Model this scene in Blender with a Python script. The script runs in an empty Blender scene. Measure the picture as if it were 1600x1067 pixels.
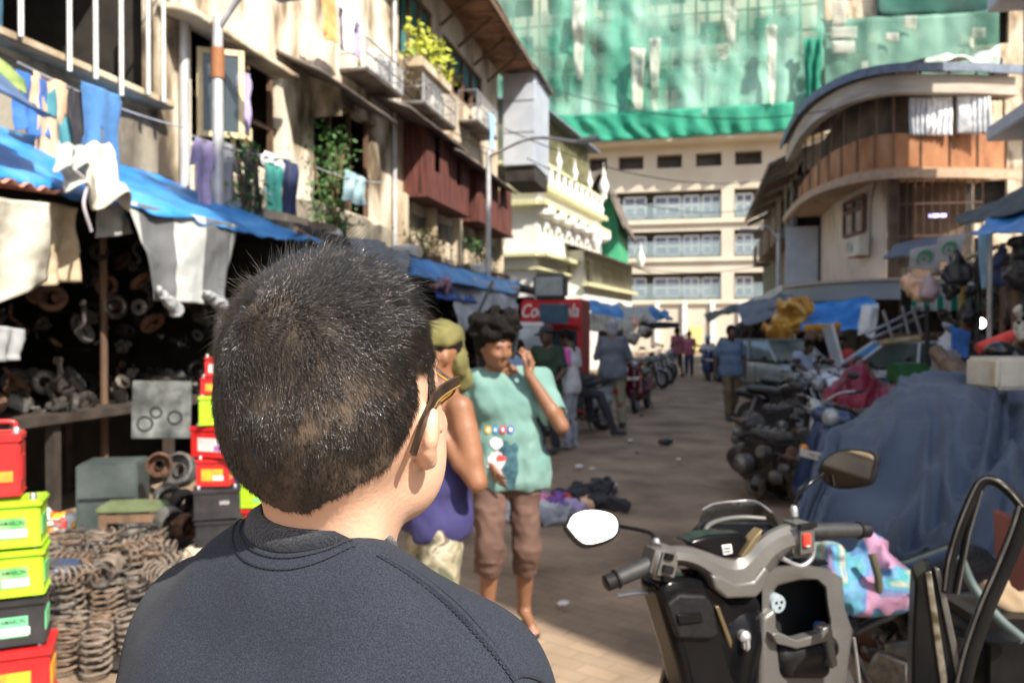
import bpy, bmesh, math, random
import numpy as np
from mathutils import Vector, Matrix, noise as mnoise
from mathutils.bvhtree import BVHTree
random.seed(7); RNG = np.random.default_rng(7)
S = bpy.context.scene; col = S.collection
V = Vector; PI = math.pi
# ---------------------------------------------------------------- camera
F_ = 1280.0; YAW = math.radians(12.8); CZ = 1.65; PITCH = math.atan(16.5/F_)
cd = bpy.data.cameras.new('camera'); cam = bpy.data.objects.new('camera', cd); col.objects.link(cam)
cd.sensor_width = 36; cd.lens = F_/1600*36; cd.clip_start = 0.05; cd.clip_end = 1500
cam.location = (0, 0, CZ); cam.rotation_euler = (PI/2-PITCH, 0, YAW)
cd.dof.use_dof = True; cd.dof.focus_distance = 0.62; cd.dof.aperture_fstop = 10.0
S.camera = cam
# ---------------------------------------------------------------- light
EL = math.radians(45); SD = V((0.79*math.cos(EL), -0.613*math.cos(EL), math.sin(EL))).normalized()
w = bpy.data.worlds.new('World'); S.world = w; w.use_nodes = True
nt = w.node_tree; bg = nt.nodes['Background']; sk = nt.nodes.new('ShaderNodeTexSky')
sk.sky_type = 'NISHITA'; sk.sun_disc = False; sk.sun_elevation = EL; sk.sun_rotation = math.atan2(SD.x, SD.y)
sk.dust_density = 2.0; nt.links.new(sk.outputs[0], bg.inputs[0]); bg.inputs[1].default_value = 0.14
sl = bpy.data.lights.new('sun', 'SUN'); sl.energy = 5.0; sl.angle = math.radians(0.5); sl.color = (1, .93, .82)
so = bpy.data.objects.new('sun', sl); so.rotation_euler = SD.to_track_quat('Z', 'Y').to_euler(); col.objects.link(so)
S.view_settings.view_transform = 'Standard'; S.view_settings.look = 'None'; S.view_settings.exposure = 0.82; S.view_settings.gamma = 1
S.render.engine = 'CYCLES'; S.cycles.max_bounces = 8; S.cycles.transparent_max_bounces = 16
S.cycles.use_denoising = True
# ---------------------------------------------------------------- pixel -> place helpers (photo pixels, 1600 wide)
CR = Matrix.Rotation(YAW, 3, 'Z') @ Matrix.Rotation(-PITCH, 3, 'X'); CP = V((0, 0, CZ))
def ray(px, py): return CR @ V(((px-800)/F_, 1, -(py-533.5)/F_))
def at(px, py, d): return CP + ray(px, py)*d
def onz(px, py, z=0.0):
    r = ray(px, py); return CP + r*((z-CZ)/r.z)
def onX(px, py, X):
    r = ray(px, py); return CP + r*(X/r.x)
def onY(px, py, Y):
    r = ray(px, py); return CP + r*(Y/r.y)
def onP(px, py, p, n):
    r = ray(px, py); return CP + r*((p-CP).dot(n)/r.dot(n))
def pix(p):
    q = CR.transposed() @ (V(p)-CP); return 800+F_*q.x/q.y, 533.5-F_*q.z/q.y, q.y
# ---------------------------------------------------------------- object bookkeeping
def tag(o, label=None, cat=None, group=None, kind=None):
    if label: o['label'] = label
    if cat: o['category'] = cat
    if group: o['group'] = group
    if kind: o['kind'] = kind
    return o
def thing(name, label, cat, loc=(0, 0, 0), rz=0, group=None, scale=1):
    o = bpy.data.objects.new(name, None); o.empty_display_size = .1; col.objects.link(o)
    o.location = loc; o.rotation_euler = (0, 0, rz); o.scale = (scale,)*3
    return tag(o, label, cat, group)
def kids(o): return [c for c in bpy.data.objects if c.parent == o]
def dup(o, loc=None, rot=None, label=None, group=None, parent=None, scale=None):
    c = o.copy(); col.objects.link(c)
    if parent is not None: c.parent = parent
    if loc is not None: c.location = loc
    if rot is not None: c.rotation_euler = rot
    if scale is not None: c.scale = (scale,)*3 if not hasattr(scale, '__len__') else scale
    if label: c['label'] = label
    if group: c['group'] = group
    for k in kids(o): dup(k, parent=c)
    return c
# ---------------------------------------------------------------- materials
MC = {}
def mat(name, c, rough=.7, metal=0., var=.18, scale=6., bump=0., bscale=30., c2=None, alpha=1., trans=0., emit=0., spec=.5, lo=.35, hi=.65, detail=5, coat=0., sheen=0., stretch=None, sub=0.):
    if name in MC: return MC[name]
    m = bpy.data.materials.new(name); m.use_nodes = True; MC[name] = m
    n = m.node_tree.nodes; L = m.node_tree.links; b = n['Principled BSDF']
    b.inputs['Roughness'].default_value = rough; b.inputs['Metallic'].default_value = metal
    b.inputs['Specular IOR Level'].default_value = spec; b.inputs['Coat Weight'].default_value = coat
    b.inputs['Sheen Weight'].default_value = sheen
    if trans: b.inputs['Transmission Weight'].default_value = trans
    if alpha < 1: b.inputs['Alpha'].default_value = alpha
    if sub: b.inputs['Subsurface Weight'].default_value = sub; b.inputs['Subsurface Radius'].default_value = (.012, .004, .002); b.inputs['Subsurface Scale'].default_value = 1
    tc = n.new('ShaderNodeTexCoord'); mp = n.new('ShaderNodeMapping'); L.new(tc.outputs['Object'], mp.inputs[0])
    if stretch: mp.inputs['Scale'].default_value = stretch
    nz = n.new('ShaderNodeTexNoise'); nz.inputs['Scale'].default_value = scale; nz.inputs['Detail'].default_value = detail
    L.new(mp.outputs[0], nz.inputs['Vector'])
    cr = n.new('ShaderNodeValToRGB'); L.new(nz.outputs['Fac'], cr.inputs[0])
    e = cr.color_ramp.elements; e[0].position = lo; e[1].position = hi
    cc = c2 if c2 else tuple(min(1, x*(1+var)) for x in c)
    c1 = c if c2 else tuple(x*(1-var) for x in c)
    e[0].color = (*c1, 1); e[1].color = (*cc, 1)
    L.new(cr.outputs[0], b.inputs['Base Color'])
    if emit: b.inputs['Emission Color'].default_value = (*c, 1); b.inputs['Emission Strength'].default_value = emit
    if bump:
        n2 = n.new('ShaderNodeTexNoise'); n2.inputs['Scale'].default_value = bscale; n2.inputs['Detail'].default_value = 6
        L.new(mp.outputs[0], n2.inputs['Vector'])
        bp = n.new('ShaderNodeBump'); bp.inputs['Strength'].default_value = bump; bp.inputs['Distance'].default_value = .02
        L.new(n2.outputs['Fac'], bp.inputs['Height']); L.new(bp.outputs[0], b.inputs['Normal'])
    return m
def ramp_mat(name, stops, rough=.8, tex='noise', scale=5., detail=6, bump=.2, stretch=None, sheen=0, interp='LINEAR', metal=0, dist=0.):
    m = mat(name, (1, 1, 1), rough, metal, sheen=sheen, bump=bump, stretch=stretch)
    n = m.node_tree.nodes; L = m.node_tree.links
    cr = [x for x in n if x.type == 'VALTORGB'][0]; nz = [x for x in n if x.type == 'TEX_NOISE'][0]
    nz.inputs['Scale'].default_value = scale; nz.inputs['Detail'].default_value = detail; nz.inputs['Distortion'].default_value = dist
    if tex == 'voronoi':
        vo = n.new('ShaderNodeTexVoronoi'); vo.inputs['Scale'].default_value = scale
        mp = [x for x in n if x.type == 'MAPPING'][0]; L.new(mp.outputs[0], vo.inputs['Vector']); L.new(vo.outputs['Color'], cr.inputs[0])
    r = cr.color_ramp; r.interpolation = interp
    while len(r.elements) > 1: r.elements.remove(r.elements[-1])
    r.elements[0].position = stops[0][0]; r.elements[0].color = (*stops[0][1], 1)
    for p, c in stops[1:]:
        q = r.elements.new(p); q.color = (*c, 1)
    return m
def srgb(r, g, b):
    f = lambda c: (c/255/12.92) if c/255 <= .04045 else ((c/255+.055)/1.055)**2.4
    return (f(r), f(g), f(b))
# ---------------------------------------------------------------- mesh helpers
def vn(P, s=1., seed=0):
    P = np.asarray(P, float)*s + seed*17.13; i = np.floor(P); f = P-i; u = f*f*(3-2*f); out = 0
    for a in (0, 1):
        for b in (0, 1):
            for c in (0, 1):
                q = i+np.array([a, b, c]); h = np.sin(q[..., 0]*127.1+q[..., 1]*311.7+q[..., 2]*74.7+seed*3.7)*43758.5453
                h = (h-np.floor(h))*2-1
                out = out + h*(u[..., 0] if a else 1-u[..., 0])*(u[..., 1] if b else 1-u[..., 1])*(u[..., 2] if c else 1-u[..., 2])
    return out
def fbm(P, s=1., seed=0, o=3): return sum(vn(P, s*2**k, seed+k)/2**k for k in range(o))
def npmesh(name, v, faces):
    me = bpy.data.meshes.new(name); v = np.asarray(v, np.float32); faces = np.asarray(faces, np.int32)
    me.vertices.add(len(v)); me.vertices.foreach_set('co', v.ravel())
    k = faces.shape[1]; me.loops.add(faces.size); me.loops.foreach_set('vertex_index', faces.ravel())
    me.polygons.add(len(faces)); me.polygons.foreach_set('loop_start', np.arange(len(faces), dtype=np.int32)*k)
    me.update(calc_edges=True); return me
def link(name, me, m, parent=None, smooth=None, loc=None, rot=None):
    o = bpy.data.objects.new(name, me); col.objects.link(o)
    if m is not None and not me.materials: me.materials.append(m)
    if smooth is not None:
        me.shade_smooth()
        if smooth < 180: me.set_sharp_from_angle(angle=math.radians(smooth))
    if parent is not None: o.parent = parent
    if loc is not None: o.location = loc
    if rot is not None: o.rotation_euler = rot
    return o
class MB:
    """collects shapes; build() links them as one mesh object"""
    def __init__(s): s.v = []; s.f = []
    def add(s, vs, fs):
        n = len(s.v); s.v += [tuple(p) for p in vs]; s.f += [tuple(i+n for i in f) for f in fs]; return s
    def box(s, c, d, M=None, rz=0):
        R = M if M is not None else Matrix.Rotation(rz, 3, 'Z'); c = V(c)
        vs = [c + R @ V((sx*d[0]/2, sy*d[1]/2, sz*d[2]/2)) for sx in (-1, 1) for sy in (-1, 1) for sz in (-1, 1)]
        return s.add(vs, [(0, 1, 3, 2), (4, 6, 7, 5), (0, 4, 5, 1), (2, 3, 7, 6), (0, 2, 6, 4), (1, 5, 7, 3)])
    def rbox(s, c, d, b=.01, M=None, rz=0, seg=2):
        bm = bmesh.new(); bmesh.ops.create_cube(bm, size=1)
        bmesh.ops.scale(bm, vec=d, verts=bm.verts); bmesh.ops.bevel(bm, geom=bm.edges[:], offset=b, segments=seg, affect='EDGES')
        R = M if M is not None else Matrix.Rotation(rz, 3, 'Z'); c = V(c)
        bm.verts.ensure_lookup_table(); s.add([c+R@v.co for v in bm.verts], [[v.index for v in f.verts] for f in bm.faces]); bm.free(); return s
    def tube(s, pts, r, n=8, cap=True, closed=False):
        pts = [V(p) for p in pts]; rs = r if hasattr(r, '__len__') else [r]*len(pts)
        base = len(s.v); N = len(pts); prev = None
        for i, p in enumerate(pts):
            if closed: t = pts[(i+1) % N]-pts[i-1]
            else: t = pts[min(i+1, N-1)]-pts[max(i-1, 0)]
            if t.length < 1e-9: t = V((0, 0, 1))
            t.normalize()
            if prev is None:
                u = t.orthogonal().normalized()
            else:
                u = (prev - t*prev.dot(t))
                u = u.normalized() if u.length > 1e-6 else t.orthogonal().normalized()
            prev = u; w_ = t.cross(u)
            for k in range(n):
                a = 2*PI*k/n; s.v.append(tuple(p+(u*math.cos(a)+w_*math.sin(a))*rs[i]))
        for i in range(N if closed else N-1):
            for k in range(n):
                a = base+i*n+k; b = base+i*n+(k+1) % n; j = (i+1) % N
                s.f.append((a, b, base+j*n+(k+1) % n, base+j*n+k))
        if cap and not closed:
            s.f.append(tuple(base+k for k in reversed(range(n)))); s.f.append(tuple(base+(N-1)*n+k for k in range(n)))
        return s
    def lathe(s, prof, o=(0, 0, 0), axis=(0, 0, 1), n=24, closed=False):
        o = V(o); ax = V(axis).normalized(); u = ax.orthogonal().normalized(); w_ = ax.cross(u); base = len(s.v); N = len(prof)
        for r, h in prof:
            for k in range(n):
                a = 2*PI*k/n; s.v.append(tuple(o+ax*h+(u*math.cos(a)+w_*math.sin(a))*max(r, 1e-4)))
        for i in range(N if closed else N-1):
            j = (i+1) % N
            for k in range(n): s.f.append((base+i*n+k, base+i*n+(k+1) % n, base+j*n+(k+1) % n, base+j*n+k))
        if not closed:
            if prof[0][0] > 1e-3: s.f.append(tuple(base+k for k in reversed(range(n))))
            if prof[-1][0] > 1e-3: s.f.append(tuple(base+(N-1)*n+k for k in range(n)))
        return s
    def torus(s, c, R, r, axis=(0, 0, 1), n=24, m=8):
        return s.lathe([(R+r*math.cos(2*PI*k/m), r*math.sin(2*PI*k/m)) for k in range(m)], c, axis, n, closed=True)
    def ball(s, c, r, n=12, sc=(1, 1, 1), M=None):
        c = V(c); base = len(s.v); m = max(4, n//2)
        for i in range(m+1):
            ph = PI*i/m
            for k in range(n):
                a = 2*PI*k/n; q = V((math.sin(ph)*math.cos(a)*sc[0], math.sin(ph)*math.sin(a)*sc[1], math.cos(ph)*sc[2]))*r
                s.v.append(tuple(c+(M@q if M is not None else q)))
        for i in range(m):
            for k in range(n): s.f.append((base+i*n+k, base+(i+1)*n+k, base+(i+1)*n+(k+1) % n, base+i*n+(k+1) % n))
        return s
    def prism(s, pts, off):
        """polygon (3d points) extruded by vector off"""
        n = len(pts); off = V(off); P = [V(p) for p in pts]
        s.add([*P, *[p+off for p in P]], [tuple(range(n)), tuple(reversed(range(n, 2*n)))]+[(i, i+n, (i+1) % n+n, (i+1) % n) for i in range(n)]); return s
    def grid(s, P):
        nu = len(P); nv = len(P[0]); base = len(s.v)
        for r in P: s.v += [tuple(p) for p in r]
        for i in range(nu-1):
            for j in range(nv-1): s.f.append((base+i*nv+j, base+(i+1)*nv+j, base+(i+1)*nv+j+1, base+i*nv+j+1))
        return s
    def build(s, name, m, parent=None, smooth=35, loc=None, rot=None, bevel=0, fix=True, solid=0, subsurf=0):
        me = bpy.data.meshes.new(name); me.from_pydata(s.v, [], s.f); me.update()
        if fix:
            bm = bmesh.new(); bm.from_mesh(me); bmesh.ops.recalc_face_normals(bm, faces=bm.faces); bm.to_mesh(me); bm.free()
        o = link(name, me, m, parent, smooth, loc, rot)
        if solid: q = o.modifiers.new('solid', 'SOLIDIFY'); q.thickness = solid; q.offset = 0
        if bevel: q = o.modifiers.new('bevel', 'BEVEL'); q.width = bevel; q.segments = 2; q.limit_method = 'ANGLE'; q.angle_limit = math.radians(35)
        if subsurf: q = o.modifiers.new('sub', 'SUBSURF'); q.levels = q.render_levels = subsurf
        return o
def bez(pts, n=8):
    """Catmull-Rom through points"""
    P = [V(p) for p in pts]; P = [P[0]*2-P[1]]+P+[P[-1]*2-P[-2]]; out = []
    for i in range(1, len(P)-2):
        for k in range(n):
            t = k/n; a, b, c, d = P[i-1:i+3]
            out.append(.5*((2*b)+(c-a)*t+(2*a-5*b+4*c-d)*t*t+(3*b-a-3*c+d)*t**3))
    out.append(P[-2]); return out
def sheet(name, A, B, C, D, m, parent=None, nu=30, nv=20, sag=0., amp=.03, s=2.5, folds=0, famp=.03, seed=0, thick=.005, ragged=0., edge=0.):
    """cloth between corners A(0,0) B(1,0) C(1,1) D(0,1); sag downward, noise along the normal, vertical folds"""
    A, B, C, D = [np.array(x, float) for x in (A, B, C, D)]
    u = np.linspace(0, 1, nu)[:, None, None]; v = np.linspace(0, 1, nv)[None, :, None]
    if ragged: v = v*(1+ragged*fbm(np.concatenate([u*6+0*v, 0*u+0*v, 0*u+0*v], 2), 1, seed)[..., None]*(v > .5)*(v-.5)*2)
    P = A*(1-u)*(1-v)+B*u*(1-v)+C*u*v+D*(1-u)*v
    N = np.cross(B-A, D-A); N = N/np.linalg.norm(N)
    d = amp*fbm(P, s, seed, 4)+(famp*np.sin(u[..., 0]*folds*2*PI+2*vn(P, 1.3, seed+5)+v[..., 0]*1.2)*(.35+.65*v[..., 0]) if folds else 0)
    P = P+N*d[..., None]; P[..., 2] -= sag*(4*u*(1-u)*4*v*(1-v))[..., 0]
    P[..., 2] -= edge*np.abs(fbm(P, 3, seed+9))*(np.minimum(v, 1-v) < .02)[..., 0]
    idx = np.arange(nu*nv).reshape(nu, nv)
    f = np.stack([idx[:-1, :-1], idx[1:, :-1], idx[1:, 1:], idx[:-1, 1:]], -1).reshape(-1, 4)
    o = link(name, npmesh(name, P.reshape(-1, 3), f), m, parent, 180)
    q = o.modifiers.new('solid', 'SOLIDIFY'); q.thickness = thick
    return o
def garment(kind, p, right, down, wd, ht, m, name='shirt', parent=None, seed=0, n=26, amp=.03):
    """hanging clothes: a cut cloth with folds; p = middle of the top edge"""
    p = V(p); right = V(right).normalized(); down = V(down).normalized(); nn = right.cross(down).normalized()
    def inside(u, v):
        a = abs(u)
        if kind == 'shirt': return (a < .58+.05*v and not (a < .16 and v < .07)) or (v < .40 and a < 1-.0*v and v > (a-.5)*.35 and v < .22+(a)*.25)
        if kind == 'trousers': return a < .8+.15*v and not (v > .42 and a < .06+.14*(v-.42))
        if kind == 'shorts': return a < .85 and not (v > .55 and a < .08)
        return True
    mb = MB(); nu = n; nv = int(n*max(1, ht/wd)); ids = {}
    for i in range(nu):
        for j in range(nv):
            u0, v0 = (i+.5)/nu*2-1, (j+.5)/nv
            if not inside(u0, v0): continue
            q = []
            for di, dj in ((0, 0), (1, 0), (1, 1), (0, 1)):
                k = (i+di, j+dj)
                if k not in ids:
                    u = k[0]/nu*2-1; v = k[1]/nv
                    z = amp*(math.sin(u*7+seed+v*2)*(.3+v)+1.2*mnoise.noise(V((u*2+seed*3, v*2.5, seed))))
                    pinch = 1-.12*math.sin(v*PI)*(kind != 'cloth')
                    w_ = p+right*(u*wd/2*pinch+.02*mnoise.noise(V((v*4, seed, 0))))+down*(v*ht*(1+.04*math.sin(u*5+seed)))+nn*z
                    ids[k] = len(mb.v); mb.v.append(tuple(w_))
                q.append(ids[k])
            mb.f.append(tuple(q))
    return mb.build(name, m, parent, 180, solid=.004)
def text_mesh(s, size, m, parent=None, M=None, name='lettering', extrude=.001, shear=0., bold=0., sx=1.):
    c = bpy.data.curves.new('t', 'FONT'); c.body = s; c.size = size; c.extrude = extrude; c.shear = shear; c.align_x = 'CENTER'; c.align_y = 'CENTER'; c.offset = bold
    o = bpy.data.objects.new('t', c); me = bpy.data.meshes.new_from_object(o); bpy.data.objects.remove(o)
    me.name = name; me.materials.clear()
    me.transform(Matrix.Diagonal((sx, 1, 1, 1)))
    if M is not None: me.transform(M)
    return link(name, me, m, parent)
def frame(o, x, z):
    """4x4 matrix: text plane with x to the right and z up (text's y = z)"""
    x = V(x).normalized(); z = V(z).normalized(); n = x.cross(z); M = Matrix((x, z, n)).transposed().to_4x4(); M.translation = V(o); return M
# ---------------------------------------------------------------- signed-distance bodies -> one continuous surface
class SDF:
    def __init__(s, lo, hi, h):
        s.lo = np.array(lo, float); s.h = h; n = np.ceil((np.array(hi)-s.lo)/h).astype(int)+1
        s.n = n; s.F = np.full(n, 1.0); s.ax = [s.lo[i]+h*np.arange(n[i]) for i in range(3)]
    def _slc(s, lo, hi, m):
        a = np.clip(np.floor((np.array(lo)-m-s.lo)/s.h).astype(int), 0, s.n); b = np.clip(np.ceil((np.array(hi)+m-s.lo)/s.h).astype(int)+1, 0, s.n)
        if (b <= a).any(): return None
        return tuple(slice(a[i], b[i]) for i in range(3))
    def _op(s, sl, d, k, cut):
        f = s.F[sl]
        if cut:
            d = -d
            if k > 0: h = np.clip(.5-.5*(f-d)/k, 0, 1); s.F[sl] = f*(1-h)+d*h+k*h*(1-h)
            else: s.F[sl] = np.maximum(f, d)
        else:
            if k > 0: h = np.clip(.5+.5*(f-d)/k, 0, 1); s.F[sl] = f*(1-h)+d*h-k*h*(1-h)
            else: s.F[sl] = np.minimum(f, d)
    def cone(s, a, b, r1, r2=None, k=.02, cut=False, sq=None):
        r2 = r1 if r2 is None else r2; a = np.array(a, float); b = np.array(b, float); R = max(r1, r2)
        sl = s._slc(np.minimum(a, b)-R, np.maximum(a, b)+R, k+s.h*3)
        if sl is None: return s
        X, Y, Z = np.meshgrid(*[s.ax[i][sl[i]] for i in range(3)], indexing='ij'); P = np.stack([X, Y, Z], -1)
        q = P-a; ba = b-a; mul = 1.
        if sq: q = q/np.array(sq); ba = ba/np.array(sq); mul = min(sq)
        t = np.clip((q@ba)/max(ba@ba, 1e-12), 0, 1); d = np.linalg.norm(q-t[..., None]*ba, axis=-1)-(r1+(r2-r1)*t)
        s._op(sl, d*mul, k, cut); return s
    def ell(s, c, r, M=None, k=.02, cut=False):
        c = np.array(c, float); r = np.array(r, float); R = r.max()
        sl = s._slc(c-R, c+R, k+s.h*3)
        if sl is None: return s
        X, Y, Z = np.meshgrid(*[s.ax[i][sl[i]] for i in range(3)], indexing='ij'); q = np.stack([X, Y, Z], -1)-c
        if M is not None: q = q@np.array(M)
        k0 = np.linalg.norm(q/r, axis=-1); k1 = np.linalg.norm(q/(r*r), axis=-1)+1e-9
        s._op(sl, k0*(k0-1)/k1, k, cut); return s
    def plane(s, p, n, lo=None, hi=None):
        """cut away the side the normal points to (optionally only inside a box)"""
        p = np.array(p, float); n = np.array(n, float); n = n/np.linalg.norm(n)
        sl = s._slc(lo if lo is not None else s.lo, hi if hi is not None else s.lo+s.h*s.n, 0)
        if sl is None: return s
        X, Y, Z = np.meshgrid(*[s.ax[i][sl[i]] for i in range(3)], indexing='ij'); d = (X-p[0])*n[0]+(Y-p[1])*n[1]+(Z-p[2])*n[2]
        s.F[sl] = np.maximum(s.F[sl], d); return s
    def wrinkle(s, amp, sc, seed=0, zs=1.):
        I = np.argwhere(np.abs(s.F) < .022); Q = I*s.h+s.lo; Q[:, 2] *= zs; s.F[tuple(I.T)] += amp*fbm(Q, sc, seed, 3); return s
    def crease(s, amp, sc, seed=0, ax=(1, 1, 1)):
        I = np.argwhere(np.abs(s.F) < .03+amp); Q = (I*s.h+s.lo)*np.array(ax); n = fbm(Q, sc, seed, 2); s.F[tuple(I.T)] += amp*(np.minimum(np.abs(n)*2.2, 1)-.5); return s
    def net(s):
        F = s.F; F[0] = F[-1] = 1; F[:, 0] = F[:, -1] = 1; F[:, :, 0] = F[:, :, -1] = 1
        n = s.n; ins = F < 0; cn = [(i, j, k) for i in (0, 1) for j in (0, 1) for k in (0, 1)]
        cnt = sum(ins[i:n[0]-1+i, j:n[1]-1+j, k:n[2]-1+k].astype(np.int8) for i, j, k in cn)
        act = (cnt > 0) & (cnt < 8); idx = np.full(act.shape, -1); I = np.argwhere(act); idx[act] = np.arange(len(I))
        acc = np.zeros((len(I), 3)); num = np.zeros(len(I)); f = {c: F[I[:, 0]+c[0], I[:, 1]+c[1], I[:, 2]+c[2]] for c in cn}
        for c in cn:
            for ax in range(3):
                if c[ax]: continue
                e = list(c); e[ax] = 1; e = tuple(e); fa, fb = f[c], f[e]; x = (fa < 0) != (fb < 0)
                t = np.where(x, fa/np.where(x, fa-fb, 1), 0); p = np.tile(np.array(c, float), (len(I), 1)); p[:, ax] = t
                acc += p*x[:, None]; num += x
        v = (I+acc/num[:, None])*s.h+s.lo; faces = []
        for ax in range(3):
            a = [slice(None)]*3; b = [slice(None)]*3; a[ax] = slice(0, -1); b[ax] = slice(1, None)
            A, B = ins[tuple(a)], ins[tuple(b)]; E = np.argwhere(A != B); sg = A[tuple(E.T)]
            o1, o2 = [(1, 2), (2, 0), (0, 1)][ax]; e1 = np.zeros(3, int); e1[o1] = 1; e2 = np.zeros(3, int); e2[o2] = 1
            ok = (E[:, o1] > 0) & (E[:, o2] > 0); E = E[ok]; sg = sg[ok]
            q = np.stack([idx[tuple((E-e1-e2).T)], idx[tuple((E-e2).T)], idx[tuple(E.T)], idx[tuple((E-e1).T)]], 1)
            q[~sg] = q[~sg][:, ::-1]; faces.append(q)
        return v, np.concatenate(faces)
    def build(s, name, m, parent=None, relax=1):
        v, f = s.net()
        for _ in range(relax):
            acc = np.zeros_like(v); c = np.zeros(len(v))
            for k in range(4):
                w_ = v[f[:, (k+1) % 4]]+v[f[:, k-1]]; c += 2*np.bincount(f[:, k], minlength=len(v))
                for q in range(3): acc[:, q] += np.bincount(f[:, k], w_[:, q], minlength=len(v))
            v = v*.5+.5*acc/np.maximum(c, 1)[:, None]
        return link(name, npmesh(name, v, f), m, parent, 180)
# ================================================================ SETTING
def zup(): return V((0, 0, 1))
m_ground = ramp_mat('paving', [(.25, (.12, .085, .056)), (.42, (.235, .172, .115)), (.58, (.33, .244, .166)), (.8, (.43, .325, .225))], .88, scale=1.3, bump=.0, detail=9)
def _pave(m):
    n = m.node_tree.nodes; L = m.node_tree.links; b = n['Principled BSDF']; cr = [x for x in n if x.type == 'VALTORGB'][0]
    tc = [x for x in n if x.type == 'TEX_COORD'][0]
    mp = n.new('ShaderNodeMapping'); mp.inputs['Rotation'].default_value = (0, 0, .5); L.new(tc.outputs['Object'], mp.inputs[0])
    br = n.new('ShaderNodeTexBrick'); br.inputs['Scale'].default_value = 1; br.inputs['Brick Width'].default_value = .22; br.inputs['Row Height'].default_value = .11
    br.inputs['Mortar Size'].default_value = .007; br.inputs['Mortar Smooth'].default_value = .4
    br.inputs['Color1'].default_value = (.84, .84, .84, 1); br.inputs['Color2'].default_value = (1.1, 1.05, 1, 1); br.inputs['Mortar'].default_value = (.66, .63, .6, 1)
    L.new(mp.outputs[0], br.inputs['Vector'])
    mx = n.new('ShaderNodeMix'); mx.data_type = 'RGBA'; mx.blend_type = 'MULTIPLY'; mx.inputs[0].default_value = .55
    L.new(cr.outputs[0], mx.inputs[6]); L.new(br.outputs['Color'], mx.inputs[7]); L.new(mx.outputs[2], b.inputs['Base Color'])
    n2 = n.new('ShaderNodeTexNoise'); n2.inputs['Scale'].default_value = 60; n2.inputs['Detail'].default_value = 6; L.new(tc.outputs['Object'], n2.inputs['Vector'])
    ad = n.new('ShaderNodeMath'); ad.operation = 'MULTIPLY_ADD'; ad.inputs[1].default_value = .25; L.new(n2.outputs['Fac'], ad.inputs[0]); L.new(br.outputs['Fac'], ad.inputs[2])
    mu = n.new('ShaderNodeMath'); mu.operation = 'MULTIPLY'; mu.inputs[1].default_value = -1; L.new(ad.outputs[0], mu.inputs[0])
    bp = n.new('ShaderNodeBump'); bp.inputs['Strength'].default_value = .4; bp.inputs['Distance'].default_value = .01
    L.new(mu.outputs[0], bp.inputs['Height']); L.new(bp.outputs[0], b.inputs['Normal'])
_pave(m_ground)
g = MB(); NG = 60
xs = [-200, -60, -20, -9]+[-8+.4*i for i in range(40)]+[9, 20, 60, 200]; ys = [-100, -30, -10]+[-3+.5*i for i in range(120)]+[70, 100, 400]
g.grid([[(x, y, .035*mnoise.noise(V((x*.45, y*.45, 0))) - (.02 if abs(x) < 8 else .05)) for y in ys] for x in xs])
tag(g.build('ground', m_ground, smooth=180), kind='structure')

m_plaster = ramp_mat('old_plaster', [(.32, (.07, .052, .036)), (.40, (.26, .20, .13)), (.47, (.56, .48, .36)), (.54, (.74, .68, .55)), (.75, (.80, .76, .66))], .9, scale=1.5, detail=9, bump=.5, stretch=(1, 1, .45), dist=.3)
m_plaster2 = ramp_mat('dirty_plaster', [(.3, (.06, .05, .04)), (.45, (.18, .155, .12)), (.6, (.34, .30, .23)), (.8, (.46, .42, .33))], .95, scale=2.2, detail=9, bump=.5, stretch=(1, 1, .5))
m_plasterB = ramp_mat('tan_plaster', [(.28, (.16, .11, .07)), (.42, (.42, .33, .22)), (.55, (.62, .52, .38)), (.75, (.66, .58, .45))], .9, scale=1.5, detail=9, bump=.5, stretch=(1, 1, .4))
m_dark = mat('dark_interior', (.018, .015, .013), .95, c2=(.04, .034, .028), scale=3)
m_wood = mat('weathered_wood', (.09, .05, .03), .8, c2=(.2, .12, .07), scale=9, stretch=(1, 1, .15), bump=.3)
m_redwood = ramp_mat('red_painted_board', [(.3, (.035, .016, .013)), (.5, (.12, .035, .026)), (.75, (.20, .065, .045))], .8, scale=5, stretch=(3, 3, .3))
m_rust = ramp_mat('rusty_sheet', [(.3, (.10, .045, .02)), (.45, (.30, .12, .045)), (.6, (.40, .18, .075)), (.8, (.46, .30, .18))], .75, scale=1.6, detail=8, stretch=(1, 1, .5))
m_corr = ramp_mat('old_iron_sheet', [(.3, (.07, .055, .045)), (.5, (.17, .14, .12)), (.75, (.30, .26, .22))], .7, scale=2.5, metal=.3)
m_white = mat('white_paint', (.62, .60, .55), .6, c2=(.78, .77, .73), scale=4)
m_metal = mat('grey_metal', (.33, .33, .34), .42, .7, c2=(.5, .5, .52), scale=10)
m_pipe = mat('grey_pipe', (.42, .42, .44), .5, .2, c2=(.6, .6, .6), scale=4)
m_black = mat('black_plastic', (.012, .012, .014), .42, c2=(.03, .03, .034), scale=12)
m_rubber = mat('tyre_rubber', (.018, .018, .018), .85, c2=(.04, .038, .035), scale=15, bump=.3)
m_glassd = mat('dark_glass', (.03, .045, .05), .08, c2=(.07, .09, .1), scale=1)
m_teal = mat('teal_board', (.04, .25, .2), .7, c2=(.08, .4, .33), scale=3)
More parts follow.
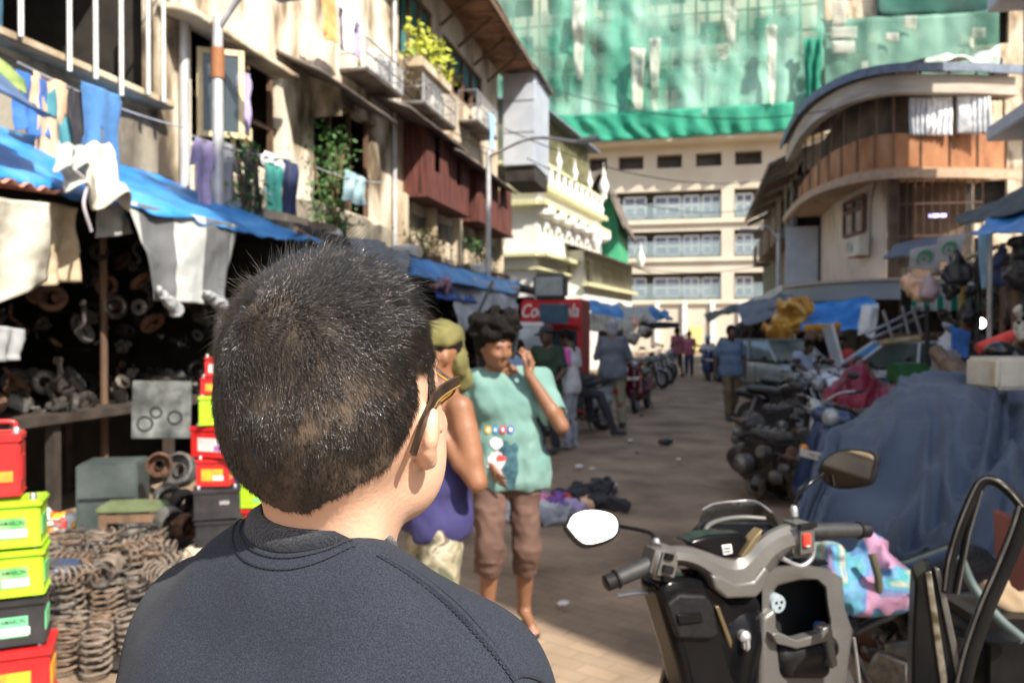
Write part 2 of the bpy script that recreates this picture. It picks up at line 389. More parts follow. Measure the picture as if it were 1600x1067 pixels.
m_cloths = {k: mat('cloth_'+k, c, .9, c2=tuple(min(1, x*1.4+.01) for x in c), scale=5, sheen=.1) for k, c in dict(
    white=(.72, .72, .74), blue=(.03, .12, .38), denim=(.05, .16, .36), navy=(.02, .03, .09), orange=(.7, .28, .1), peach=(.62, .38, .24), teal=(.05, .2, .24), mint=(.1, .5, .42),
    lavender=(.32, .27, .46), grey=(.25, .26, .3), black=(.02, .02, .025), pink=(.65, .2, .35), purple=(.16, .07, .28), red=(.55, .05, .04), palegrey=(.45, .46, .48), skyblue=(.25, .45, .65), sea=(.28, .42, .46), maroon=(.22, .02, .05)).items()}

def wall_holes(mb, O, U, u0, u1, z0, z1, holes, th=.22):
    O = V(O); U = V(U).normalized(); N = U.cross(zup())   # N = outward when U runs to the right seen from outside
    us = sorted({u0, u1, *[h[0] for h in holes], *[h[1] for h in holes]}); zs = sorted({z0, z1, *[h[2] for h in holes], *[h[3] for h in holes]})
    us = [u for u in us if u0 <= u <= u1]; zs = [z for z in zs if z0 <= z <= z1]
    P = lambda u, z, d=0: O+U*u+zup()*z-N*d
    for a, b in zip(us, us[1:]):
        for c, d in zip(zs, zs[1:]):
            m = ((a+b)/2, (c+d)/2)
            if any(h[0] < m[0] < h[1] and h[2] < m[1] < h[3] for h in holes): continue
            mb.add([P(a, c), P(b, c), P(b, d), P(a, d)], [(0, 1, 2, 3)]); mb.add([P(a, c, th), P(b, c, th), P(b, d, th), P(a, d, th)], [(3, 2, 1, 0)])
    for h in holes:
        a, b, c, d = h
        for p, q in (((a, c), (b, c)), ((b, c), (b, d)), ((b, d), (a, d)), ((a, d), (a, c))):
            mb.add([P(*p), P(*q), P(*q, th), P(*p, th)], [(3, 2, 1, 0)])
    return P
FX = -6.0
def Yz(px, py, X=FX):
    p = onX(px, py, X); return p.y, p.z
# ---------------- left tenement
A = thing('apartment_building', 'old cream plastered tenement with laundry, cages and awnings above the parts shops on the left', 'building', (FX, 9, 0))
def PA(mb, name, m, par=None, **k):
    o = mb.build(name, m, **k); o.parent = par if par else A
    o.matrix_parent_inverse = Matrix.Translation(-V(A.location)) if not par else Matrix.Identity(4)
    if par: pass
    return o
def adopt(o, root):
    """parent keeping the world position (root has only location / z rotation)"""
    R = Matrix.Translation(root.location) @ Matrix.Rotation(root.rotation_euler.z, 4, 'Z')
    o.parent = root; o.matrix_parent_inverse = R.inverted(); return o
wa = MB(); holes = [(3.2, 8.25, 4.18, 6.9), (8.86, 11.1, 3.95, 5.42), (12.1, 14.75, 3.75, 5.55)]
# U must run so that U x Z points to +X : U=+Y gives (1,0,0)
PAf = wall_holes(wa, (FX, 0, 0), (0, 1, 0), -6, 15.55, 2.95, 11.5, holes)
adopt(wa.build('wall', m_plaster, smooth=None), A)
lo = MB()
for y0, y1, z0, z1 in ((3.2, 8.2, 2.96, 4.12), (8.9, 15.4, 2.96, 3.7)):
    n = 24; lo.grid([[(FX+.012+.03*abs(mnoise.noise(V((y*2, z*2, 1)))), y, z+.12*mnoise.noise(V((y*3, z, 5)))) for z in np.linspace(z0, z1, 6)] for y in np.linspace(y0, y1, n)])
adopt(lo.build('plinth', m_plaster2, smooth=180), A)
sh = MB()
sh.box((-7.6, 4.5, 11.6), (3.4, 21.9, .25)); sh.box((-7.62, 4.5, 2.83), (3.2, 21.9, .2)); sh.box((-9.3, 4.5, 5.75), (.2, 22, 11.5)); sh.box((-7.6, -6.2, 5.7), (3.2, .2, 11.4))
for y in (1.5, 8.55, 11.6, 15.3): sh.box((-7.7, y, 7.2), (2.9, .15, 8.4))
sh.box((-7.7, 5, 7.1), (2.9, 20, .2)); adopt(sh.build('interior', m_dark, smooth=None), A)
# window dressings
def shutter(px0, py0, px1, py1, X, m, name='shutter'):
    a = onX(px0, py0, X); b = onX(px1, py1, X); y0, y1, z1, z0 = a.y, b.y, a.z, b.z
    mb = MB(); t = .07
    for c, d in (((y0+t/2, (z0+z1)/2), (t, z1-z0)), ((y1-t/2, (z0+z1)/2), (t, z1-z0))): mb.box((X, c[0], c[1]), (.045, d[0], d[1]))
    for z in (z0+t/2, z1-t/2, (z0+z1)/2): mb.box((X, (y0+y1)/2, z), (.04, y1-y0-2*t, t))
    return mb.build(name, m, smooth=None, bevel=.004)
m_yel = mat('cream_yellow_paint', (.62, .50, .28), .6, c2=(.72, .62, .4), scale=6)
s1 = MB(); # open shutter leaf swung out over the street
a = onX(299, 205, -5.95); 
for s_, (X0, Y0, X1, Y1) in enumerate([(-5.95, 8.9, -5.55, 9.15)]):
    U = V((X1-X0, Y1-Y0, 0)).normalized(); L_ = .55; t = .07; z0, z1 = 4.02, 5.1; M = Matrix.Rotation(math.atan2(U.y, U.x), 3, 'Z'); o = V((X0, Y0, 0))
    for u in (t/2, L_-t/2): s1.box(o+U*u+zup()*(z0+z1)/2, (t, .045, z1-z0), M)
    for z in (z0+t/2, z1-t/2): s1.box(o+U*L_/2+zup()*z, (L_-2*t, .04, t), M)
ys = adopt(s1.build('shutter', m_yel, smooth=None, bevel=.005), A); ys['label'] = 'open cream yellow shutter'
p1 = MB().box(o+U*L_/2+zup()*4.56, (L_-2*t, .012, .94), M).build('pane', m_glassd, smooth=None); p1.parent = ys; p1.matrix_parent_inverse = Matrix.Identity(4)
adopt(shutter(365, 190, 392, 222, -5.93, m_yel), A)
fr = MB()
for (y, z0, z1) in ((9.5, 3.95, 5.42), (10.3, 3.95, 5.42), (10.95, 3.95, 5.42)): fr.box((-6.12, y, (z0+z1)/2), (.07, .07, z1-z0))
for (y, z0, z1) in ((12.9, 3.75, 5.55), (13.7, 3.75, 5.55), (14.5, 3.75, 5.55)): fr.box((-6.12, y, (z0+z1)/2), (.07, .08, z1-z0))
fr.box((-6.12, 10, 4.6), (.06, 2.2, .06)); fr.box((-6.12, 13.4, 4.5), (.06, 2.6, .06)); adopt(fr.build('window_frame', m_wood, smooth=None), A)
dr = MB(); dr.box((-6.45, 6.05, 5.35), (.06, .95, 2.3)); bl = adopt(dr.build('door', mat('blue_door', (.03, .09, .15), .5, c2=(.08, .17, .25), scale=3), smooth=None), A)
pn = MB()
for z in (4.9, 5.9): pn.box((-6.41, 6.05, z), (.02, .6, .7))
q = pn.build('door_panel', m_glassd, smooth=None); q.parent = bl; q.matrix_parent_inverse = Matrix.Identity(4)
# stone sill on the big opening
sl_ = MB(); sl_.rbox((-5.95, 5.75, 4.2), (.34, 5.0, .09), .02); adopt(sl_.build('sill', m_plasterB, smooth=None), A)
# concrete chhajjas / awnings
def awning(px0, py0, px1, py1, X, out, drop, m, name='awning', th=.05, y0=None):
    """sloped sheet over an opening: pixel ends of its front lower edge"""
    a = onX(px0, py0, X+out); b = onX(px1, py1, X+out); z = (a.z+b.z)/2; n = 14; mb = MB()
    mb.grid([[(X+out*t, a.y+(b.y-a.y)*u, z+drop*(1-t)+.02*mnoise.noise(V((u*8, t*3, X)))) for t in np.linspace(0, 1, 5)] for u in np.linspace(0, 1, n)])
    return mb.build(name, m, smooth=180, solid=th)
adopt(awning(296, 28, 466, 112, FX, .42, .08, m_plasterB, th=.09), A)
adopt(awning(500, 131, 620, 176, FX, .7, .34, m_corr), A)
wd = MB(); wd.box((-5.75, 12.05, 5.35), (.5, .06, .62)); adopt(wd.build('side_panel', m_plaster, smooth=None), A)
# hanging white tubes in front of the big opening
def bar(px, py0, py1, X): a = onX(px, py1, X); b = onX(px, py0, X); return [(X, a.y, a.z), (X, a.y, b.z+.5)]
tb = MB()
for px, py in ((33, 58), (109, 112), (150, 124), (190, 150), (232, 148), (256, 160)): tb.tube(bar(px, -90, py, -5.72), .024, 8)
adopt(tb.build('hanging_tubes', m_white, smooth=60), A)
for y_, r_, z_ in ((8.62, .06, 9), (15.5, .05, 11)): adopt(MB().tube([(-5.93, y_, 3.0), (-5.93, y_, z_)], r_, 10).build('drainpipe', m_pipe, smooth=60), A)
# ---------------- second tenement
B = thing('apartment_building', 'tan house with brown eaves and red board balconies beside the cream tenement', 'building', (FX, 20, 0))
wb = MB(); hb = [(15.9, 18.1, 7.35, 8.95), (18.9, 22.6, 7.6, 8.8), (16.3, 19.4, 4.45, 6.05), (20.0, 23.8, 4.45, 5.9)]
wall_holes(wb, (FX, 0, 0), (0, 1, 0), 15.6, 24.4, 2.95, 9.6, hb); wall_holes(wb, (-6.2, 24.4, 0), (-1, 0, 0), 0, 3.2, 0, 9.6, [])
adopt(wb.build('wall', m_plasterB, smooth=None), B)
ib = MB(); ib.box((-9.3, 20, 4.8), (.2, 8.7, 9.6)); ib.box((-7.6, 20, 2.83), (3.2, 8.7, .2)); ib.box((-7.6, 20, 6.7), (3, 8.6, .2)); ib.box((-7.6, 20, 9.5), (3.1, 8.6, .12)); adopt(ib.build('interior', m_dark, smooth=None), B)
rf = MB(); n = 30
rf.grid([[(-9.4+(u)*4.55, y, 10.3-.62*u+(-.10*math.cos(y*1.1))*u) for u in np.linspace(0, 1, 6)] for y in np.linspace(13.6, 24.9, n)])
rfo = adopt(rf.build('roof', m_corr, smooth=180, solid=.07), B)
rb = MB()
for y in np.arange(13.8, 25, .75): rb.tube([(-6.1, y, 9.66), (-4.9, y, 9.60)], .045, 6)
for y in np.arange(14.2, 24.6, 1.5): rb.tube([(-6.0, y, 8.9), (-5.1, y, 9.58)], .04, 6)
rb.box((-4.88, 19.2, 9.62), (.05, 11.4, .17)); q = adopt(rb.build('rafter', m_wood, smooth=None), B)
und = MB(); und.grid([[(-6.0+u*1.08, y, 9.62-.03*u) for u in (0, .5, 1)] for y in np.linspace(13.7, 24.8, 12)]); adopt(und.build('eave_board', mat('rust_brown_board', (.16, .06, .025), .8, c2=(.40, .2, .1), scale=1.5, detail=7), smooth=180, solid=.02), B)
# board balconies
def board_box(y0, y1, z0, z1, out, m, root):
    mb = MB(); n = int((y1-y0)/.17)
    for i in range(n):
        y = y0+(i+.5)*(y1-y0)/n
        if i % 9 in (3, 4): mb.box((FX+out, y, z0+.28), (.03, .155, .56))
        else: mb.box((FX+out+.012*(i % 2), y, (z0+z1)/2), (.03, .155, z1-z0+.05*((i*7) % 3)))
    for y in (y0, y1):
        for k in range(3): mb.box((FX+out*(k+.5)/3, y, (z0+z1)/2), (out/3-.01, .03, z1-z0))
    mb.box((FX+out/2, (y0+y1)/2, z0-.04), (out+.1, y1-y0+.15, .07)); o = adopt(mb.build('balcony', m, smooth=None), root); o['label'] = 'weathered red board balcony'
board_box(16.2, 19.35, 4.5, 6.0, .5, m_redwood, B); board_box(20.1, 23.9, 4.5, 5.85, .55, m_redwood, B)
adopt(awning(640, 188, 736, 226, FX, .8, .3, m_corr), B); adopt(awning(722, 250, 808, 293, FX, .9, .35, m_corr), B)
wf = MB()
for y in (15.95, 16.65, 17.35, 18.05): wf.box((-6.06, y, 8.15), (.09, .07, 1.6))
for y in (18.95, 19.8, 20.7, 21.6, 22.5): wf.box((-6.06, y, 8.2), (.09, .07, 1.2))
for z in (7.39, 8.9): wf.box((-6.06, 17, z), (.1, 2.2, .07))
for z in (7.64, 8.75, 8.1): wf.box((-6.06, 20.75, z), (.1, 3.7, .06))
wfo = adopt(wf.build('window_frame', m_wood, smooth=None), B)
gl = MB(); gl.box((-6.1, 17.3, 8.15), (.02, 1.9, 1.5)); gl.box((-6.1, 20.7, 8.45), (.02, 3.6, .6)); q = gl.build('pane', mat('green_blue_glass', (.03, .17, .15), .12, c2=(.08, .25, .27), scale=1.5), smooth=None); q.parent = wfo; q.matrix_parent_inverse = Matrix.Identity(4)
# ragged concrete lower wall of both houses above the shops
lb = MB(); lb.grid([[(FX+.02+.05*abs(mnoise.noise(V((y*1.5, z*2, 3)))), y, z+.15*mnoise.noise(V((y*2, z, 8)))) for z in np.linspace(2.96, 4.2, 6)] for y in np.linspace(15.7, 24.3, 30)]); adopt(lb.build('plinth', m_plaster2, smooth=180), B)
pr = MB()
for y in (15.8, 17.7, 19.7, 22, 24.2): pr.rbox((-5.9, y, 3.7), (.25, .22, 1.5), .03)
for y in (17, 18.6, 21, 23): pr.rbox((-5.92, y, 3.4), (.08, 1.0, .75), .02)
adopt(pr.build('pier', m_plasterB, smooth=None), B)
# ---------------- shop row at street level
SR = thing('shop_row', 'low row of dark open spare part shops with a tarred flat roof under the tenements', 'shop', (-5.5, 15, 0))
m_tar = ramp_mat('tar_roof', [(.3, (.02, .018, .016)), (.5, (.06, .055, .05)), (.75, (.22, .2, .17))], .9, scale=4, bump=.6)
ro = MB(); ro.grid([[(-6.1+u*1.15+.05*mnoise.noise(V((y*2, 0, 0)))*u, y, 3.02-.1*u+.05*mnoise.noise(V((y*1.3, u*2, 2)))) for u in np.linspace(0, 1, 5)] for y in np.linspace(9.3, 26.5, 60)])
adopt(ro.build('roof', m_tar, smooth=180, solid=.16), SR)
wl = MB()
for y in (-6, 1.5, 4.0, 9.55, 12.7, 16.2, 19.7, 23.2, 26.4): wl.box((-7.2, y, 1.4), (3.9, .14, 2.72))
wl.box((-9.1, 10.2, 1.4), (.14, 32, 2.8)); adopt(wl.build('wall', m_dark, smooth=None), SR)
# low counters with goods in the dark
ct = MB()
for y in (10.9, 14.3, 17.8, 21.3): ct.rbox((-6.3, y, .45), (1.2, 2.6, .9), .03); ct.box((-8.2, y, 1.4), (.5, 3, .05)); ct.box((-8.2, y, 1.9), (.5, 3, .05))
adopt(ct.build('counter', mat('dark_counter', (.05, .04, .03), .7, c2=(.12, .1, .08), scale=4), smooth=None), SR)
# ---------------- grey shed box at the end of the tenement
m_zinc = mat('zinc_sheet', (.42, .46, .52), .55, .15, c2=(.5, .54, .6), scale=2, detail=3)
gb = thing('metal_box_room', 'pale grey sheet metal box room projecting high over the street at the end of the tan house', 'shed', (-5.3, 25, 7))
c0 = onY(785, 260, 24.6); c1 = onY(836, 112, 24.6)
bx = MB(); zt, zb = c1.z, c0.z; bx.rbox(((c0.x+c1.x)/2, 25.8, (zt+zb)/2), (c1.x-c0.x, 2.4, zt-zb), .03); adopt(bx.build('panel', m_zinc, smooth=None), gb)
sm = MB()
for f in (.36, .7): sm.box(((c0.x+c1.x)/2, 24.59, zb+(zt-zb)*f), (c1.x-c0.x-.05, .012, .03))
adopt(sm.build('seam', m_metal, smooth=None), gb)
rk = MB(); rk.box(((c0.x+c1.x)/2, 25.8, zt+.07), (c1.x-c0.x+.3, 2.8, .07), Matrix.Rotation(.09, 3, 'Y')); adopt(rk.build('roof', m_corr, smooth=None), gb)
uk = MB(); uk.box(((c0.x+c1.x)/2+.02, 25.8, zb-.25), (c1.x-c0.x-.1, 2.2, .42)); adopt(uk.build('bracket', m_dark, smooth=None), gb)
# ---------------- white mosque
MO = at(840, 500, 30.0); MO.z = 0; MU = V((.129, .991, 0)).normalized(); MN = MU.cross(zup())
mq = thing('mosque', 'bright white mosque with pale yellow mouldings, balustrade and finials, beyond the grey box room', 'mosque', MO)
m_mw = mat('mosque_whitewash', (.74, .72, .66), .75, c2=(.80, .79, .74), scale=1.2, detail=7); m_my = mat('mosque_yellow_trim', (.58, .55, .30), .7, c2=(.70, .67, .42), scale=4)
def mz(px, py): p = onP(px, py, MO, MN); return (p-MO).dot(MU), p.z
_, zr = mz(840, 251); _, zc1 = mz(840, 290); _, zc2 = mz(840, 318); _, zw1 = mz(840, 335); _, zl = mz(830, 396)
LQ = 9.6
mw = MB(); mh = [(1.0+1.45*i, 1.55+1.45*i, zl+.4, zw1-.35) for i in range(6)]
wall_holes(mw, MO, MU, 0, LQ, 0, zr-.9, mh, .3); NF = V((MN.y, -MN.x, 0)); wall_holes(mw, MO-MN*5, MN, 0, 5, 0, zr-.9, [(3.2, 3.7, zl+.4, zw1-.3)], .3); wall_holes(mw, MO+MU*LQ, -MN, 0, 5, 0, zr-.9, [], .3)
adopt(mw.build('wall', m_mw, smooth=None), mq)
MR = Matrix((MU, -MN, zup())).transposed()   # columns: along, inward, up
def mbx(mb, u, d, z, su, sd, sz): mb.box(MO+MU*u-MN*d+zup()*z, (su, sd, sz), MR)
bk = MB(); mbx(bk, LQ/2, 2.7, zr/2-.5, LQ-.7, 4.4, zr-1.2); adopt(bk.build('interior', mat('mosque_inside', (.16, .12, .1), .9), smooth=None), mq)
tr = MB()
for z, o_, h in ((zl, .5, .16), (zl-.5, .18, .1), (zc2, .42, .2), (zc1, .28, .2), (zr, .16, .14), (zr-.95, .2, .12)):
    mbx(tr, LQ/2-.1, -o_/2+.02, z, LQ+.5, o_+.04, h); mbx(tr, -o_/2+.02, 2.4, z, o_+.04, 5.0, h)
adopt(tr.build('cornice', m_my, smooth=None, bevel=.02), mq)
for i in range(11):
    u = .35+i*.86; bm_ = MB(); p = MO+MU*u+MN*.12
    bm_.lathe([(.13, 0), (.1, .08), (.16, .3), (.09, .5), (.12, .7), (.12, .78)], p+zup()*(zr-.87), n=10); adopt(bm_.build('baluster', m_mw, smooth=50), mq)
for i, u in enumerate((0, 2.3, 4.6, 7.0, LQ)):
    k = 1.1 if i in (0, 4) else .62
    f = MB().lathe([(.16*k, 0), (.12*k, .1*k), (.2*k, .35*k), (.23*k, .55*k), (.14*k, .8*k), (.07*k, .95*k), (.1*k, 1.05*k), (.03*k, 1.3*k), (.0, 1.6*k)], MO+MU*u+MN*.1+zup()*(zr+.05), n=12); adopt(f.build('finial', m_mw, smooth=50), mq)
for i in range(7):
    br_ = MB(); u = .3+i*1.45; mbx(br_, u, -.15, zw1+.25, .9, .3, .5); br_.ball(MO+MU*u+MN*.28+zup()*(zw1+.12), .33, 10, (1, .6, .8)); adopt(br_.build('bracket', m_mw, smooth=60), mq)
for h in mh:
    pl = MB(); mbx(pl, (h[0]+h[1])/2, .28, (h[2]+h[3])/2, .55, .05, h[3]-h[2]); adopt(pl.build('window', mat('brown_louvre', (.25, .17, .13), .7, c2=(.35, .27, .2)), smooth=None), mq)
# shed roof with slats over the mosque terrace
tf = thing('terrace_shed', 'slatted brown and green shed on the mosque terrace behind the finials', 'shed', MO+MU*5-MN*1.5+zup()*zr)
sl2 = MB(); ms = mat('dull_green_slat', (.12, .13, .06), .8, c2=(.3, .27, .14), scale=3)
for i in range(26): u = .5+i*.36; sl2.box(MO+MU*u-MN*.7+zup()*(zr+1.25), (.07, .07, 2.4), MR)
adopt(sl2.build('slat', ms, smooth=None), tf)
t2 = MB(); t2.box(MO+MU*5.2-MN*2.7+zup()*(zr+1.3), (9.2, 3.2, 2.4), MR); adopt(t2.build('wall', mat('shed_wall', (.1, .12, .08), .8, c2=(.2, .2, .12), scale=2), smooth=None), tf)
t3 = MB(); t3.box(MO+MU*5.2-MN*2.3+zup()*(zr+2.55), (10, 4.2, .08), MR@Matrix.Rotation(.08, 3, 'X')); adopt(t3.build('roof', mat('bluish_roof', (.15, .19, .22), .7), smooth=None), tf)
# green gable house beyond
gh = thing('gabled_house', 'narrow house with green painted side wall and steep dark roof behind the mosque', 'house', MO+MU*13)
gq = MB(); o = onP(938, 300, MO+MU*10.5, V((0, -1, 0)))
def gy(px, py): return onY(px, py, MO.y+11.0)
P4 = [gy(934, 400), gy(934, 305), gy(948, 285), gy(966, 350), gy(966, 400)]; P4 = [*P4]; P4[0].z = 0; P4[-1].z = 0
gq.prism(P4, (0, 6, 0)); adopt(gq.build('wall', mat('green_wall', (.03, .28, .13), .7, c2=(.06, .4, .2), scale=2), smooth=None), gh)
gr = MB(); e0, e1 = gy(942, 272), gy(979, 360)
gr.grid([[e0+(e1-e0)*t+V((0, y, 0)) for y in (-1.2, 2, 6.5)] for t in (0, .5, 1)]); e2 = gy(925, 300); gr.grid([[e0+(e2-e0)*t+V((0, y, 0)) for y in (-1.2, 2, 6.5)] for t in (0, .5, 1)])
adopt(gr.build('roof', m_corr, smooth=None, solid=.12), gh)
# annex
AO = at(912, 500, 33.5); AO.z = 0; an = thing('annex', 'low cream annex with brown louvred windows and a sloping tin eave below the mosque', 'building', AO)
az = lambda py, px=916: onP(px, py, AO, MN).z
ztop = az(392); zmid = az(445); aw = MB(); ah = [(.5, 1.5, zmid+.15, ztop-.35), (3.0, 8.2, zmid+.2, ztop-.3)]
wall_holes(aw, AO, MU, 0, 9.5, 0, ztop, ah, .2); wall_holes(aw, AO-MN*3, MN, 0, 3, 0, ztop, [(1, 2.4, zmid+.2, ztop-.3)], .2); adopt(aw.build('wall', m_mw, smooth=None), an)
ai = MB(); ai.box(AO+MU*4.7-MN*1.6+zup()*ztop/2, (9, 2.7, ztop-.1), MR); adopt(ai.build('interior', mat('annex_inside', (.2, .08, .05), .8, c2=(.3, .16, .1)), smooth=None), an)
ar = MB(); ar.grid([[AO+MU*u+MN*d+zup()*(ztop+.1-.35*(d+.2)) for d in (-3.2, .0, .9)] for u in np.linspace(-.6, 10, 8)]); adopt(ar.build('roof', m_corr, smooth=None, solid=.06), an)
al = MB()
for i in range(13): al.box(AO+MU*(3.1+i*.4)+MN*.0+zup()*(zmid+ztop)/2, (.06, .06, ztop-zmid-.4), MR)
adopt(al.build('mullion', m_mw, smooth=None), an)
ac = MB(); ac.box(AO+MU*4.7+MN*.14+zup()*zmid, (9.8, .3, .14), MR); adopt(ac.build('cornice', m_my, smooth=None), an)
for u in (0.1, 9.3):
    f = MB().lathe([(.12, 0), (.2, .25), (.22, .4), (.1, .7), (.04, .9), (0, 1.3)], AO+MU*u+MN*.5+zup()*(ztop+.0), n=10); adopt(f.build('finial', m_mw, smooth=50), an)
# ---------------- far modern building
FY = 65.0; fa = thing('office_building', 'wide beige balcony block closing the far end of the street, half wrapped in green netting', 'building', (6, FY, 0))
m_fb = mat('beige_render', (.48, .42, .33), .8, c2=(.56, .50, .40), scale=.4, detail=8)
fz = lambda py: onY(1060, py, FY).z; fx = lambda px: onY(px, 400, FY).x
rows = [(468, 427), (402, 361), (342, 298)]
hs = []; X0 = fx(760)
for a, b in rows:
    for p, q_ in ((945, 1127), (1147, 1240)): hs.append((fx(p)-X0, fx(q_)-X0, fz(a), fz(b)))
for p, q_ in ((920, 948), (966, 1005), (1026, 1065), (1087, 1127), (1148, 1190)): hs.append((fx(p)-X0, fx(q_)-X0, fz(262), fz(241)))
fw = MB(); ZT = 34
up = []
for k in range(6):
    z = fz(225)+.9+k*3.3
    for j in range(13): up.append((1+j*4.0, 1+j*4.0+2.9, z, z+1.7))
wall_holes(fw, (X0, FY, 0), (1, 0, 0), 0, fx(1286)-X0, 0, ZT, hs+[u for u in up if u[1] < fx(1286)-X0], .9)
adopt(fw.build('wall', m_fb, smooth=None), fa)
fi = MB(); fi.box((X0+25, FY+5.2, ZT/2), (60, 8, ZT)); adopt(fi.build('interior', mat('recess_wall', (.07, .06, .05), .8, c2=(.14, .12, .10), scale=.5), smooth=None), fa)
m_wg = mat('window_glass', (.10, .12, .16), .15, c2=(.22, .25, .32), scale=.3)
for a, b in rows:
    for p, q_ in ((948, 966), (974, 1008), (1022, 1062), (1068, 1092), (1098, 1125), (1150, 1176)):
        x0, x1, z0, z1 = fx(p), fx(q_), fz(a)+.25, fz(b)-.35
        f = MB()
        for x in (x0, (x0+x1)/2, x1): f.box((x, FY+.62, (z0+z1)/2), (.14, .1, z1-z0))
        for z in (z0, z1, z1-.75): f.box(((x0+x1)/2, FY+.62, z), (x1-x0, .1, .14))
        fo = adopt(f.build('window_frame', m_white, smooth=None), fa)
        g_ = MB().box(((x0+x1)/2, FY+.68, (z0+z1)/2), (x1-x0, .03, z1-z0)).build('pane', m_wg, smooth=None); g_.parent = fo; g_.matrix_parent_inverse = Matrix.Identity(4)
    for p, q_ in ((945, 1127), (1147, 1240)):
        r_ = MB(); r_.box(((fx(p)+fx(q_))/2, FY+.1, fz(a)+.62), (fx(q_)-fx(p)-.1, .03, 1.1)); adopt(r_.build('glass_railing', mat('pale_glass', (.25, .33, .36), .1, c2=(.32, .4, .42), scale=.5, alpha=.42), smooth=None), fa)
        r_ = MB(); r_.box(((fx(p)+fx(q_))/2, FY+.1, fz(a)+1.2), (fx(q_)-fx(p)-.1, .06, .07)); adopt(r_.build('handrail', m_metal, smooth=None), fa)
sn = MB()
for a in (472, 406, 347): sn.box((X0+25, FY-.12, fz(a)-.1), (52, .22, .12))
sn.box((X0+25, FY-.9, fz(224)), (52, 1.8, .35)); adopt(sn.build('ledge', m_fb, smooth=None), fa)
for k in range(9): adopt(MB().box((fx(985)+k*2.1, FY-.15, fz(503)), (.35, .25, fz(486)-0)).build('gate_post', m_white, smooth=None), fa)
# green netting
def net_mat(name, c1, c2, al):
    m = mat(name, c1, .8, c2=c2, scale=.35, detail=7, stretch=(1, 1, .35)); n = m.node_tree.nodes; L = m.node_tree.links; b = n['Principled BSDF']
    tc = [x for x in n if x.type == 'TEX_COORD'][0]; nz = n.new('ShaderNodeTexNoise'); nz.inputs['Scale'].default_value = .22; nz.inputs['Detail'].default_value = 5
    mp = n.new('ShaderNodeMapping'); mp.inputs['Scale'].default_value = (1.3, 1, .4); L.new(tc.outputs['Object'], mp.inputs[0]); L.new(mp.outputs[0], nz.inputs['Vector'])
    r = n.new('ShaderNodeMapRange'); r.inputs[1].default_value = .35; r.inputs[2].default_value = .62; r.inputs[3].default_value = al[0]; r.inputs[4].default_value = al[1]
    L.new(nz.outputs['Fac'], r.inputs[0]); L.new(r.outputs[0], b.inputs['Alpha']); return m
m_net = net_mat('green_netting', (.08, .36, .25), (.34, .60, .49), (.76, .20)); m_net2 = net_mat('deep_green_netting', (.0, .17, .10), (.03, .32, .2), (.92, .70)); m_net3 = net_mat('dusty_green_netting', (.08, .22, .16), (.20, .38, .30), (.88, .5))
NY = FY-1.4
nt_ = sheet('netting', onY(775, -40, NY), onY(1290, -40, NY), onY(1285, 180, NY), onY(775, 195, NY), m_net, nu=70, nv=30, amp=.35, s=.35, folds=13, famp=.22, thick=.01)
tag(nt_, 'translucent pale green scaffold netting wrapping the upper floors of the far beige block', 'netting')
sf = thing('scaffold', 'bamboo scaffold poles standing behind the pale green netting of the far block', 'scaffold', (6, NY+.5, 12))
for i in range(12):
    x = onY(800+i*41, 200, NY).x; adopt(MB().tube([(x, NY+.55, onY(1000, 222, NY).z), (x, NY+.55, 33)], .09, 6).build('upright', m_wood, smooth=60), sf)
for k in range(6):
    z = onY(1000, 215-k*38, NY).z; adopt(MB().tube([(onY(790, 200, NY).x, NY+.55, z), (onY(1278, 200, NY).x, NY+.55, z)], .08, 6).build('ledger', m_wood, smooth=60), sf)
nt2 = sheet('netting', onY(848, 183, NY-.6), onY(1240, 160, NY-.6), onY(1238, 205, NY-.6), onY(900, 224, NY-.6), m_net2, nu=60, nv=10, amp=.2, s=.5, folds=11, famp=.2, thick=.01)
tag(nt2, 'darker emerald strip of netting hung along the lower hem of the scaffold', 'netting')
dk = sheet('netting', onY(1255, 60, NY-.8), onY(1284, 60, NY-.8), onY(1278, 200, NY-.8), onY(1262, 205, NY-.8), m_net2, nu=12, nv=20, amp=.3, s=.6, folds=2, famp=.3, thick=.01)
tag(dk, 'bunched dark green netting falling down the right corner of the far block', 'netting')
m_pale = net_mat('pale_plastic_sheet', (.42, .46, .38), (.62, .62, .55), (.75, .25))
for i, (a, b, c, d, lb_) in enumerate([(893, 0, 915, 120, 'long pale sheet'), (984, 75, 1008, 170, 'torn white sheet shaped like a castle'), (1014, 60, 1032, 172, 'narrow white sheet'), (1130, 10, 1152, 70, 'white sheet near the top'), (1120, 70, 1140, 92, 'small white scrap'), (1196, 40, 1214, 160, 'faded white strip near the right corner')]):
    o = sheet('plastic_sheet', onY(a, b, NY-.9), onY(c, b, NY-.9), onY(c-4, d, NY-.7), onY(a+5, d, NY-.7), m_pale, nu=8, nv=20, amp=.3, s=1, thick=.01, ragged=.1)
    tag(o, lb_+' hanging on the green netting', 'plastic sheet', 'pale sheets on the netting')
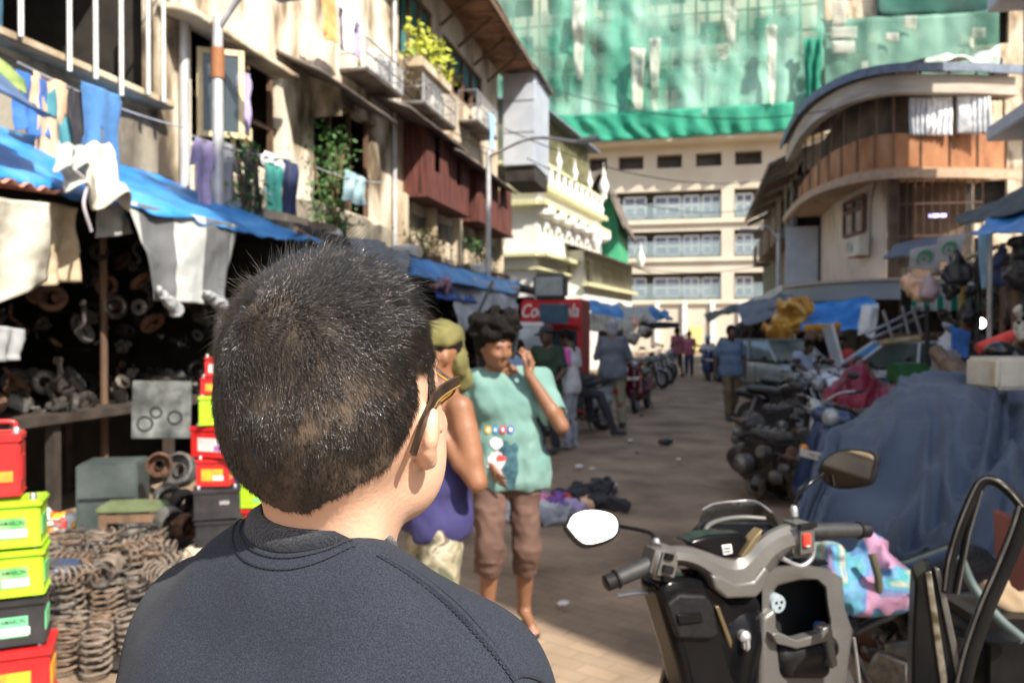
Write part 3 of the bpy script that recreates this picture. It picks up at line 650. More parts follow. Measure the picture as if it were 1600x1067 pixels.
# second netted building on the right
f2 = thing('tower_block', 'unfinished block behind the rounded corner house, wrapped in dusty green netting', 'building', (25, 64, 0)); Y2 = 64.6
w2 = MB(); X2 = onY(1288, 200, Y2).x; h2 = []
for k in range(7):
    for j in range(5): h2.append((.8+j*3.1, 3+j*3.1, 10+k*4, 12.4+k*4))
wall_holes(w2, (X2, Y2, 0), (1, 0, 0), 0, 21, 0, 36, h2, .5); wall_holes(w2, (X2, Y2+8, 0), (0, -1, 0), 0, 8, 0, 30, [], .3); adopt(w2.build('wall', m_plasterB, smooth=None), f2)
i2 = MB(); i2.box((X2+8.5, Y2+4.5, 15), (16.5, 7, 30)); adopt(i2.build('interior', m_dark, smooth=None), f2)
n3 = sheet('netting', onY(1287, 32, Y2-1), onY(1560, 16, Y2-1), onY(1562, 150, Y2-1), onY(1287, 190, Y2-1), m_net3, nu=50, nv=20, amp=.2, s=.5, folds=6, famp=.1, thick=.01)
tag(n3, 'dusty green netting stretched in panels above the rounded corner house', 'netting')
n4 = sheet('netting', onY(1370, -60, Y2-.6), onY(1570, -60, Y2-.6), onY(1562, 24, Y2-.6), onY(1370, 26, Y2-.6), mat('dark_green_net', (.01, .05, .04), .8, c2=(.02, .12, .09), scale=.6), nu=30, nv=10, amp=.2, s=.5, folds=4, thick=.01)
tag(n4, 'very dark green netting on the highest floors at the top right', 'netting')
for i, (a, b, c, d) in enumerate([(1300, 0, 1322, 40), (1298, 42, 1340, 60), (1300, 64, 1336, 84), (1383, 52, 1404, 66), (1412, 26, 1432, 46), (1518, 44, 1540, 60), (1346, 96, 1356, 112), (1515, 60, 1522, 76)]):
    o = sheet('plastic_sheet', onY(a, b, Y2-1.5), onY(c, b, Y2-1.5), onY(c, d, Y2-1.4), onY(a, d, Y2-1.4), m_pale, nu=8, nv=6, amp=.15, s=1, thick=.01)
    tag(o, 'pale plastic patch on the dusty green netting of the right hand block', 'plastic sheet', 'pale patches on the right netting')
# ---------------- rounded corner house on the right
m_pinkp = ramp_mat('pinkish_plaster', [(.25, (.22, .15, .11)), (.38, (.50, .41, .33)), (.5, (.60, .52, .44)), (.8, (.66, .58, .50))], .85, scale=.9, detail=8, bump=.2, stretch=(1, 1, .7))
EP = bez([(8.6, 25.6, 0), (6.7, 24.9, 0), (4.9, 24.75, 0), (3.95, 26.3, 0), (3.55, 29, 0), (3.5, 33.5, 0)], 7)
RH = thing('corner_house', 'rounded corner house with rusty balcony band and cream curved wall on the right', 'house', (5, 27, 0))
def off_path(P, d):
    out = []
    for i, p in enumerate(P):
        t = (P[min(i+1, len(P)-1)]-P[max(i-1, 0)]).normalized(); n = V((t.y, -t.x, 0))   # right-hand normal
        out.append(p-n*d*1.0)
    return out
# path runs right->left round the corner; outward normal = toward camera
def ring(P, d0, d1, z0, z1, mb, sub=1):
    A_ = off_path(P, d0); B_ = off_path(P, d1); mb.grid([[A_[i]+zup()*z0, A_[i]+zup()*z1, B_[i]+zup()*z1, B_[i]+zup()*z0, A_[i]+zup()*z0] for i in range(len(P))]); return mb
sgn = 1 if (off_path(EP, 1)[8]-EP[8]).y < 0 else -1    # +1: positive offset = outward
O_ = lambda d: d*sgn
b = MB(); ring(EP[11:], O_(-1.1), O_(-1.4), 2.9, 6.05, b); adopt(b.build('wall', m_pinkp, smooth=50), RH)
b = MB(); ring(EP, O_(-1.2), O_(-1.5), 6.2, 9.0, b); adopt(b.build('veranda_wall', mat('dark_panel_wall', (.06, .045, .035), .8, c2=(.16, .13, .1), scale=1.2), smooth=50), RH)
b = MB(); ring(EP, O_(-.28), O_(-.34), 6.2, 7.2, b); adopt(b.build('balcony', m_rust, smooth=50), RH)
b = MB()
for i in range(0, len(EP), 3):
    p = off_path(EP, O_(-.25))[i]; b.tube([p+zup()*6.2, p+zup()*7.2], .02, 6)
    p = off_path(EP, O_(-.36))[i]; b.tube([p+zup()*7.2, p+zup()*8.95], .035, 6)
adopt(b.build('post', m_wood, smooth=60), RH)
b = MB(); ring(EP, O_(0), O_(-1.5), 6.05, 6.2, b); adopt(b.build('floor_slab', mat('warm_slab', (.38, .22, .12), .8, c2=(.46, .3, .18)), smooth=50), RH)
b = MB(); EPo = off_path(EP, O_(.35)); EPi = off_path(EP, O_(-3.2))
b.grid([[EPo[i]+zup()*8.9, EPi[i]+zup()*9.9] for i in range(len(EP))]); adopt(b.build('roof', m_corr, smooth=50, solid=.08), RH)
b = MB(); ring(EP, O_(.42), O_(.36), 8.72, 8.96, b); adopt(b.build('gutter', mat('blue_grey_gutter', (.10, .13, .19), .6, c2=(.18, .22, .28)), smooth=50), RH)
b = MB(); ring(EP, O_(.2), O_(-.1), 8.2, 8.7, b); o = adopt(b.build('fascia', mat('cream_fascia', (.36, .30, .24), .8, c2=(.5, .44, .36), scale=1, stretch=(1, 1, 5)), smooth=50), RH)
b = MB(); ring(EP, O_(.3), O_(.2), 5.85, 6.08, b); adopt(b.build('ledge', mat('warm_trim', (.42, .28, .18), .8, c2=(.5, .36, .25)), smooth=50), RH)
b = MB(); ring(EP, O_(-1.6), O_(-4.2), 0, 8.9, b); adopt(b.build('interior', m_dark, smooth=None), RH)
# window with frame on the curve, small window
def on_wall(px, py, P, lo_, hi_):
    best = None; 
    for i in range(lo_, hi_):
        a, c = P[i], P[i+1]; t = (c-a); n = V((t.y, -t.x, 0)).normalized(); q = onP(px, py, a, n); s_ = (q-a).dot(t)/t.length_squared
        if -.02 <= s_ <= 1.02: return q, t.normalized(), n*(-sgn if False else 1)
    return None
WP = off_path(EP, O_(-1.08))
def wall_item(px0, py0, px1, py1):
    for lo_ in (0,):
        r0 = on_wall((px0+px1)/2, (py0+py1)/2, WP, 0, len(WP)-1)
        q, t, n = r0; 
        if n.dot(V((0, -1, 0))) < 0: n = -n
        d = pix(q)[2]; return q, t, n, (py1-py0)/F_*d, (px1-px0)/F_*d/max(.3, abs((CR.transposed()@t).x))
q, t, n, hh, ww = wall_item(1321, 312, 1348, 366); M = Matrix((t, n, zup())).transposed()
f = MB(); 
for s_ in (-1, 0, 1): f.box(q+t*s_*ww/2+n*.03, (.09, .08, hh), M)
for s_ in (-1, .35, 1): f.box(q+zup()*s_*hh/2+n*.03, (ww, .07, .09), M)
fo = adopt(f.build('window_frame', mat('dull_red_frame', (.12, .05, .04), .7, c2=(.2, .09, .07)), smooth=None), RH)
g_ = MB().box(q+n*.01, (ww-.05, .02, hh-.05), M).build('pane', m_glassd, smooth=None); g_.parent = fo; g_.matrix_parent_inverse = Matrix.Identity(4)
# AC outdoor unit on it
q, t, n, hh, ww = wall_item(1333, 372, 1371, 400); ww = .82; hh = .56; M = Matrix((t, n, zup())).transposed()
acu = thing('ac_unit', 'white outdoor air conditioner on the curved cream wall of the corner house', 'air conditioner', q+n*.2)
a_ = MB(); a_.rbox(q+n*.25, (ww, .32, hh), .02, M); adopt(a_.build('case', mat('ac_cream', (.55, .52, .44), .5, c2=(.62, .6, .52)), smooth=40), acu)
a_ = MB(); a_.torus(q+n*.42-t*(-ww*.18), hh*.34, .012, n); [a_.torus(q+n*.42-t*(-ww*.18), hh*r_, .006, n) for r_ in (.1, .18, .26)]; adopt(a_.build('fan_grille', m_metal, smooth=60), acu)
a_ = MB(); [a_.box(q+t*s_*ww*.3+n*.2-zup()*(hh/2+.03), (.04, .45, .04), M) for s_ in (-1, 1)]; adopt(a_.build('bracket', m_rust, smooth=None), acu)
cb = MB(); c0 = q+n*.05; cb.tube(bez([c0-t*.4+zup()*.2, c0-t*.45+zup()*1.2, c0-t*.8+zup()*1.9, c0-t*1.8+zup()*2.2], 6), .02, 6); adopt(cb.build('cable', m_black, smooth=60), RH)
# veranda grille between the curved wall and the right end (px 1400-1530)
gv = MB(); ga, gb_ = onP(1404, 300, V((6, 24.9, 0)), V((.05, -1, 0))), onP(1535, 300, V((6, 24.9, 0)), V((.05, -1, 0)))
for i in range(11):
    p = ga+(gb_-ga)*i/10; gv.tube([(p.x, p.y, 3.3), (p.x, p.y, 5.95)], .018, 6)
for z in (3.5, 4.3, 5.2, 5.9): gv.tube([(ga.x, ga.y, z), (gb_.x, gb_.y, z)], .02, 6)
adopt(gv.build('window_grille', mat('brown_bars', (.1, .05, .03), .7), smooth=60), RH)
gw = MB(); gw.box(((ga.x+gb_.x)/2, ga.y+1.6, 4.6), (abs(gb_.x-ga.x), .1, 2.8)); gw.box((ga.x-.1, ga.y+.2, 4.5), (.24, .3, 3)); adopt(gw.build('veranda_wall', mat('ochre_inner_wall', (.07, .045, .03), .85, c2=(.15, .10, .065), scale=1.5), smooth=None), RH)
tl = MB(); tl.box(onP(1465, 337, V((6, 25.8, 0)), V((0, -1, 0))), (.45, .05, .09)); adopt(tl.build('tube_light', mat('lilac_tube_light', (.5, .45, .95), emit=1.6), smooth=None), RH)
# ground floor canopy
CA = thing('shop_canopy', 'long pale grey fascia canopy over the stalls at the foot of the corner house', 'canopy', (4.5, 24.5, 2.6))
b = MB(); ring(EP[5:], O_(.95), O_(.85), 2.5, 3.0, b); adopt(b.build('fascia', mat('pale_grey_board', (.30, .34, .37), .7, c2=(.36, .40, .43), scale=.8), smooth=50), CA)
b = MB(); ring(EP[5:], O_(1.05), O_(-1.3), 3.0, 3.07, b); adopt(b.build('roof', mat('buff_canopy_edge', (.5, .4, .3), .8, c2=(.6, .5, .4)), smooth=50), CA)
# curtains on the upper veranda
for (a, bq, c, d, mm, lb_) in [(1421, 152, 1450, 212, 'palegrey', 'beige patterned curtain, left one'), (1450, 151, 1488, 212, 'white', 'crumpled grey white curtain'), (1496, 150, 1516, 208, 'white', 'bright white curtain'), (1516, 150, 1549, 209, 'palegrey', 'right curtain, shade painted blue grey')]:  # last piece: shade at the curtain's right end, put into its colour
    pl_ = V((6, 24.95, 0)); nn = V((.1, -1, 0)).normalized()
    o = sheet('curtain', onP(a, bq, pl_, nn), onP(c, bq, pl_, nn), onP(c, d, pl_, nn), onP(a, d, pl_, nn), m_cloths[mm], nu=24, nv=16, amp=.05, s=3, folds=4, famp=.05)
    tag(o, lb_+' hung in the upper veranda above the rusty balcony', 'curtain', 'curtains of the upper veranda')
# awning junk on its roof + plastic
rp = sheet('tarpaulin', onY(1440, 100, 26), onY(1562, 98, 26), onY(1562, 76, 28.5), onY(1470, 92, 28.5), mat('pale_green_plastic', (.42, .47, .38), .5, c2=(.55, .58, .5), scale=2), nu=30, nv=12, amp=.25, s=1.2)
tag(rp, 'rumpled pale plastic sheet lying on the roof of the corner house', 'tarpaulin')
# ---------------- dark row beyond the corner house
RW = thing('row_houses', 'dark narrow row houses receding behind the corner house on the right', 'building', (5, 40, 0))
w3 = MB(); h3 = [(1+i*2.4, 2.4+i*2.4, z, z+1.4) for i in range(7) for z in (3.6, 6.3)]
wall_holes(w3, (3.75, 50.5, 0), (0, -1, 0), 0, 16.8, 0, 8.3, h3, .2); wall_holes(w3, (3.75, 50.5, 0), (1, 0, 0), 0, 5, 0, 8.3, []); adopt(w3.build('wall', mat('brown_old_wall', (.10, .07, .05), .9, c2=(.26, .2, .15), scale=1.5, detail=8), smooth=None), RW)
i3 = MB(); i3.box((6.4, 42.2, 4), (4.6, 16, 8)); adopt(i3.build('interior', m_dark, smooth=None), RW)
r3 = MB(); r3.grid([[(2.7, y, 8.2), (6.5, y, 9.9)] for y in (33.8, 42, 51)]); adopt(r3.build('roof', m_corr, smooth=None, solid=.1), RW)
for y in (35, 38.5, 42, 46):
    ba = MB(); ba.box((3.35, y, 5.2), (.8, 2.4, .1)); ba.box((2.98, y, 5.7), (.05, 2.4, .9)); ba.grid([[(2.6, yy, 7.4), (3.8, yy, 7.9)] for yy in (y-1.3, y+1.3)]); adopt(ba.build('balcony', m_wood, smooth=None), RW)
wp = MB()
for y in np.arange(35, 50, 1.2): wp.box((3.7, y, 4.6), (.1, .25, 7 if int(y) % 2 else 3))
adopt(wp.build('pilaster', mat('pale_post', (.35, .33, .26), .8), smooth=None), RW)
dkb = MB(); dkb.box((2.72+1.2, 33.6, 4.5), (1.2, .12, 2.4)); adopt(dkb.build('zinc_panel', m_zinc, smooth=None), RW)
# ---------------- near right block that shades the street
NR = thing('glass_building', 'tall grey panelled building with dark glass at the right edge', 'building', (7.6, 10, 0))
m_pan = mat('grey_panel', (.32, .34, .37), .5, c2=(.38, .40, .43), scale=.6)
b = MB(); wall_holes(b, (7.6, 22, 0), (0, -1, 0), 0, 24.0, 0, 20.0, [(.6+i*2.9, 3.1+i*2.9, z, z+2.0) for i in range(8) for z in (3.2, 6.9, 10.4, 13.7)], .3)
wall_holes(b, (7.6, -2.0, 0), (1, 0, 0), 0, 2, 0, 20.0, [], .3); wall_holes(b, (9.6, 22, 0), (-1, 0, 0), 0, 2, 0, 20.0, [], .3); b.box((8.6, 9.7, 20.1), (2.2, 24.8, .3)); wall_holes(b, (9.6, -2.0, 0), (0, 1, 0), 0, 24.0, 0, 20, [], .3); adopt(b.build('wall', m_pan, smooth=None), NR)
b = MB(); b.box((7.85, 10.4, 9.6), (.05, 23, 19)); adopt(b.build('glazing', mat('greenish_glass', (.02, .05, .045), .05, c2=(.04, .09, .08), scale=.5), smooth=None), NR)
b = MB()
for z in (3.1, 6.4, 9.5, 13.0): b.rbox((7.2, 10.4, z), (.8, 23.2, .35), .03)
adopt(b.build('sunshade', mat('pale_sunshade', (.5, .5, .5), .7, c2=(.6, .6, .6)), smooth=None), NR)
# building line behind the camera on the left (its street wall continues)
# ---------------- wires
wr = [((-5.9, 8.4, 5.6), (-5.6, 3.0, 6.4), .25), ((-5.2, 22, 7.2), (3.4, 33, 7.6), .8), ((-5.0, 24, 6.8), (3.5, 38, 7.4), 1.0), ((-5.1, 25, 9.4), (4.9, 26, 8.4), .8), ((-5.9, 15.6, 6.6), (-5.9, 23, 6.9), .2), ((3.5, 33, 7.0), (4.3, 26, 5.6), .3), ((-3.6, 38, 4.8), (3.4, 36, 4.6), .5)]
for i, (a, c, s_) in enumerate(wr):
    a, c = V(a), V(c); P = [a+(c-a)*t-zup()*s_*4*t*(1-t) for t in np.linspace(0, 1, 16)]
    tag(MB().tube(P, .016, 5).build('cable', m_black, smooth=60), ['grey cable sagging across the big dark opening at top left', 'wire strung from the tan house to the dark row houses', 'low wire crossing the street toward the far row', 'wire crossing in front of the green netting', 'wire clipped along the upper tan house wall', 'short wire at the corner house', 'wire over the annex'][i], 'cable', 'overhead wires')
# ================================================================ FOREGROUND MAN
m_skinA = mat('fair_skin', (.62, .37, .25), .5, c2=(.70, .43, .30), scale=14, bump=.08, bscale=220, sub=.12)
def to_np(M): return np.array(M)
hp = at(541, 517, .66)
FM = thing('person', 'young man in the foreground seen from behind, short black hair, glasses and dark grey T-shirt', 'person', (hp.x, hp.y, 0), YAW-math.radians(27))
hp2 = at(515, 517, .655); FM.location = (hp2.x, hp2.y, 0)
BI = (Matrix.Translation(FM.location) @ Matrix.Rotation(FM.rotation_euler.z, 4, 'Z')).inverted()
HZ = 1.572; h0 = BI @ V((hp.x, hp.y, HZ))
HR = Matrix.Rotation(math.radians(27-16), 3, 'Z') @ Matrix.Rotation(math.radians(9), 3, 'X') @ Matrix.Rotation(math.radians(-2), 3, 'Y')
H = lambda x, y, z: h0 + HR @ V((x, y, z)); HRn = np.array(HR)
def head_sdf(s, H, R, k=1.0, ears=True, face=True):
    K = k if hasattr(k, '__len__') else (k, k, k); km = sum(K)/3
    e = lambda c, r, kk=.015, cut=False, RR=R: s.ell(H(*[q*u for q, u in zip(c, K)]), [q*u for q, u in zip(r, K)], RR, kk*km, cut)
    c_ = lambda a, b, r1, r2, kk=.01, cut=False: s.cone(H(*[q*u for q, u in zip(a, K)]), H(*[q*u for q, u in zip(b, K)]), r1*km, r2*km, kk*km, cut)
    e((0, -.014, .045), (.077, .098, .088)); e((0, -.045, .015), (.068, .062, .07), .03)
    e((0, .045, -.005), (.064, .058, .085), .03); e((0, .045, -.055), (.047, .056, .040), .03); e((0, .085, -.080), (.020, .02, .016), .02)
    for x in (-1, 1):
        e((.042*x, .022, -.038), (.020, .042, .036), .03)
        if face:
            e((.032*x, .104, .022), (.014, .012, .01), .012, True); e((.034*x, .088, -.02), (.02, .02, .017), .02); c_((.012*x, .1, .036), (.048*x, .088, .036), .008, .006, .012)
            c_((.0, .101, -.062), (.02*x, .092, -.064), .008, .004, .006)
    if face: c_((0, .1, .03), (0, .118, -.018), .008, .012, .012); c_((.012, .108, -.024), (-.012, .108, -.024), .008, .008, .006)
    if ears:
        for x in (-1, 1):
            E = lambda p: ((.0735+(p[0]-.078)*.78), p[1]*.74-.006, p[2]*.66-.009)
            a = math.radians(28)*x; RE = R@np.array(Matrix.Rotation(-a, 3, 'Z'))@np.array(Matrix.Rotation(math.radians(-8), 3, 'X'))
            pts = [(.076, .012, .012), (.083, .008, .028), (.090, -.006, .034), (.094, -.018, .026), (.093, -.022, .008), (.088, -.018, -.010), (.083, -.008, -.024), (.078, .002, -.029)]
            for p, q in zip(pts, pts[1:]): p_, q_ = E(p), E(q); c_((p_[0]*x, p_[1], p_[2]), (q_[0]*x, q_[1], q_[2]), .0050, .0050, .007)
            e((.077*x, -.010, -.004), (.005, .013, .019), .006, False, RE); e((.0755*x, -.005, -.024), (.0055, .006, .007), .006, False, RE); e((.078*x, .012, -.004), (.005, .005, .008), .005)
            c_((.070*x, -.002, .000), (.079*x, -.010, -.002), .010, .008, .008)
s = SDF((-.36, -.25, 0), (.36, .34, 1.76), .0048)
HK = np.array([.945, .97, 1.0]); head_sdf(s, H, HRn, HK)
nb = V((0, -.004, 1.45)); s.cone(H(0, -.028, -.02), nb, .043, .044, .02); s.cone(H(0, -.02, -.05), nb+V((0, .015, 0)), .040, .043, .02)
for x in (-1, 1):
    s.cone(H(.02*x, -.045, -.03), (.045*x, -.01, 1.40), .018, .02, .02)
    s.cone((.125*x, .01, 1.36), (.185*x, .02, 1.10), .05, .042, .03); s.cone((.185*x, .02, 1.10), (.20*x, .12, .87), .038, .026, .02)
    s.cone((.20*x, .12, .87), (.20*x, .16, .80), .03, .03, .015, sq=(.6, 1, 1)) 
    for j, (dx, L_) in enumerate(((-.02, .07), (-.007, .085), (.007, .08), (.02, .065))): s.cone((.20*x+dx*.6, .165+.0*j, .80-.01), (.20*x+dx*.7, .16-.02, .80-L_), .0085, .0075, .004)
    s.cone((.185*x, .165, .83), (.165*x, .19, .77), .011, .009, .006)
    s.cone((.09*x, 0, .90), (.1*x, .02, .5), .078, .05, .03); s.cone((.1*x, .02, .5), (.1*x, -.02, .09), .05, .035, .02); s.cone((.1*x, -.03, .05), (.11*x, .13, .035), .035, .028, .02)
s.cone((-.09, .02, 1.30), (.09, .02, 1.30), .095, .095, .04); s.cone((0, .01, 1.25), (0, .01, .95), .11, .12, .04); s.cone((-.06, 0, .92), (.06, 0, .92), .1, .1, .03)
body = s.build('body', m_skinA, FM)
# --- T-shirt
m_tee = mat('dark_heather_jersey', (.020, .024, .034), .92, c2=(.038, .044, .060), scale=900, detail=2, lo=.40, hi=.66, bump=.2, bscale=900, sheen=.04, spec=.1)
t = SDF((-.38, -.26, .80), (.38, .30, 1.55), .006)
t.cone((-.08, .01, 1.27), (.08, .01, 1.27), .122, .122, .03); t.cone((-.07, -.015, 1.362), (.07, -.015, 1.362), .10, .10, .05); t.cone((-.07, .01, 1.0), (.07, .01, 1.0), .13, .13, .06); t.cone((-.07, .01, .84), (.07, .01, .84), .135, .135, .06)
for x in (-1, 1):
    t.cone((.02*x, -.018, 1.442), (.128*x, -.005, 1.387), .052, .056, .03); t.cone((.126*x, .0, 1.382), (.18*x, .03, 1.15), .060, .076, .04)
    t.cone((.185*x, .035, 1.13), (.21*x, .05, 1.0), .088, .10, .0, True)
t.cone((-.05, -.03, 1.448), (.05, -.03, 1.448), .046, .046, .035); t.cone((0, -.01, 1.61), (0, -.006, 1.513), .052, .052, .006, True)   # neck hole
t.wrinkle(.008, 5, 3, .8); t.crease(.0015, 7, 5, (1, 1, .6)); t.wrinkle(.0025, 24, 5, .6)
tee = t.build('shirt', m_tee, FM, relax=2)
# --- collar band, seams
TW = np.array([tuple(v.co) for v in tee.data.vertices]); tbvh = BVHTree.FromPolygons([V(v) for v in TW], [tuple(p.vertices) for p in tee.data.polygons])
ncen = V((0, -.008, 1.5))
def ring_on(rad_out, up, n=120):
    P = []
    for k in range(n):
        a = 2*PI*k/n; d = V((math.cos(a), math.sin(a), 0)); o = V((ncen.x, ncen.y, 1.60))+d*rad_out
        hit = tbvh.ray_cast(o, V((0, 0, -1)))
        P.append((hit[0] if hit[0] else V((o.x, o.y, 1.42)), hit[1] if hit[1] else V((0, 0, 1))))
    z = [p[0].z for p in P]
    for _ in range(24): z = [(z[i-1]+z[i]*2+z[(i+1) % n])/4 for i in range(n)]
    return [V((p[0].x, p[0].y, zz+up)) for p, zz in zip(P, z)]
ro1 = ring_on(.059, .0015); n_ = len(ro1)
band = [[], [], [], []]
for k in range(n_):
    a = 2*PI*k/n_; d = V((math.cos(a), math.sin(a), 0)); p = ro1[k]
    back = max(0, -math.sin(a))
    top = V((ncen.x, ncen.y, 0))+d*.0485+V((0, 0, p.z+.010+.004*back))
    band[0].append(p-V((0, 0, .002))); band[1].append(p+(top-p)*.5+d*.003); band[2].append(top); band[3].append(top-d*.004-V((0, 0, .012)))
cb_ = MB(); cb_.grid([[band[j][k % n_] for j in range(4)] for k in range(n_+1)])
m_rib = mat('ribbed_collar', (.017, .020, .029), .92, c2=(.03, .034, .045), scale=300, bump=.5, bscale=500, sheen=.25, spec=.2)
cb_.build('collar', m_rib, FM, smooth=180, solid=.0025)
m_thread = mat('dark_thread', (.012, .013, .02), .8)
def stitches(P, name, r=.0007, ln=.0026, gap=.0012, closed=False):
    mb = MB(); P = P+[P[0]] if closed else P; A_ = np.array([tuple(p) for p in P]); D = np.r_[0, np.cumsum(np.linalg.norm(np.diff(A_, axis=0), axis=1))]
    at_ = lambda d: V([np.interp(d, D, A_[:, q]) for q in range(3)]); d = 0
    while d+ln < D[-1]: mb.tube([at_(d), at_(d+ln)], r, 5); d += ln+gap
    return mb.build(name, m_thread, FM, smooth=60)
def shrink(p, off=.0012):
    h = tbvh.find_nearest(V(p)); n = h[1]; 
    if n.dot(V(p)-h[0]) < -.01: n = -n
    return h[0]+n*off
for rr_ in (.0635, .069):
    rq = ring_on(rr_, .002); rq = rq[66:111] ; stitches([shrink(q) for q in rq], 'seam')
def px_path(pts, n=10):
    out = []
    for px, py in [(p.x, p.y) for p in bez([(a, b, 0) for a, b in pts], n)]:
        o = BI @ CP; d = (BI.to_3x3() @ ray(px, py)).normalized(); h = tbvh.ray_cast(o, d)
        if h[0]: out.append(h[0]+h[1]*.001*(1 if h[1].dot(d) < 0 else -1))
    return out
for pts in ([(588, 868), (640, 900), (700, 948), (745, 995), (780, 1035), (800, 1062)], [(600, 866), (655, 897), (715, 945), (757, 990), (790, 1030), (808, 1058)]):
    q = px_path(pts)
    if len(q) > 3: stitches(q, 'seam')
q = px_path([(800, 1062), (815, 1056), (835, 1060), (850, 1070), (852, 1085)]); 
if len(q) > 3: MB().tube(q, .0012, 6).build('seam', m_thread, FM)
# seam ridge under the stitches
q = px_path([(594, 867), (648, 898), (708, 946), (751, 992), (786, 1032), (804, 1060)])
if len(q) > 3: MB().tube([p-V((0, 0, .0012)) for p in q], .0028, 8).build('seam', m_tee, FM)
# --- trousers and shoes (below the frame, yet part of him)
s = SDF((-.3, -.25, 0), (.3, .3, 1.02), .014)
for x in (-1, 1): s.cone((.085*x, 0, .9), (.1*x, .02, .5), .095, .075, .03); s.cone((.1*x, .02, .5), (.1*x, -.02, .1), .075, .065, .02)
s.cone((-.07, 0, .93), (.07, 0, .93), .115, .115, .03); s.wrinkle(.006, 8, 2); s.build('trousers', m_cloths['navy'], FM)
s = SDF((-.2, -.15, -.01), (.2, .25, .16), .01)
for x in (-1, 1): s.cone((.1*x, -.04, .05), (.11*x, .14, .04), .05, .042, .02); s.cone((.1*x, -.03, .06), (.1*x, -.03, .12), .045, .05, .02)
s.plane((0, 0, .012), (0, 0, -1)); s.build('shoe', m_black, FM)
# --- hair
me = body.data; nv = len(me.vertices); co = np.empty(nv*3); me.vertices.foreach_get('co', co); co = co.reshape(-1, 3)
nrm = np.empty(nv*3); me.vertices.foreach_get('normal', nrm); nrm = nrm.reshape(-1, 3)
h0n = np.array(h0); L_ = (co-h0n)@HRn; LN = nrm@HRn; L_ = L_/HK
def hair_mask(p):
    x, y, z = np.abs(p[:, 0]), p[:, 1], p[:, 2]
    nape = -.028+np.maximum(0, y+.06)*1.3-.012*np.cos(x*45)
    back = (y < -.022) & (z > nape)
    top = (y >= -.022) & (z > .036) & (y < .082-.35*np.maximum(0, x-.03)) & (z > .045+(y-.03)*.6*(y > .03))
    side = (y >= -.022) & (y < .030) & (z > .006) & (x > .06) & (y > .006)
    return (back | top | side) & (z > -.075)
ear = ((np.abs(L_[:, 0]) > .079) & (np.abs(L_[:, 1]+.004) < .03) & (np.abs(L_[:, 2]) < .03))
mask = hair_mask(L_) & (np.linalg.norm(L_-np.array([0, 0, .04]), axis=1) < .15) & ~ear
fc = np.empty(len(me.polygons)*4, np.int32); me.polygons.foreach_get('vertices', fc); fc = fc.reshape(-1, 4)
fk = fc[mask[fc].all(1)]
# undercoat cap
used = np.unique(fk); rem = -np.ones(nv, int); rem[used] = np.arange(len(used))
capv = co[used]+nrm[used]*.0012
m_hair = mat('black_hair', (.009, .008, .008), .24, c2=(.030, .024, .020), scale=60, spec=1.0, coat=.5)
m_under = ramp_mat('hair_undercoat', [(.3, (.045, .031, .022)), (.6, (.08, .056, .038)), (.8, (.12, .085, .056))], .8, scale=9, detail=6, bump=.3)
hb_ = MB(); hair = link('hair', npmesh('hair', capv, rem[fk]), m_under, FM, 180)
# strands
NS = 66000
tri = co[fk]; area = np.linalg.norm(np.cross(tri[:, 2]-tri[:, 0], tri[:, 3]-tri[:, 1]), axis=1)
rng = np.random.default_rng(3); pick = rng.choice(len(fk), NS, p=area/area.sum()); uv = rng.random((NS, 2))
a, b_, c_, d_ = [tri[pick, i] for i in range(4)]; u_, v_ = uv[:, :1], uv[:, 1:]
root = a*(1-u_)*(1-v_)+b_*u_*(1-v_)+c_*u_*v_+d_*(1-u_)*v_; N_ = nrm[fk][pick].mean(1); N_ /= np.linalg.norm(N_, axis=1)[:, None]
lp = (root-h0n)@HRn/HK; ln_ = N_@HRn
WH = np.array([-.020, -.072, .104]); r_ = lp-WH; rd = np.linalg.norm(r_, axis=1)[:, None]; r_t = r_/np.maximum(rd, 1e-4)
tang = r_t-ln_*(r_t*ln_).sum(1)[:, None]; tang /= np.linalg.norm(tang, axis=1)[:, None]+1e-6; spin = np.cross(ln_, tang)
topness = np.clip((lp[:, 2]-.045)/.06, 0, 1)[:, None]; sw = np.exp(-rd/.035)
flow = tang*1.0+spin*(1.1*sw+.12)+np.array([0, 0, -1.0])*(1-topness)*.8
flow -= ln_*(flow*ln_).sum(1)[:, None]; flow /= np.linalg.norm(flow, axis=1)[:, None]+1e-6
clump = np.stack([fbm(lp, 55, q, 2) for q in (1, 2, 3)], 1)
fade = np.clip((lp[:, 2]+.034)/.04, 0, 1)[:, None]
ln = (.0040+.0045*fade)+(.0135*topness**1.2)*(.55+.45*np.clip((lp[:, 1:2]+.09)/.1, 0, 1)); ln = ln*(.7+.6*rng.random((NS, 1)))*(1+.25*clump[:, :1])
thin = np.clip(np.exp(-(rd/.020)**2)*.55+np.exp(-(np.linalg.norm(lp-np.array([.012, -.088, .065]), axis=1)[:, None]/.026)**2)*.38, 0, 1); ln = ln*(1-.45*thin)
stand = .42+.55*topness+.25*(rng.random((NS, 1))-.5); 
edge_up = np.clip((-lp[:, 0:1]-.03)/.05, 0, 1)*topness; stand = stand+.5*edge_up
d0 = flow*.9+ln_*stand+clump*.35+rng.normal(0, .16, (NS, 3)); d0 /= np.linalg.norm(d0, axis=1)[:, None]
d1 = flow*1.05+ln_*stand*.45+clump*.5+np.array([0, 0, -.25])*(1-topness)+rng.normal(0, .14, (NS, 3)); d1 /= np.linalg.norm(d1, axis=1)[:, None]
ln = ln*(1+1.0*(rng.random((NS, 1)) < .05)*topness)
keep = (rng.random((NS, 1)) > thin*.72)[:, 0]
p0 = lp; p1 = p0+d0*ln*.5; p2 = p1+d1*ln*.5
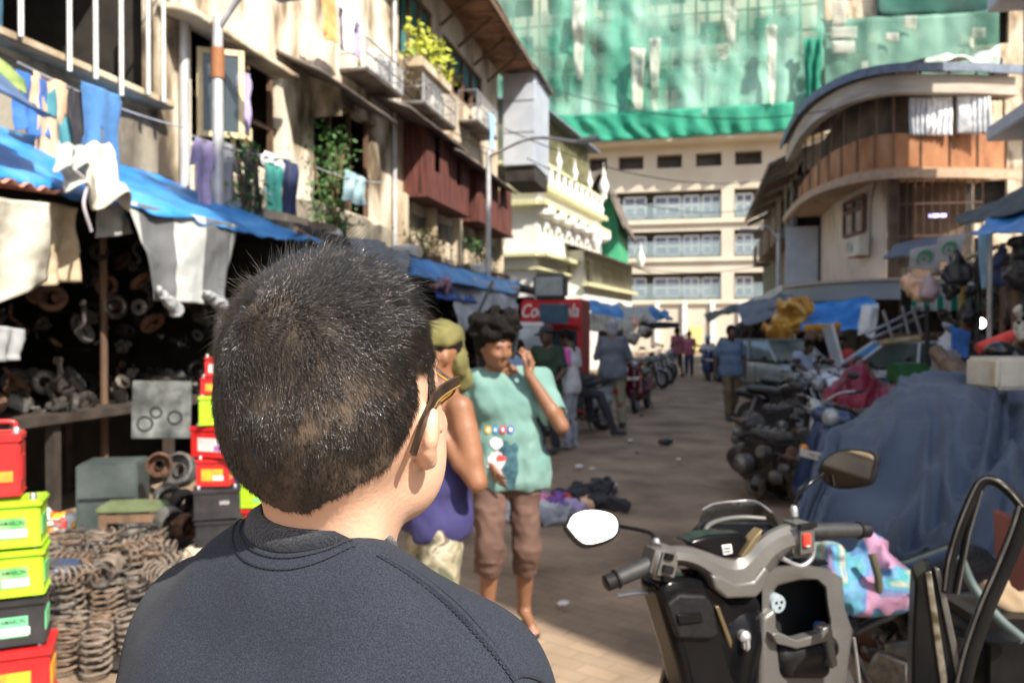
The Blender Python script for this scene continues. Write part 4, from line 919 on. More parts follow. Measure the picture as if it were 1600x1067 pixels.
sx = np.cross(d0, ln_+rng.normal(0, .4, (NS, 3))); sx /= np.linalg.norm(sx, axis=1)[:, None]+1e-6; sy = np.cross(d0, sx); W = .00015*(.8+.5*rng.random((NS, 1)))
vs = []
for base, w_ in ((p0, 1.), (p1, .85)):
    for k in range(3):
        an = 2*PI*k/3; vs.append(base+(sx*math.cos(an)+sy*math.sin(an))*W*w_)
vs.append(p2); Vv = np.stack(vs, 1)[keep]; K = len(Vv); Vw = (Vv.reshape(-1, 3)*HK)@HRn.T+h0n
T = []
for k in range(3):
    j = (k+1) % 3; T += [(k, j, 3+j), (k, 3+j, 3+k), (3+k, 3+j, 6)]
T = (np.array(T)[None]+(np.arange(K)*7)[:, None, None]).reshape(-1, 3)
st = link('strands', npmesh('strands', Vw, T), m_hair, hair, 180)
# --- glasses
m_fr = mat('brown_acetate', (.02, .014, .01), .3, c2=(.06, .035, .02), scale=40); m_gold = mat('gold_edge', (.75, .45, .12), .25, .8)
gs = thing('glasses', 'dark rimmed glasses with gold edging worn by the young man in front', 'glasses', FM.location, FM.rotation_euler.z)
for x in (-1, 1):
    T0 = [H(.066*x, .088, .018), H(.0685*x, .05, .020), H(.0745*x, .012, .022), H(.0785*x, -.008, .020), H(.0785*x, -.028, .010), H(.0755*x, -.044, -.008)]
    P = bez(T0, 8); mb = MB(); n = len(P)
    for i, p in enumerate(P):
        pass
    up = HR @ V((0, 0, 1)); side = HR @ V((1, 0, 0))
    rows_ = []
    for i, p in enumerate(P):
        t_ = (P[min(i+1, n-1)]-P[max(i-1, 0)]).normalized(); b2 = side.cross(t_).normalized(); hh = .0046 if i < n*.55 else .0034; tk = .0016
        rows_.append([p+b2*hh+side*tk, p+b2*hh-side*tk, p-b2*hh-side*tk, p-b2*hh+side*tk, p+b2*hh+side*tk])
    mb.grid(rows_); mb.add(rows_[0][:4], [(0, 1, 2, 3)]); mb.add(rows_[-1][:4], [(3, 2, 1, 0)]); to = mb.build('temple', m_fr, gs, smooth=40)
    MB().tube([r[0]+up*.0006 for r in rows_[:int(n*.7)]], .0008, 5).build('edge_line', m_gold, to, smooth=60)
    cx = .034*x; RIM = [H(cx+.0235*math.cos(a)*(1+.12*math.cos(4*a)), .094-.35*abs(cx+.0235*math.cos(a)-.0)*abs(cx+.0235*math.cos(a))*3, .012+.0185*math.sin(a)*(1+.1*math.cos(4*a))) for a in np.linspace(0, 2*PI, 40, endpoint=False)]
    ri = MB().tube(RIM, .0024, 8, closed=True).build('rim', m_fr, gs, smooth=60); MB().tube([p+HR@V((0, -.0024, 0)) for p in RIM], .0009, 5, closed=True).build('edge_line', m_gold, ri, smooth=60)
    c0 = sum(RIM, V())/len(RIM); le = MB(); le.add([c0]+RIM, [(0, i+1, (i+1) % 40+1) for i in range(40)]); le.build('lens', mat('lens_glass', (.9, .95, .92), .02, alpha=.35, spec=.9, coat=1), ri, smooth=None)
MB().tube([H(-.011, .1, .014), H(0, .104, .018), H(.011, .1, .014)], .002, 6).build('bridge', m_fr, gs, smooth=60)
MB().ball(H(.032, .090, .02), .0118, 12).ball(H(-.032, .090, .02), .0118, 12).build('eyes', m_white, FM, smooth=180)
# ================================================================ PEOPLE
def skin(name, c): return mat(name, c, .5, c2=tuple(x*1.25 for x in c), scale=9, bump=.08, bscale=90)
sk_br = skin('brown_skin', (.21, .10, .055)); sk_md = skin('warm_brown_skin', (.23, .105, .055)); sk_dk = skin('dark_brown_skin', (.08, .042, .028))
m_eye = mat('dark_eye', (.04, .025, .02), .3)
m_hr = mat('dark_hair', (.006, .005, .005), .8, spec=.15, c2=(.016, .013, .011), scale=50, bump=.8, bscale=120)
def hand(s, w, d, side, palm_n, sc=1., grip=.3):
    """five-fingered hand at wrist w pointing along d; palm normal palm_n, thumb on 'side'"""
    w = V(w); d = V(d).normalized(); n = (V(palm_n)-d*V(palm_n).dot(d)).normalized(); t = d.cross(n).normalized()*side; q = .0085*sc
    for k in (-.5, .5): s.cone(w+t*k*.03*sc, w+d*.085*sc+t*k*.052*sc, .015*sc, .014*sc, .012)
    for j, L_ in enumerate((.068, .078, .072, .056)):
        b = w+d*.085*sc+t*(.032-.021*j)*sc; k1 = b+(d+n*grip*.7).normalized()*L_*.5*sc; k2 = k1+(d*(1-grip)+n*grip*1.6).normalized()*L_*.5*sc
        s.cone(b, k1, q, q*.95, .004); s.cone(k1, k2, q*.95, q*.8, .003)
    b = w+d*.025*sc+t*.03*sc; k1 = b+(d*.7+t*.8+n*.3).normalized()*.04*sc; s.cone(b, k1, .012*sc, .0105*sc, .01); s.cone(k1, k1+(d*.9+t*.25+n*.5).normalized()*.032*sc, .0105*sc, .008*sc, .003)
J0 = dict(head=(0, .03, 1.575), neck=(0, -.02, 1.43), shL=(-.175, -.01, 1.385), shR=(.175, -.01, 1.385), elL=(-.215, -.03, 1.10), elR=(.215, -.03, 1.10), wrL=(-.215, .05, .86), wrR=(.215, .05, .86),
          ches=(0, .01, 1.25), wais=(0, .015, 1.06), pelv=(0, 0, .92), hiL=(-.085, 0, .90), hiR=(.085, 0, .90), knL=(-.10, .03, .50), knR=(.10, .03, .50), anL=(-.105, -.02, .09), anR=(.105, -.02, .09), toL=(-.12, .12, .03), toR=(.12, .12, .03))
def person(label, loc, face, pose=None, h=1.7, res=.02, skn=None, top=('short', 'grey'), legs=('long', 'black'), feet='sandal', hair='short', head_rot=(0, 0, 0), hands=None, hat=None, fine=False, bulk=1., topmat=None, legmat=None, group=None):
    J = {k: V(v) for k, v in J0.items()}
    for k, v in (pose or {}).items(): J[k] = V(v)
    sc = h/1.7; R = thing('person', label, 'person', loc, face, group, scale=sc); skn = skn or sk_br; up = V((0, 0, 1)); B = bulk
    P = np.array([tuple(v) for v in J.values()]); lo = P.min(0)-.24; hi = P.max(0)+.26; lo[2] = max(-.05, lo[2]); g_ = res
    lat = (J['shR']-J['shL']).normalized(); latp = (J['hiR']-J['hiL']).normalized()
    HR_ = Matrix.Rotation(math.radians(head_rot[2]), 3, 'Z')@Matrix.Rotation(math.radians(head_rot[0]), 3, 'X')@Matrix.Rotation(math.radians(head_rot[1]), 3, 'Y')
    Hf = lambda x, y, z: J['head']+HR_@V((x, y, z)); HRm = np.array(HR_)
    # --- body
    s = SDF(lo, hi, g_); head_sdf(s, Hf, HRm, 1.0, ears=True, face=True)
    s.cone(Hf(0, -.02, -.03), J['neck'], .055, .06, .02)
    c, w, p = J['ches'], J['wais'], J['pelv']
    s.cone(c-lat*.07, c+lat*.07, .095*B, .095*B, .04); s.cone(c, w, .10*B, .095*B, .04); s.cone(w, p, .10*B, .10*B, .04); s.cone(J['hiL'], J['hiR'], .095, .095, .03)
    s.cone(J['neck'], J['shL']*.7+J['neck']*.3, .045, .04, .03); s.cone(J['neck'], J['shR']*.7+J['neck']*.3, .045, .04, .03)
    s.cone(c+up*.08-lat*.1, c+up*.08+lat*.1, .075, .075, .04)
    for q in 'LR':
        S_, E_, W_ = J['sh'+q], J['el'+q], J['wr'+q]; m = E_+(W_-E_)*.3
        s.cone(S_, E_, .052, .038, .02); s.cone(S_+(E_-S_)*.3, S_+(E_-S_)*.65, .045, .042, .02); s.cone(E_, m, .038, .040, .015); s.cone(m, W_, .040, .025, .015)
        hd = (hands or {}).get(q); d = (W_-E_).normalized(); sd = -1 if q == 'L' else 1
        if hd: dd, nn, side, gp = hd; hand(s, W_, dd, side, nn, 1., gp)
        else: hand(s, W_, d+V((0, .1, 0)), 1 if q == 'L' else -1, lat*(1 if q == 'L' else -1), 1., .35)
        S_, E_, W_ = J['hi'+q], J['kn'+q], J['an'+q]; T_ = J['to'+q]; m = E_+(W_-E_)*.3-(T_-W_).normalized()*.02
        s.cone(S_, E_, .082, .054, .03); s.cone(E_, m, .052, .056, .02); s.cone(m, W_, .056, .034, .02); he = W_-(T_-W_).normalized()*.035-up*.045
        s.cone(he, W_, .03, .034, .01); s.cone(W_-up*.02, T_+(W_-T_)*.1, .034, .024, .02); tt = (T_-W_).cross(up).normalized()
        for k in (-1.6, -.5, .5, 1.6): s.cone(T_+tt*k*.016, T_+(T_-W_).normalized()*.03*(1 if abs(k) < 1 else .7)+tt*k*.017-up*.006, .013, .011, .006)
    body = s.build('body', skn, R)
    # --- top garment
    if top:
        kind, cm = top; mm = topmat or m_cloths[cm]; t = SDF(lo, hi, g_*.9)
        t.cone(c-lat*.075, c+lat*.075, .118*B, .118*B, .04); t.cone(c, w, .12*B, .12*B, .05); hem = p-up*(.08 if kind != 'tank' else .02); t.cone(w-lat*.07, w+lat*.07, .12*B, .12*B, .05)
        hw = .095 if legs and legs[0] == 'shorts' and kind != 'tank' else .075
        if kind == 'tank': hw = .055
        t.cone(p-lat*hw*B, p+lat*hw*B, .13*B if kind != 'tank' else .122, .13*B if kind != 'tank' else .122, .05); t.cone(hem-lat*hw*B, hem+lat*hw*B, .128*B if kind != 'tank' else .130, .128*B if kind != 'tank' else .130, .05); t.cone(w-lat*.04, hem-lat*.04, .125*B, .125*B, .04); t.cone(w+lat*.04, hem+lat*.04, .125*B, .125*B, .04)
        if kind != 'tank':
            t.cone(c+up*.09-lat*.11, c+up*.09+lat*.11, .088, .088, .04)
            for q in 'LR':
                S_, E_, W_ = J['sh'+q], J['el'+q], J['wr'+q]
                t.cone(J['neck']-up*.01+(S_-J['neck'])*.25, S_, .052, .064, .03)
                if kind == 'short': e = S_+(E_-S_)*.72; t.cone(S_, e, .066, .076, .02); t.cone(e+(E_-S_)*.28, e+(E_-S_)*.6, .085, .085, 0, True); d_ = (E_-S_).normalized(); t.cone(e+d_*.075, e+d_*.2, .076, .076, 0, True)
                else: t.cone(S_, E_, .066, .055, .02); t.cone(E_, W_, .055, .043, .02); d_ = (W_-E_).normalized(); t.cone(W_+d_*.05, W_+d_*.2, .055, .06, 0, True)
        else:
            for q in 'LR': S_ = J['sh'+q]; t.cone(c+up*.05+(S_-J['neck'])*.35, J['neck']-up*.005+(S_-J['neck'])*.45, .05, .042, .02); t.cone(S_+lat*(.055 if q == 'R' else -.055), S_+lat*(.03 if q == 'R' else -.03)-up*.15, .068, .055, .01, True)
        t.plane(hem-up*.055, (0, 0, -1), lo=(lo[0], lo[1], hem.z-.3), hi=(hi[0], hi[1], hem.z+.02)) if kind != 'x' else 0
        t.cone(Hf(0, -.01, -.06), J['neck']+V((0, .012, .015)), .06, .068, .004, True); t.wrinkle(.012 if fine else .009, 8, int(abs(loc[0])*7)+1, .7)
        if fine: t.crease(.012, 6, 3, (1, 1, .45)); t.wrinkle(.005, 20, 3, .8)
        t.build('shirt' if kind != 'tank' else 'tank_top', mm, R)
    # --- legs garment
    if legs:
        kind, cm = legs; mm = legmat or m_cloths[cm]; t = SDF(lo, hi, g_*.9); hp_ = .108 if not top or top[0] != 'tank' else .092; t.cone(J['hiL'], J['hiR'], hp_, hp_, .03); t.cone(J['hiL']+up*.05, J['hiR']+up*.05, .085, .085, .03)
        for q in 'LR':
            S_, E_, W_ = J['hi'+q], J['kn'+q], J['an'+q]; t.cone(S_, E_, .10 if hp_ > .1 else .088, .075, .02)
            if kind == 'long': t.cone(E_, W_, .075, .066, .02); d_ = (W_-E_).normalized(); t.cone(W_+d_*.07, W_+d_*.3, .085, .085, 0, True)
            else: e = E_+(W_-E_)*.32; t.cone(E_, e, .082, .076, .02); d_ = (W_-E_).normalized(); t.cone(e+d_*.08, e+d_*.4, .09, .09, 0, True)
        if fine: t.crease(.008, 12, 6, (1, 1, 1.5))
        t.wrinkle(.012, 9, int(abs(loc[1])*5)+2, .8); t.build('trousers' if kind == 'long' else 'shorts', mm, R)
    if feet:
        for q in 'LR':
            T_, W_ = J['to'+q], J['an'+q]; f = (T_-W_); f.z = 0; f.normalize(); rt = f.cross(up); b = MB(); base = (W_+T_)/2; base = V((base.x, base.y, min(T_.z-.03, W_.z-.085)))
            if feet == 'sandal':
                out = [base+f*(.125*math.cos(a))+rt*(.045*math.sin(a)*(1.1+.15*math.cos(a))) for a in np.linspace(0, 2*PI, 20, endpoint=False)]; b.prism([o-up*.002 for o in out], (0, 0, .016)); b.tube([base+rt*.04+up*.02, base+f*.05+up*.06, base-rt*.04+up*.02], .008, 6); b.build('sandal', m_black, R, smooth=30)
            else:
                t = SDF(tuple(base-V((.2, .2, .03))), tuple(base+V((.2, .2, .14))), .012); t.cone(base-f*.09+up*.04, base+f*.1+up*.032, .043, .038, .02); t.cone(base-f*.08+up*.05, base-f*.07+up*.1, .042, .045, .02); t.plane(base+up*.001, (0, 0, -1)); t.build('shoe', m_cloths[feet] if feet in m_cloths else m_black, R)
    # --- hair / hat
    if hair:
        hr = .004 if hat else .012 if hair == 'short' else .024
        t = SDF(tuple(J['head']-V((.17, .17, .15))), tuple(J['head']+V((.17, .17, .22))), .010 if fine else .014)
        t.ell(Hf(0, -.018, .055), (.080+hr, .100+hr, .086+hr), HRm, .01); t.ell(Hf(0, -.055, .0), (.064+hr, .055+hr, .06+hr), HRm, .02)
        n_ = HR_@V((0, 1, -.95)); t.plane(Hf(0, .062, .055), tuple(n_)); 
        if hair == 'bushy':
            for i in range(26): a = i*2.4; z = .04+.11*((i*7) % 10)/10; r_ = .108*math.sqrt(max(.05, 1-((z-.05)/.14)**2)); t.ell(Hf(r_*math.cos(a), r_*1.05*math.sin(a)-.015, z+.03), (.034, .034, .028), None, .03)
            t.plane(Hf(0, .075, .045), tuple(HR_@V((0, 1, -.8))))
        t.wrinkle(.007 if hair == 'short' else .011, 42, 4); t.build('hair', m_hr, R)
        MB().ball(Hf(.031, .0865, .022), .011, 10).ball(Hf(-.031, .0865, .022), .011, 10).build('eyes', m_eye, R, smooth=180)
    if hat:
        kind, cm = hat; t = SDF(tuple(J['head']-V((.2, .22, .2))), tuple(J['head']+V((.2, .26, .24))), .012)
        if kind == 'cap': t.ell(Hf(0, -.01, .075), (.092, .112, .085), HRm, .01); t.plane(Hf(0, 0, .06), tuple(HR_@V((0, .15, -1)))); t.ell(Hf(0, .11, .065), (.07, .075, .012), HRm, .015)
        elif kind == 'hood': t.ell(Hf(0, -.015, .06), (.10, .12, .1), HRm, .02); t.ell(Hf(0, -.05, -.04), (.09, .08, .1), HRm, .03); t.plane(Hf(0, .085, 0), tuple(HR_@V((0, 1, -.2))))
        elif kind == 'scarf': t.ell(Hf(0, -.012, .078), (.094, .114, .078), HRm, .01); t.plane(Hf(0, 0, .045), tuple(HR_@V((0, .25, -1)))); t.ell(Hf(0, -.085, -.01), (.07, .05, .10), HRm, .03); t.ell(Hf(.02, -.10, -.09), (.055, .05, .075), HRm, .03); t.ell(Hf(-.03, -.08, -.03), (.06, .04, .06), HRm, .02)
        t.crease(.012, 14, 5) if kind == 'scarf' else 0; t.wrinkle(.006, 16, 3); t.build('cap' if kind == 'cap' else 'hood' if kind == 'hood' else 'head_scarf', m_cloths[cm] if cm in m_cloths else cm, R)
    return R, J, Hf
def gp(px, py): p = onz(px, py); return (p.x, p.y, 0)
def feet_at(px, d, z=0): p = at(px, 517, d); return (p.x, p.y, z)
R_ = math.radians
m_cloths['olive'] = mat('olive_cotton', (.11, .10, .03), .9, c2=(.20, .18, .06), scale=6)
m_mint = mat('worn_mint_cotton', (.115, .23, .205), .9, c2=(.18, .31, .275), scale=4, sheen=.1)
m_khb = mat('brown_canvas', (.085, .045, .033), .9, c2=(.14, .08, .06), scale=5)
m_camo = ramp_mat('camouflage_cloth', [(0, (.10, .11, .06)), (.36, (.22, .2, .13)), (.47, (.34, .30, .20)), (.56, (.46, .42, .32)), (.66, (.16, .12, .09))], .9, scale=11, detail=1.5, bump=.1, interp='CONSTANT', dist=.8)
m_violet = mat('violet_jersey', (.022, .020, .085), .85, c2=(.04, .035, .13), scale=5)
# teal T-shirt man on the phone (faces the camera, walks toward it)
teal, J, Hf = person('bushy haired man on the phone in mint green printed T-shirt and brown rolled trousers', feet_at(790, 4.45), YAW+PI+R_(10),
    dict(head=(.07, .07, 1.55), neck=(.03, .0, 1.42), shL=(-.19, -.01, 1.36), elL=(-.27, .16, 1.13), wrL=(-.10, .14, 1.40), shR=(.17, 0, 1.37), elR=(.19, -.10, 1.1), wrR=(.10, .10, .93), ches=(0, 0, 1.24), wais=(-.02, .0, 1.05), pelv=(-.02, 0, .92), knR=(.1, .10, .50), anR=(.10, .0, .12), toR=(.12, .14, .05), knL=(-.11, .04, .48), anL=(-.12, -.10, .10), toL=(-.14, .05, .03)),
    h=1.72, res=.0105, skn=sk_br, top=('short', 'mint'), topmat=m_mint, legs=('shorts', 'brown'), legmat=m_khb, hair='bushy', head_rot=(-16, 4, 22), fine=True, hands={'L': ((.12, .12, 1), (.5, -.6, .0), -1, .45)})
ph = MB(); ph.rbox((0, 0, 0), (.075, .012, .15), .006); pho = thing('mobile_phone', 'dark mobile phone held to the ear of the man in mint green', 'phone', (0, 0, 0))
MW = Matrix.Translation(teal.location)@Matrix.Rotation(teal.rotation_euler.z, 4, 'Z')@Matrix.Scale(1.72/1.7, 4)
pho.location = MW@V((-.035, .085, 1.555)); pho.rotation_euler = (R_(-12), R_(8), teal.rotation_euler.z+R_(70))
ph.build('body', m_black, pho, smooth=30); MB().rbox((0, .0075, 0), (.068, .003, .14), .001).build('screen', m_glassd, pho, smooth=None); MB().lathe([(.006, 0), (.006, .003)], (.02, -.006, .055), (0, -1, 0), 12).build('camera', m_metal, pho)
# print on the T-shirt: generic patches (letters in coloured discs, dark splash, pale figure shape)
sh_ = [o for o in kids(teal) if o.name.startswith('shirt')][0]; sb = BVHTree.FromPolygons([v.co.copy() for v in sh_.data.vertices], [tuple(p.vertices) for p in sh_.data.polygons]); MI = MW.inverted()
def on_shirt(px, py, bvh, Minv, off=.004):
    o = Minv@CP; d = (Minv.to_3x3()@ray(px, py)).normalized(); h = bvh.ray_cast(o, d); return (h[0]-d*off, h[1]) if h[0] else (None, None)
def decal(px, py, rx, ry, m, name, parent, bvh, Minv, n=20, wob=0., off=.004):
    P = []; 
    for rr in (0, .33, .66, 1.):
        row = []
        for k in range(n):
            a = 2*PI*k/n; w_ = 1+wob*mnoise.noise(V((math.cos(a)*2+px, math.sin(a)*2, py))); q, _ = on_shirt(px+rx*rr*w_*math.cos(a), py+ry*rr*w_*math.sin(a), bvh, Minv, off); row.append(q)
        P.append(row)
    if any(q is None for r in P for q in r): return None
    mb = MB(); mb.grid([r+[r[0]] for r in P]); return mb.build(name, m, parent, smooth=180, fix=False)
pr0 = decal(793, 726, 17, 38, mat('print_dark_teal', (.02, .06, .09), .85, c2=(.05, .14, .17), scale=40), 'print', sh_, sb, MI, wob=.5, off=.003)
decal(776, 722, 13, 20, mat('print_pale', (.5, .48, .46), .85, c2=(.75, .7, .7), scale=60), 'print', sh_, sb, MI, wob=.6, off=.005); decal(776, 692, 10, 9, m_cloths['white'], 'print', sh_, sb, MI, wob=.2, off=.005); decal(783, 716, 8, 5, m_cloths['red'], 'print', sh_, sb, MI, wob=.5, off=.007)
for (px, cc) in ((763, (.7, .45, .05)), (774, (.05, .3, .6)), (786, (.6, .05, .06)), (798, (.05, .08, .4))):
    decal(px, 671, 5.5, 6.5, mat('print_%d' % px, cc, .8), 'print', sh_, sb, MI, off=.006)
    decal(px, 671, 2.2, 3, m_cloths['white'], 'print', sh_, sb, MI, n=10, off=.008)
# tank top man beside him (turned to the left of the picture, hand raised to his face)
tank, J, _ = person('man in violet pink edged tank top, camouflage shorts and olive head scarf, hand raised', feet_at(682, 3.3), YAW+R_(112),
    dict(head=(.0, .0, 1.56), neck=(0, -.03, 1.42), shL=(-.185, -.04, 1.37), elL=(-.255, -.085, 1.09), wrL=(-.12, .07, 1.33), shR=(.17, .0, 1.37), elR=(.2, .02, 1.1), wrR=(.14, .2, 1.0), ches=(0, .0, 1.25), toR=(.12, .10, .03)),
    h=1.68, res=.0105, skn=sk_md, top=('tank', 'x'), topmat=m_violet, legs=('shorts', 'x'), legmat=m_camo, hair='short', hat=('scarf', 'olive'), head_rot=(-6, 0, 0), fine=True, bulk=.98, hands={'L': ((.3, .0, 1), (.4, -.5, .0), -1, .6)})
tr_ = MB(); m_pinkedge = mat('pink_binding', (.62, .05, .14), .8)
tk = [o for o in kids(tank) if o.name.startswith('tank_top')][0]; kb = BVHTree.FromPolygons([v.co.copy() for v in tk.data.vertices], [tuple(p.vertices) for p in tk.data.polygons])
for x in (-1, 1):
    P = []
    for a in np.linspace(-.2, 3.5, 22):
        q = V(((.115)*x, .03-.085*math.cos(a), 1.37+.09*math.sin(a)-.06)); h = kb.find_nearest(q); P.append(h[0]+h[1]*.002)
    tr_.tube(P, .008, 6)
P = []
for k in range(28):
    a = 2*PI*k/28; h = kb.find_nearest(V((.075*math.cos(a), .02+.085*math.sin(a), 1.42-.05*max(0, math.sin(a))))); P.append(h[0]+h[1]*.002)
tr_.tube(P, .008, 6, closed=True); tr_.build('binding', m_pinkedge, tank, smooth=180)
# people further off
m_pinkwh = m_cloths['palegrey']
person('man in dark green T-shirt, black trousers and black cap near the red fridge', feet_at(856, 11.2), YAW+PI+R_(-25), dict(wrL=(-.15, .18, .95), elL=(-.24, .02, 1.1)), h=1.7, res=.018, skn=sk_dk, topmat=mat('bottle_green', (.018, .035, .022), .9, c2=(.03, .055, .035)), top=('short', 'x'), legs=('long', 'black'), feet='black', hair='short', hat=('cap', 'black'), head_rot=(-15, 0, -35))
yo, Jy, _ = person('youth in grey and white T-shirt with a bright pink sleeve panel, seen from the side', feet_at(891, 11.6), YAW+R_(62), dict(wrL=(-.12, .2, .98), elL=(-.22, .04, 1.12), wrR=(.14, .2, .97), head=(0, .06, 1.57)), h=1.66, res=.018, skn=sk_dk, top=('short', 'palegrey'), legs=('long', 'grey'), feet='grey', hair='short', head_rot=(-25, 0, 10))
pn_ = SDF((-.35, -.15, 1.1), (-.05, .2, 1.5), .015); pn_.cone((-.18, -.01, 1.385), (-.2, -.02, 1.2), .072, .080, .02); pn_.cone((-.205, -.03, 1.13), (-.21, -.03, 1.0), .09, .09, 0, True); pn_.build('sleeve', mat('hot_pink', (.7, .12, .42), .85), yo)
person('tall man in blue grey shirt and khaki trousers, grey hood, back turned', feet_at(957, 14.0), YAW+R_(-8), dict(elR=(.27, .02, 1.12), wrR=(.22, .2, 1.1), elL=(-.26, .02, 1.12), wrL=(-.20, .2, 1.12), knR=(.13, .03, .5), anR=(.15, -.02, .09), toR=(.18, .11, .03)), h=1.82, res=.018, skn=sk_br, topmat=mat('blue_grey_shirting', (.10, .115, .15), .9, c2=(.15, .17, .21)), top=('long', 'x'), legmat=mat('khaki_twill', (.22, .20, .13), .9, c2=(.32, .29, .20)), legs=('long', 'x'), feet='black', hat=('hood', 'grey'), hair='short', bulk=1.15)
person('bearded man in blue shirt and olive brown trousers walking toward the camera down the street', feet_at(1142, 15.3), YAW+PI+R_(4), dict(elL=(-.27, -.04, 1.1), wrL=(-.26, .04, .84), elR=(.27, -.06, 1.1), wrR=(.29, -.02, .84), knL=(-.10, -.02, .5), anL=(-.10, -.2, .16), toL=(-.11, -.08, .06), knR=(.1, .14, .52), anR=(.1, .16, .09), toR=(.11, .3, .03)), h=1.74, res=.018, skn=sk_dk, topmat=mat('washed_blue_shirt', (.085, .135, .22), .9, c2=(.13, .19, .29)), top=('short', 'x'), legmat=mat('olive_brown', (.10, .07, .035), .9, c2=(.15, .11, .06)), legs=('long', 'x'), feet='black', bulk=1.12, head_rot=(-5, 0, 0))
person('person in light blue shirt half hidden behind the man in mint green', feet_at(812, 12.6), YAW+R_(30), None, h=1.5, res=.02, skn=sk_dk, topmat=mat('light_blue_cotton', (.25, .38, .62), .9, c2=(.33, .46, .7)), top=('short', 'x'), legs=('long', 'navy'), head_rot=(-35, 0, 0))
# person seated on the pale scooter, leg stretched to the ground
SIT = dict(head=(0, .0, 1.32), neck=(0, -.04, 1.17), shL=(-.17, -.04, 1.12), shR=(.17, -.04, 1.12), elL=(-.22, .1, .9), elR=(.22, .1, .9), wrL=(-.2, .32, .95), wrR=(.2, .32, .95), ches=(0, -.02, 1.0), wais=(0, 0, .84), pelv=(0, 0, .74), hiL=(-.09, .02, .74), hiR=(.09, .02, .74), knL=(-.2, .38, .66), knR=(.18, .42, .66), anL=(-.2, .42, .26), anR=(.3, .62, .1), toL=(-.2, .54, .2), toR=(.33, .75, .05))
person('person with long black trousered leg stretched out, sitting behind the tall man in blue grey', feet_at(893, 12.9), YAW+R_(-72), SIT, h=1.66, res=.02, skn=sk_dk, top=('long', 'black'), legs=('long', 'black'), feet='black')
person('man in rose pink shirt and dark shorts walking away at the far crossing', feet_at(1058, 29), YAW+R_(20), dict(knL=(-.1, .12, .52), anL=(-.1, .1, .1), toL=(-.1, .24, .05), knR=(.1, -.03, .5), anR=(.1, -.2, .16), toR=(.1, -.08, .06)), h=1.75, res=.028, skn=sk_dk, top=('long', 'pink'), topmat=mat('rose_shirt', (.32, .09, .12), .9, c2=(.42, .14, .17)), legs=('short', 'black'), feet='black')
person('person in pink shirt next to the parked bikes at the far crossing', feet_at(1077, 30), YAW+R_(150), None, h=1.62, res=.028, skn=sk_dk, top=('short', 'x'), topmat=mat('faded_pink', (.45, .14, .18), .9), legs=('long', 'navy'))
person('man in pale blue shirt sitting bent forward in front of the silver car', feet_at(1256, 17.3), YAW+PI+R_(20), {**SIT, 'head': (0, .16, 1.28), 'neck': (0, .06, 1.16), 'wrL': (-.1, .34, .75), 'wrR': (.1, .34, .75)}, h=1.75, res=.02, skn=sk_dk, top=('short', 'x'), topmat=mat('pale_blue_cotton', (.30, .36, .48), .9, c2=(.38, .44, .56)), legs=('long', 'palegrey'), head_rot=(-25, 0, 0))
person('person in red T-shirt sitting among the parked cars on the right', feet_at(1316, 18.5), YAW+PI+R_(-20), SIT, h=1.78, res=.022, skn=sk_dk, top=('short', 'red'), legs=('long', 'navy'), head_rot=(-10, 0, 0))
person('dark haired person in black leaning on the roof edge at the top right', (*onY(1556, 90, 29).xy, 9.0), YAW+PI, None, h=1.6, res=.03, skn=sk_dk, top=('long', 'black'), legs=('long', 'black'))
# ================================================================ LEFT SIDE: laundry, cages, lamps, stalls
def tg(o, lab, cat, grp=None): return tag(o, lab, cat, grp)
m_tarp = ramp_mat('blue_tarpaulin', [(.3, (.015, .13, .42)), (.5, (.03, .24, .62)), (.7, (.12, .38, .75))], .45, scale=2.2, detail=7, bump=.25)
m_tarpw = mat('pale_canvas', (.44, .41, .34), .8, c2=(.60, .57, .48), scale=5, bump=.3, bscale=18)
m_greyst = mat('grey_vinyl', (.27, .28, .29), .6, c2=(.34, .35, .36), scale=5); m_whst = mat('off_white_vinyl', (.36, .38, .37), .6, c2=(.46, .48, .47), scale=5)
# big blue awning: back edge on the wall, front edge over the stall
aw_ = sheet('awning', (-6.05, 2.6, 3.62), (-6.0, 10.8, 3.33), (-4.60, 9.5, 2.72), (-4.6, 2.6, 2.66), m_tarp, nu=70, nv=24, amp=.05, s=1.8, sag=.05, thick=.012, edge=.06)
tg(aw_, 'large bright blue tarpaulin awning over the spare part stall on the left', 'awning')
dr_ = sheet('awning', (-4.62, 9.5, 2.74), (-5.0, 10.0, 2.9), (-5.0, 10.0, 2.35), (-4.64, 9.52, 2.30), m_tarp, nu=12, nv=12, amp=.03, s=4, thick=.01); tg(dr_, 'end flap of blue tarpaulin hanging down behind the young man’s hair', 'awning')
dr_['label'] = 'small end flap of deep blue tarpaulin hanging down past the awning pole'
pb = MB().tube([onX(462, 358, -4.6), onX(505, 385, -4.9)], .03, 8).build('awning_pole', mat('bamboo', (.35, .2, .1), .7, c2=(.5, .32, .18), scale=12), smooth=60); tg(pb, 'brown bamboo pole end tied to the tip of the blue awning', 'pole')
for i, (y, x) in enumerate(((9.4, -4.7), (6.6, -5.4), (3.3, -4.7))): tg(MB().tube([(x, y, 0), (x, y, 2.7)], .035, 8).build('awning_post', m_wood, smooth=60), ['thin wooden post under the far tip of the blue awning', 'middle wooden post inside the dark stall', 'near wooden post of the blue awning stall'][i], 'post', 'posts of the blue awning')
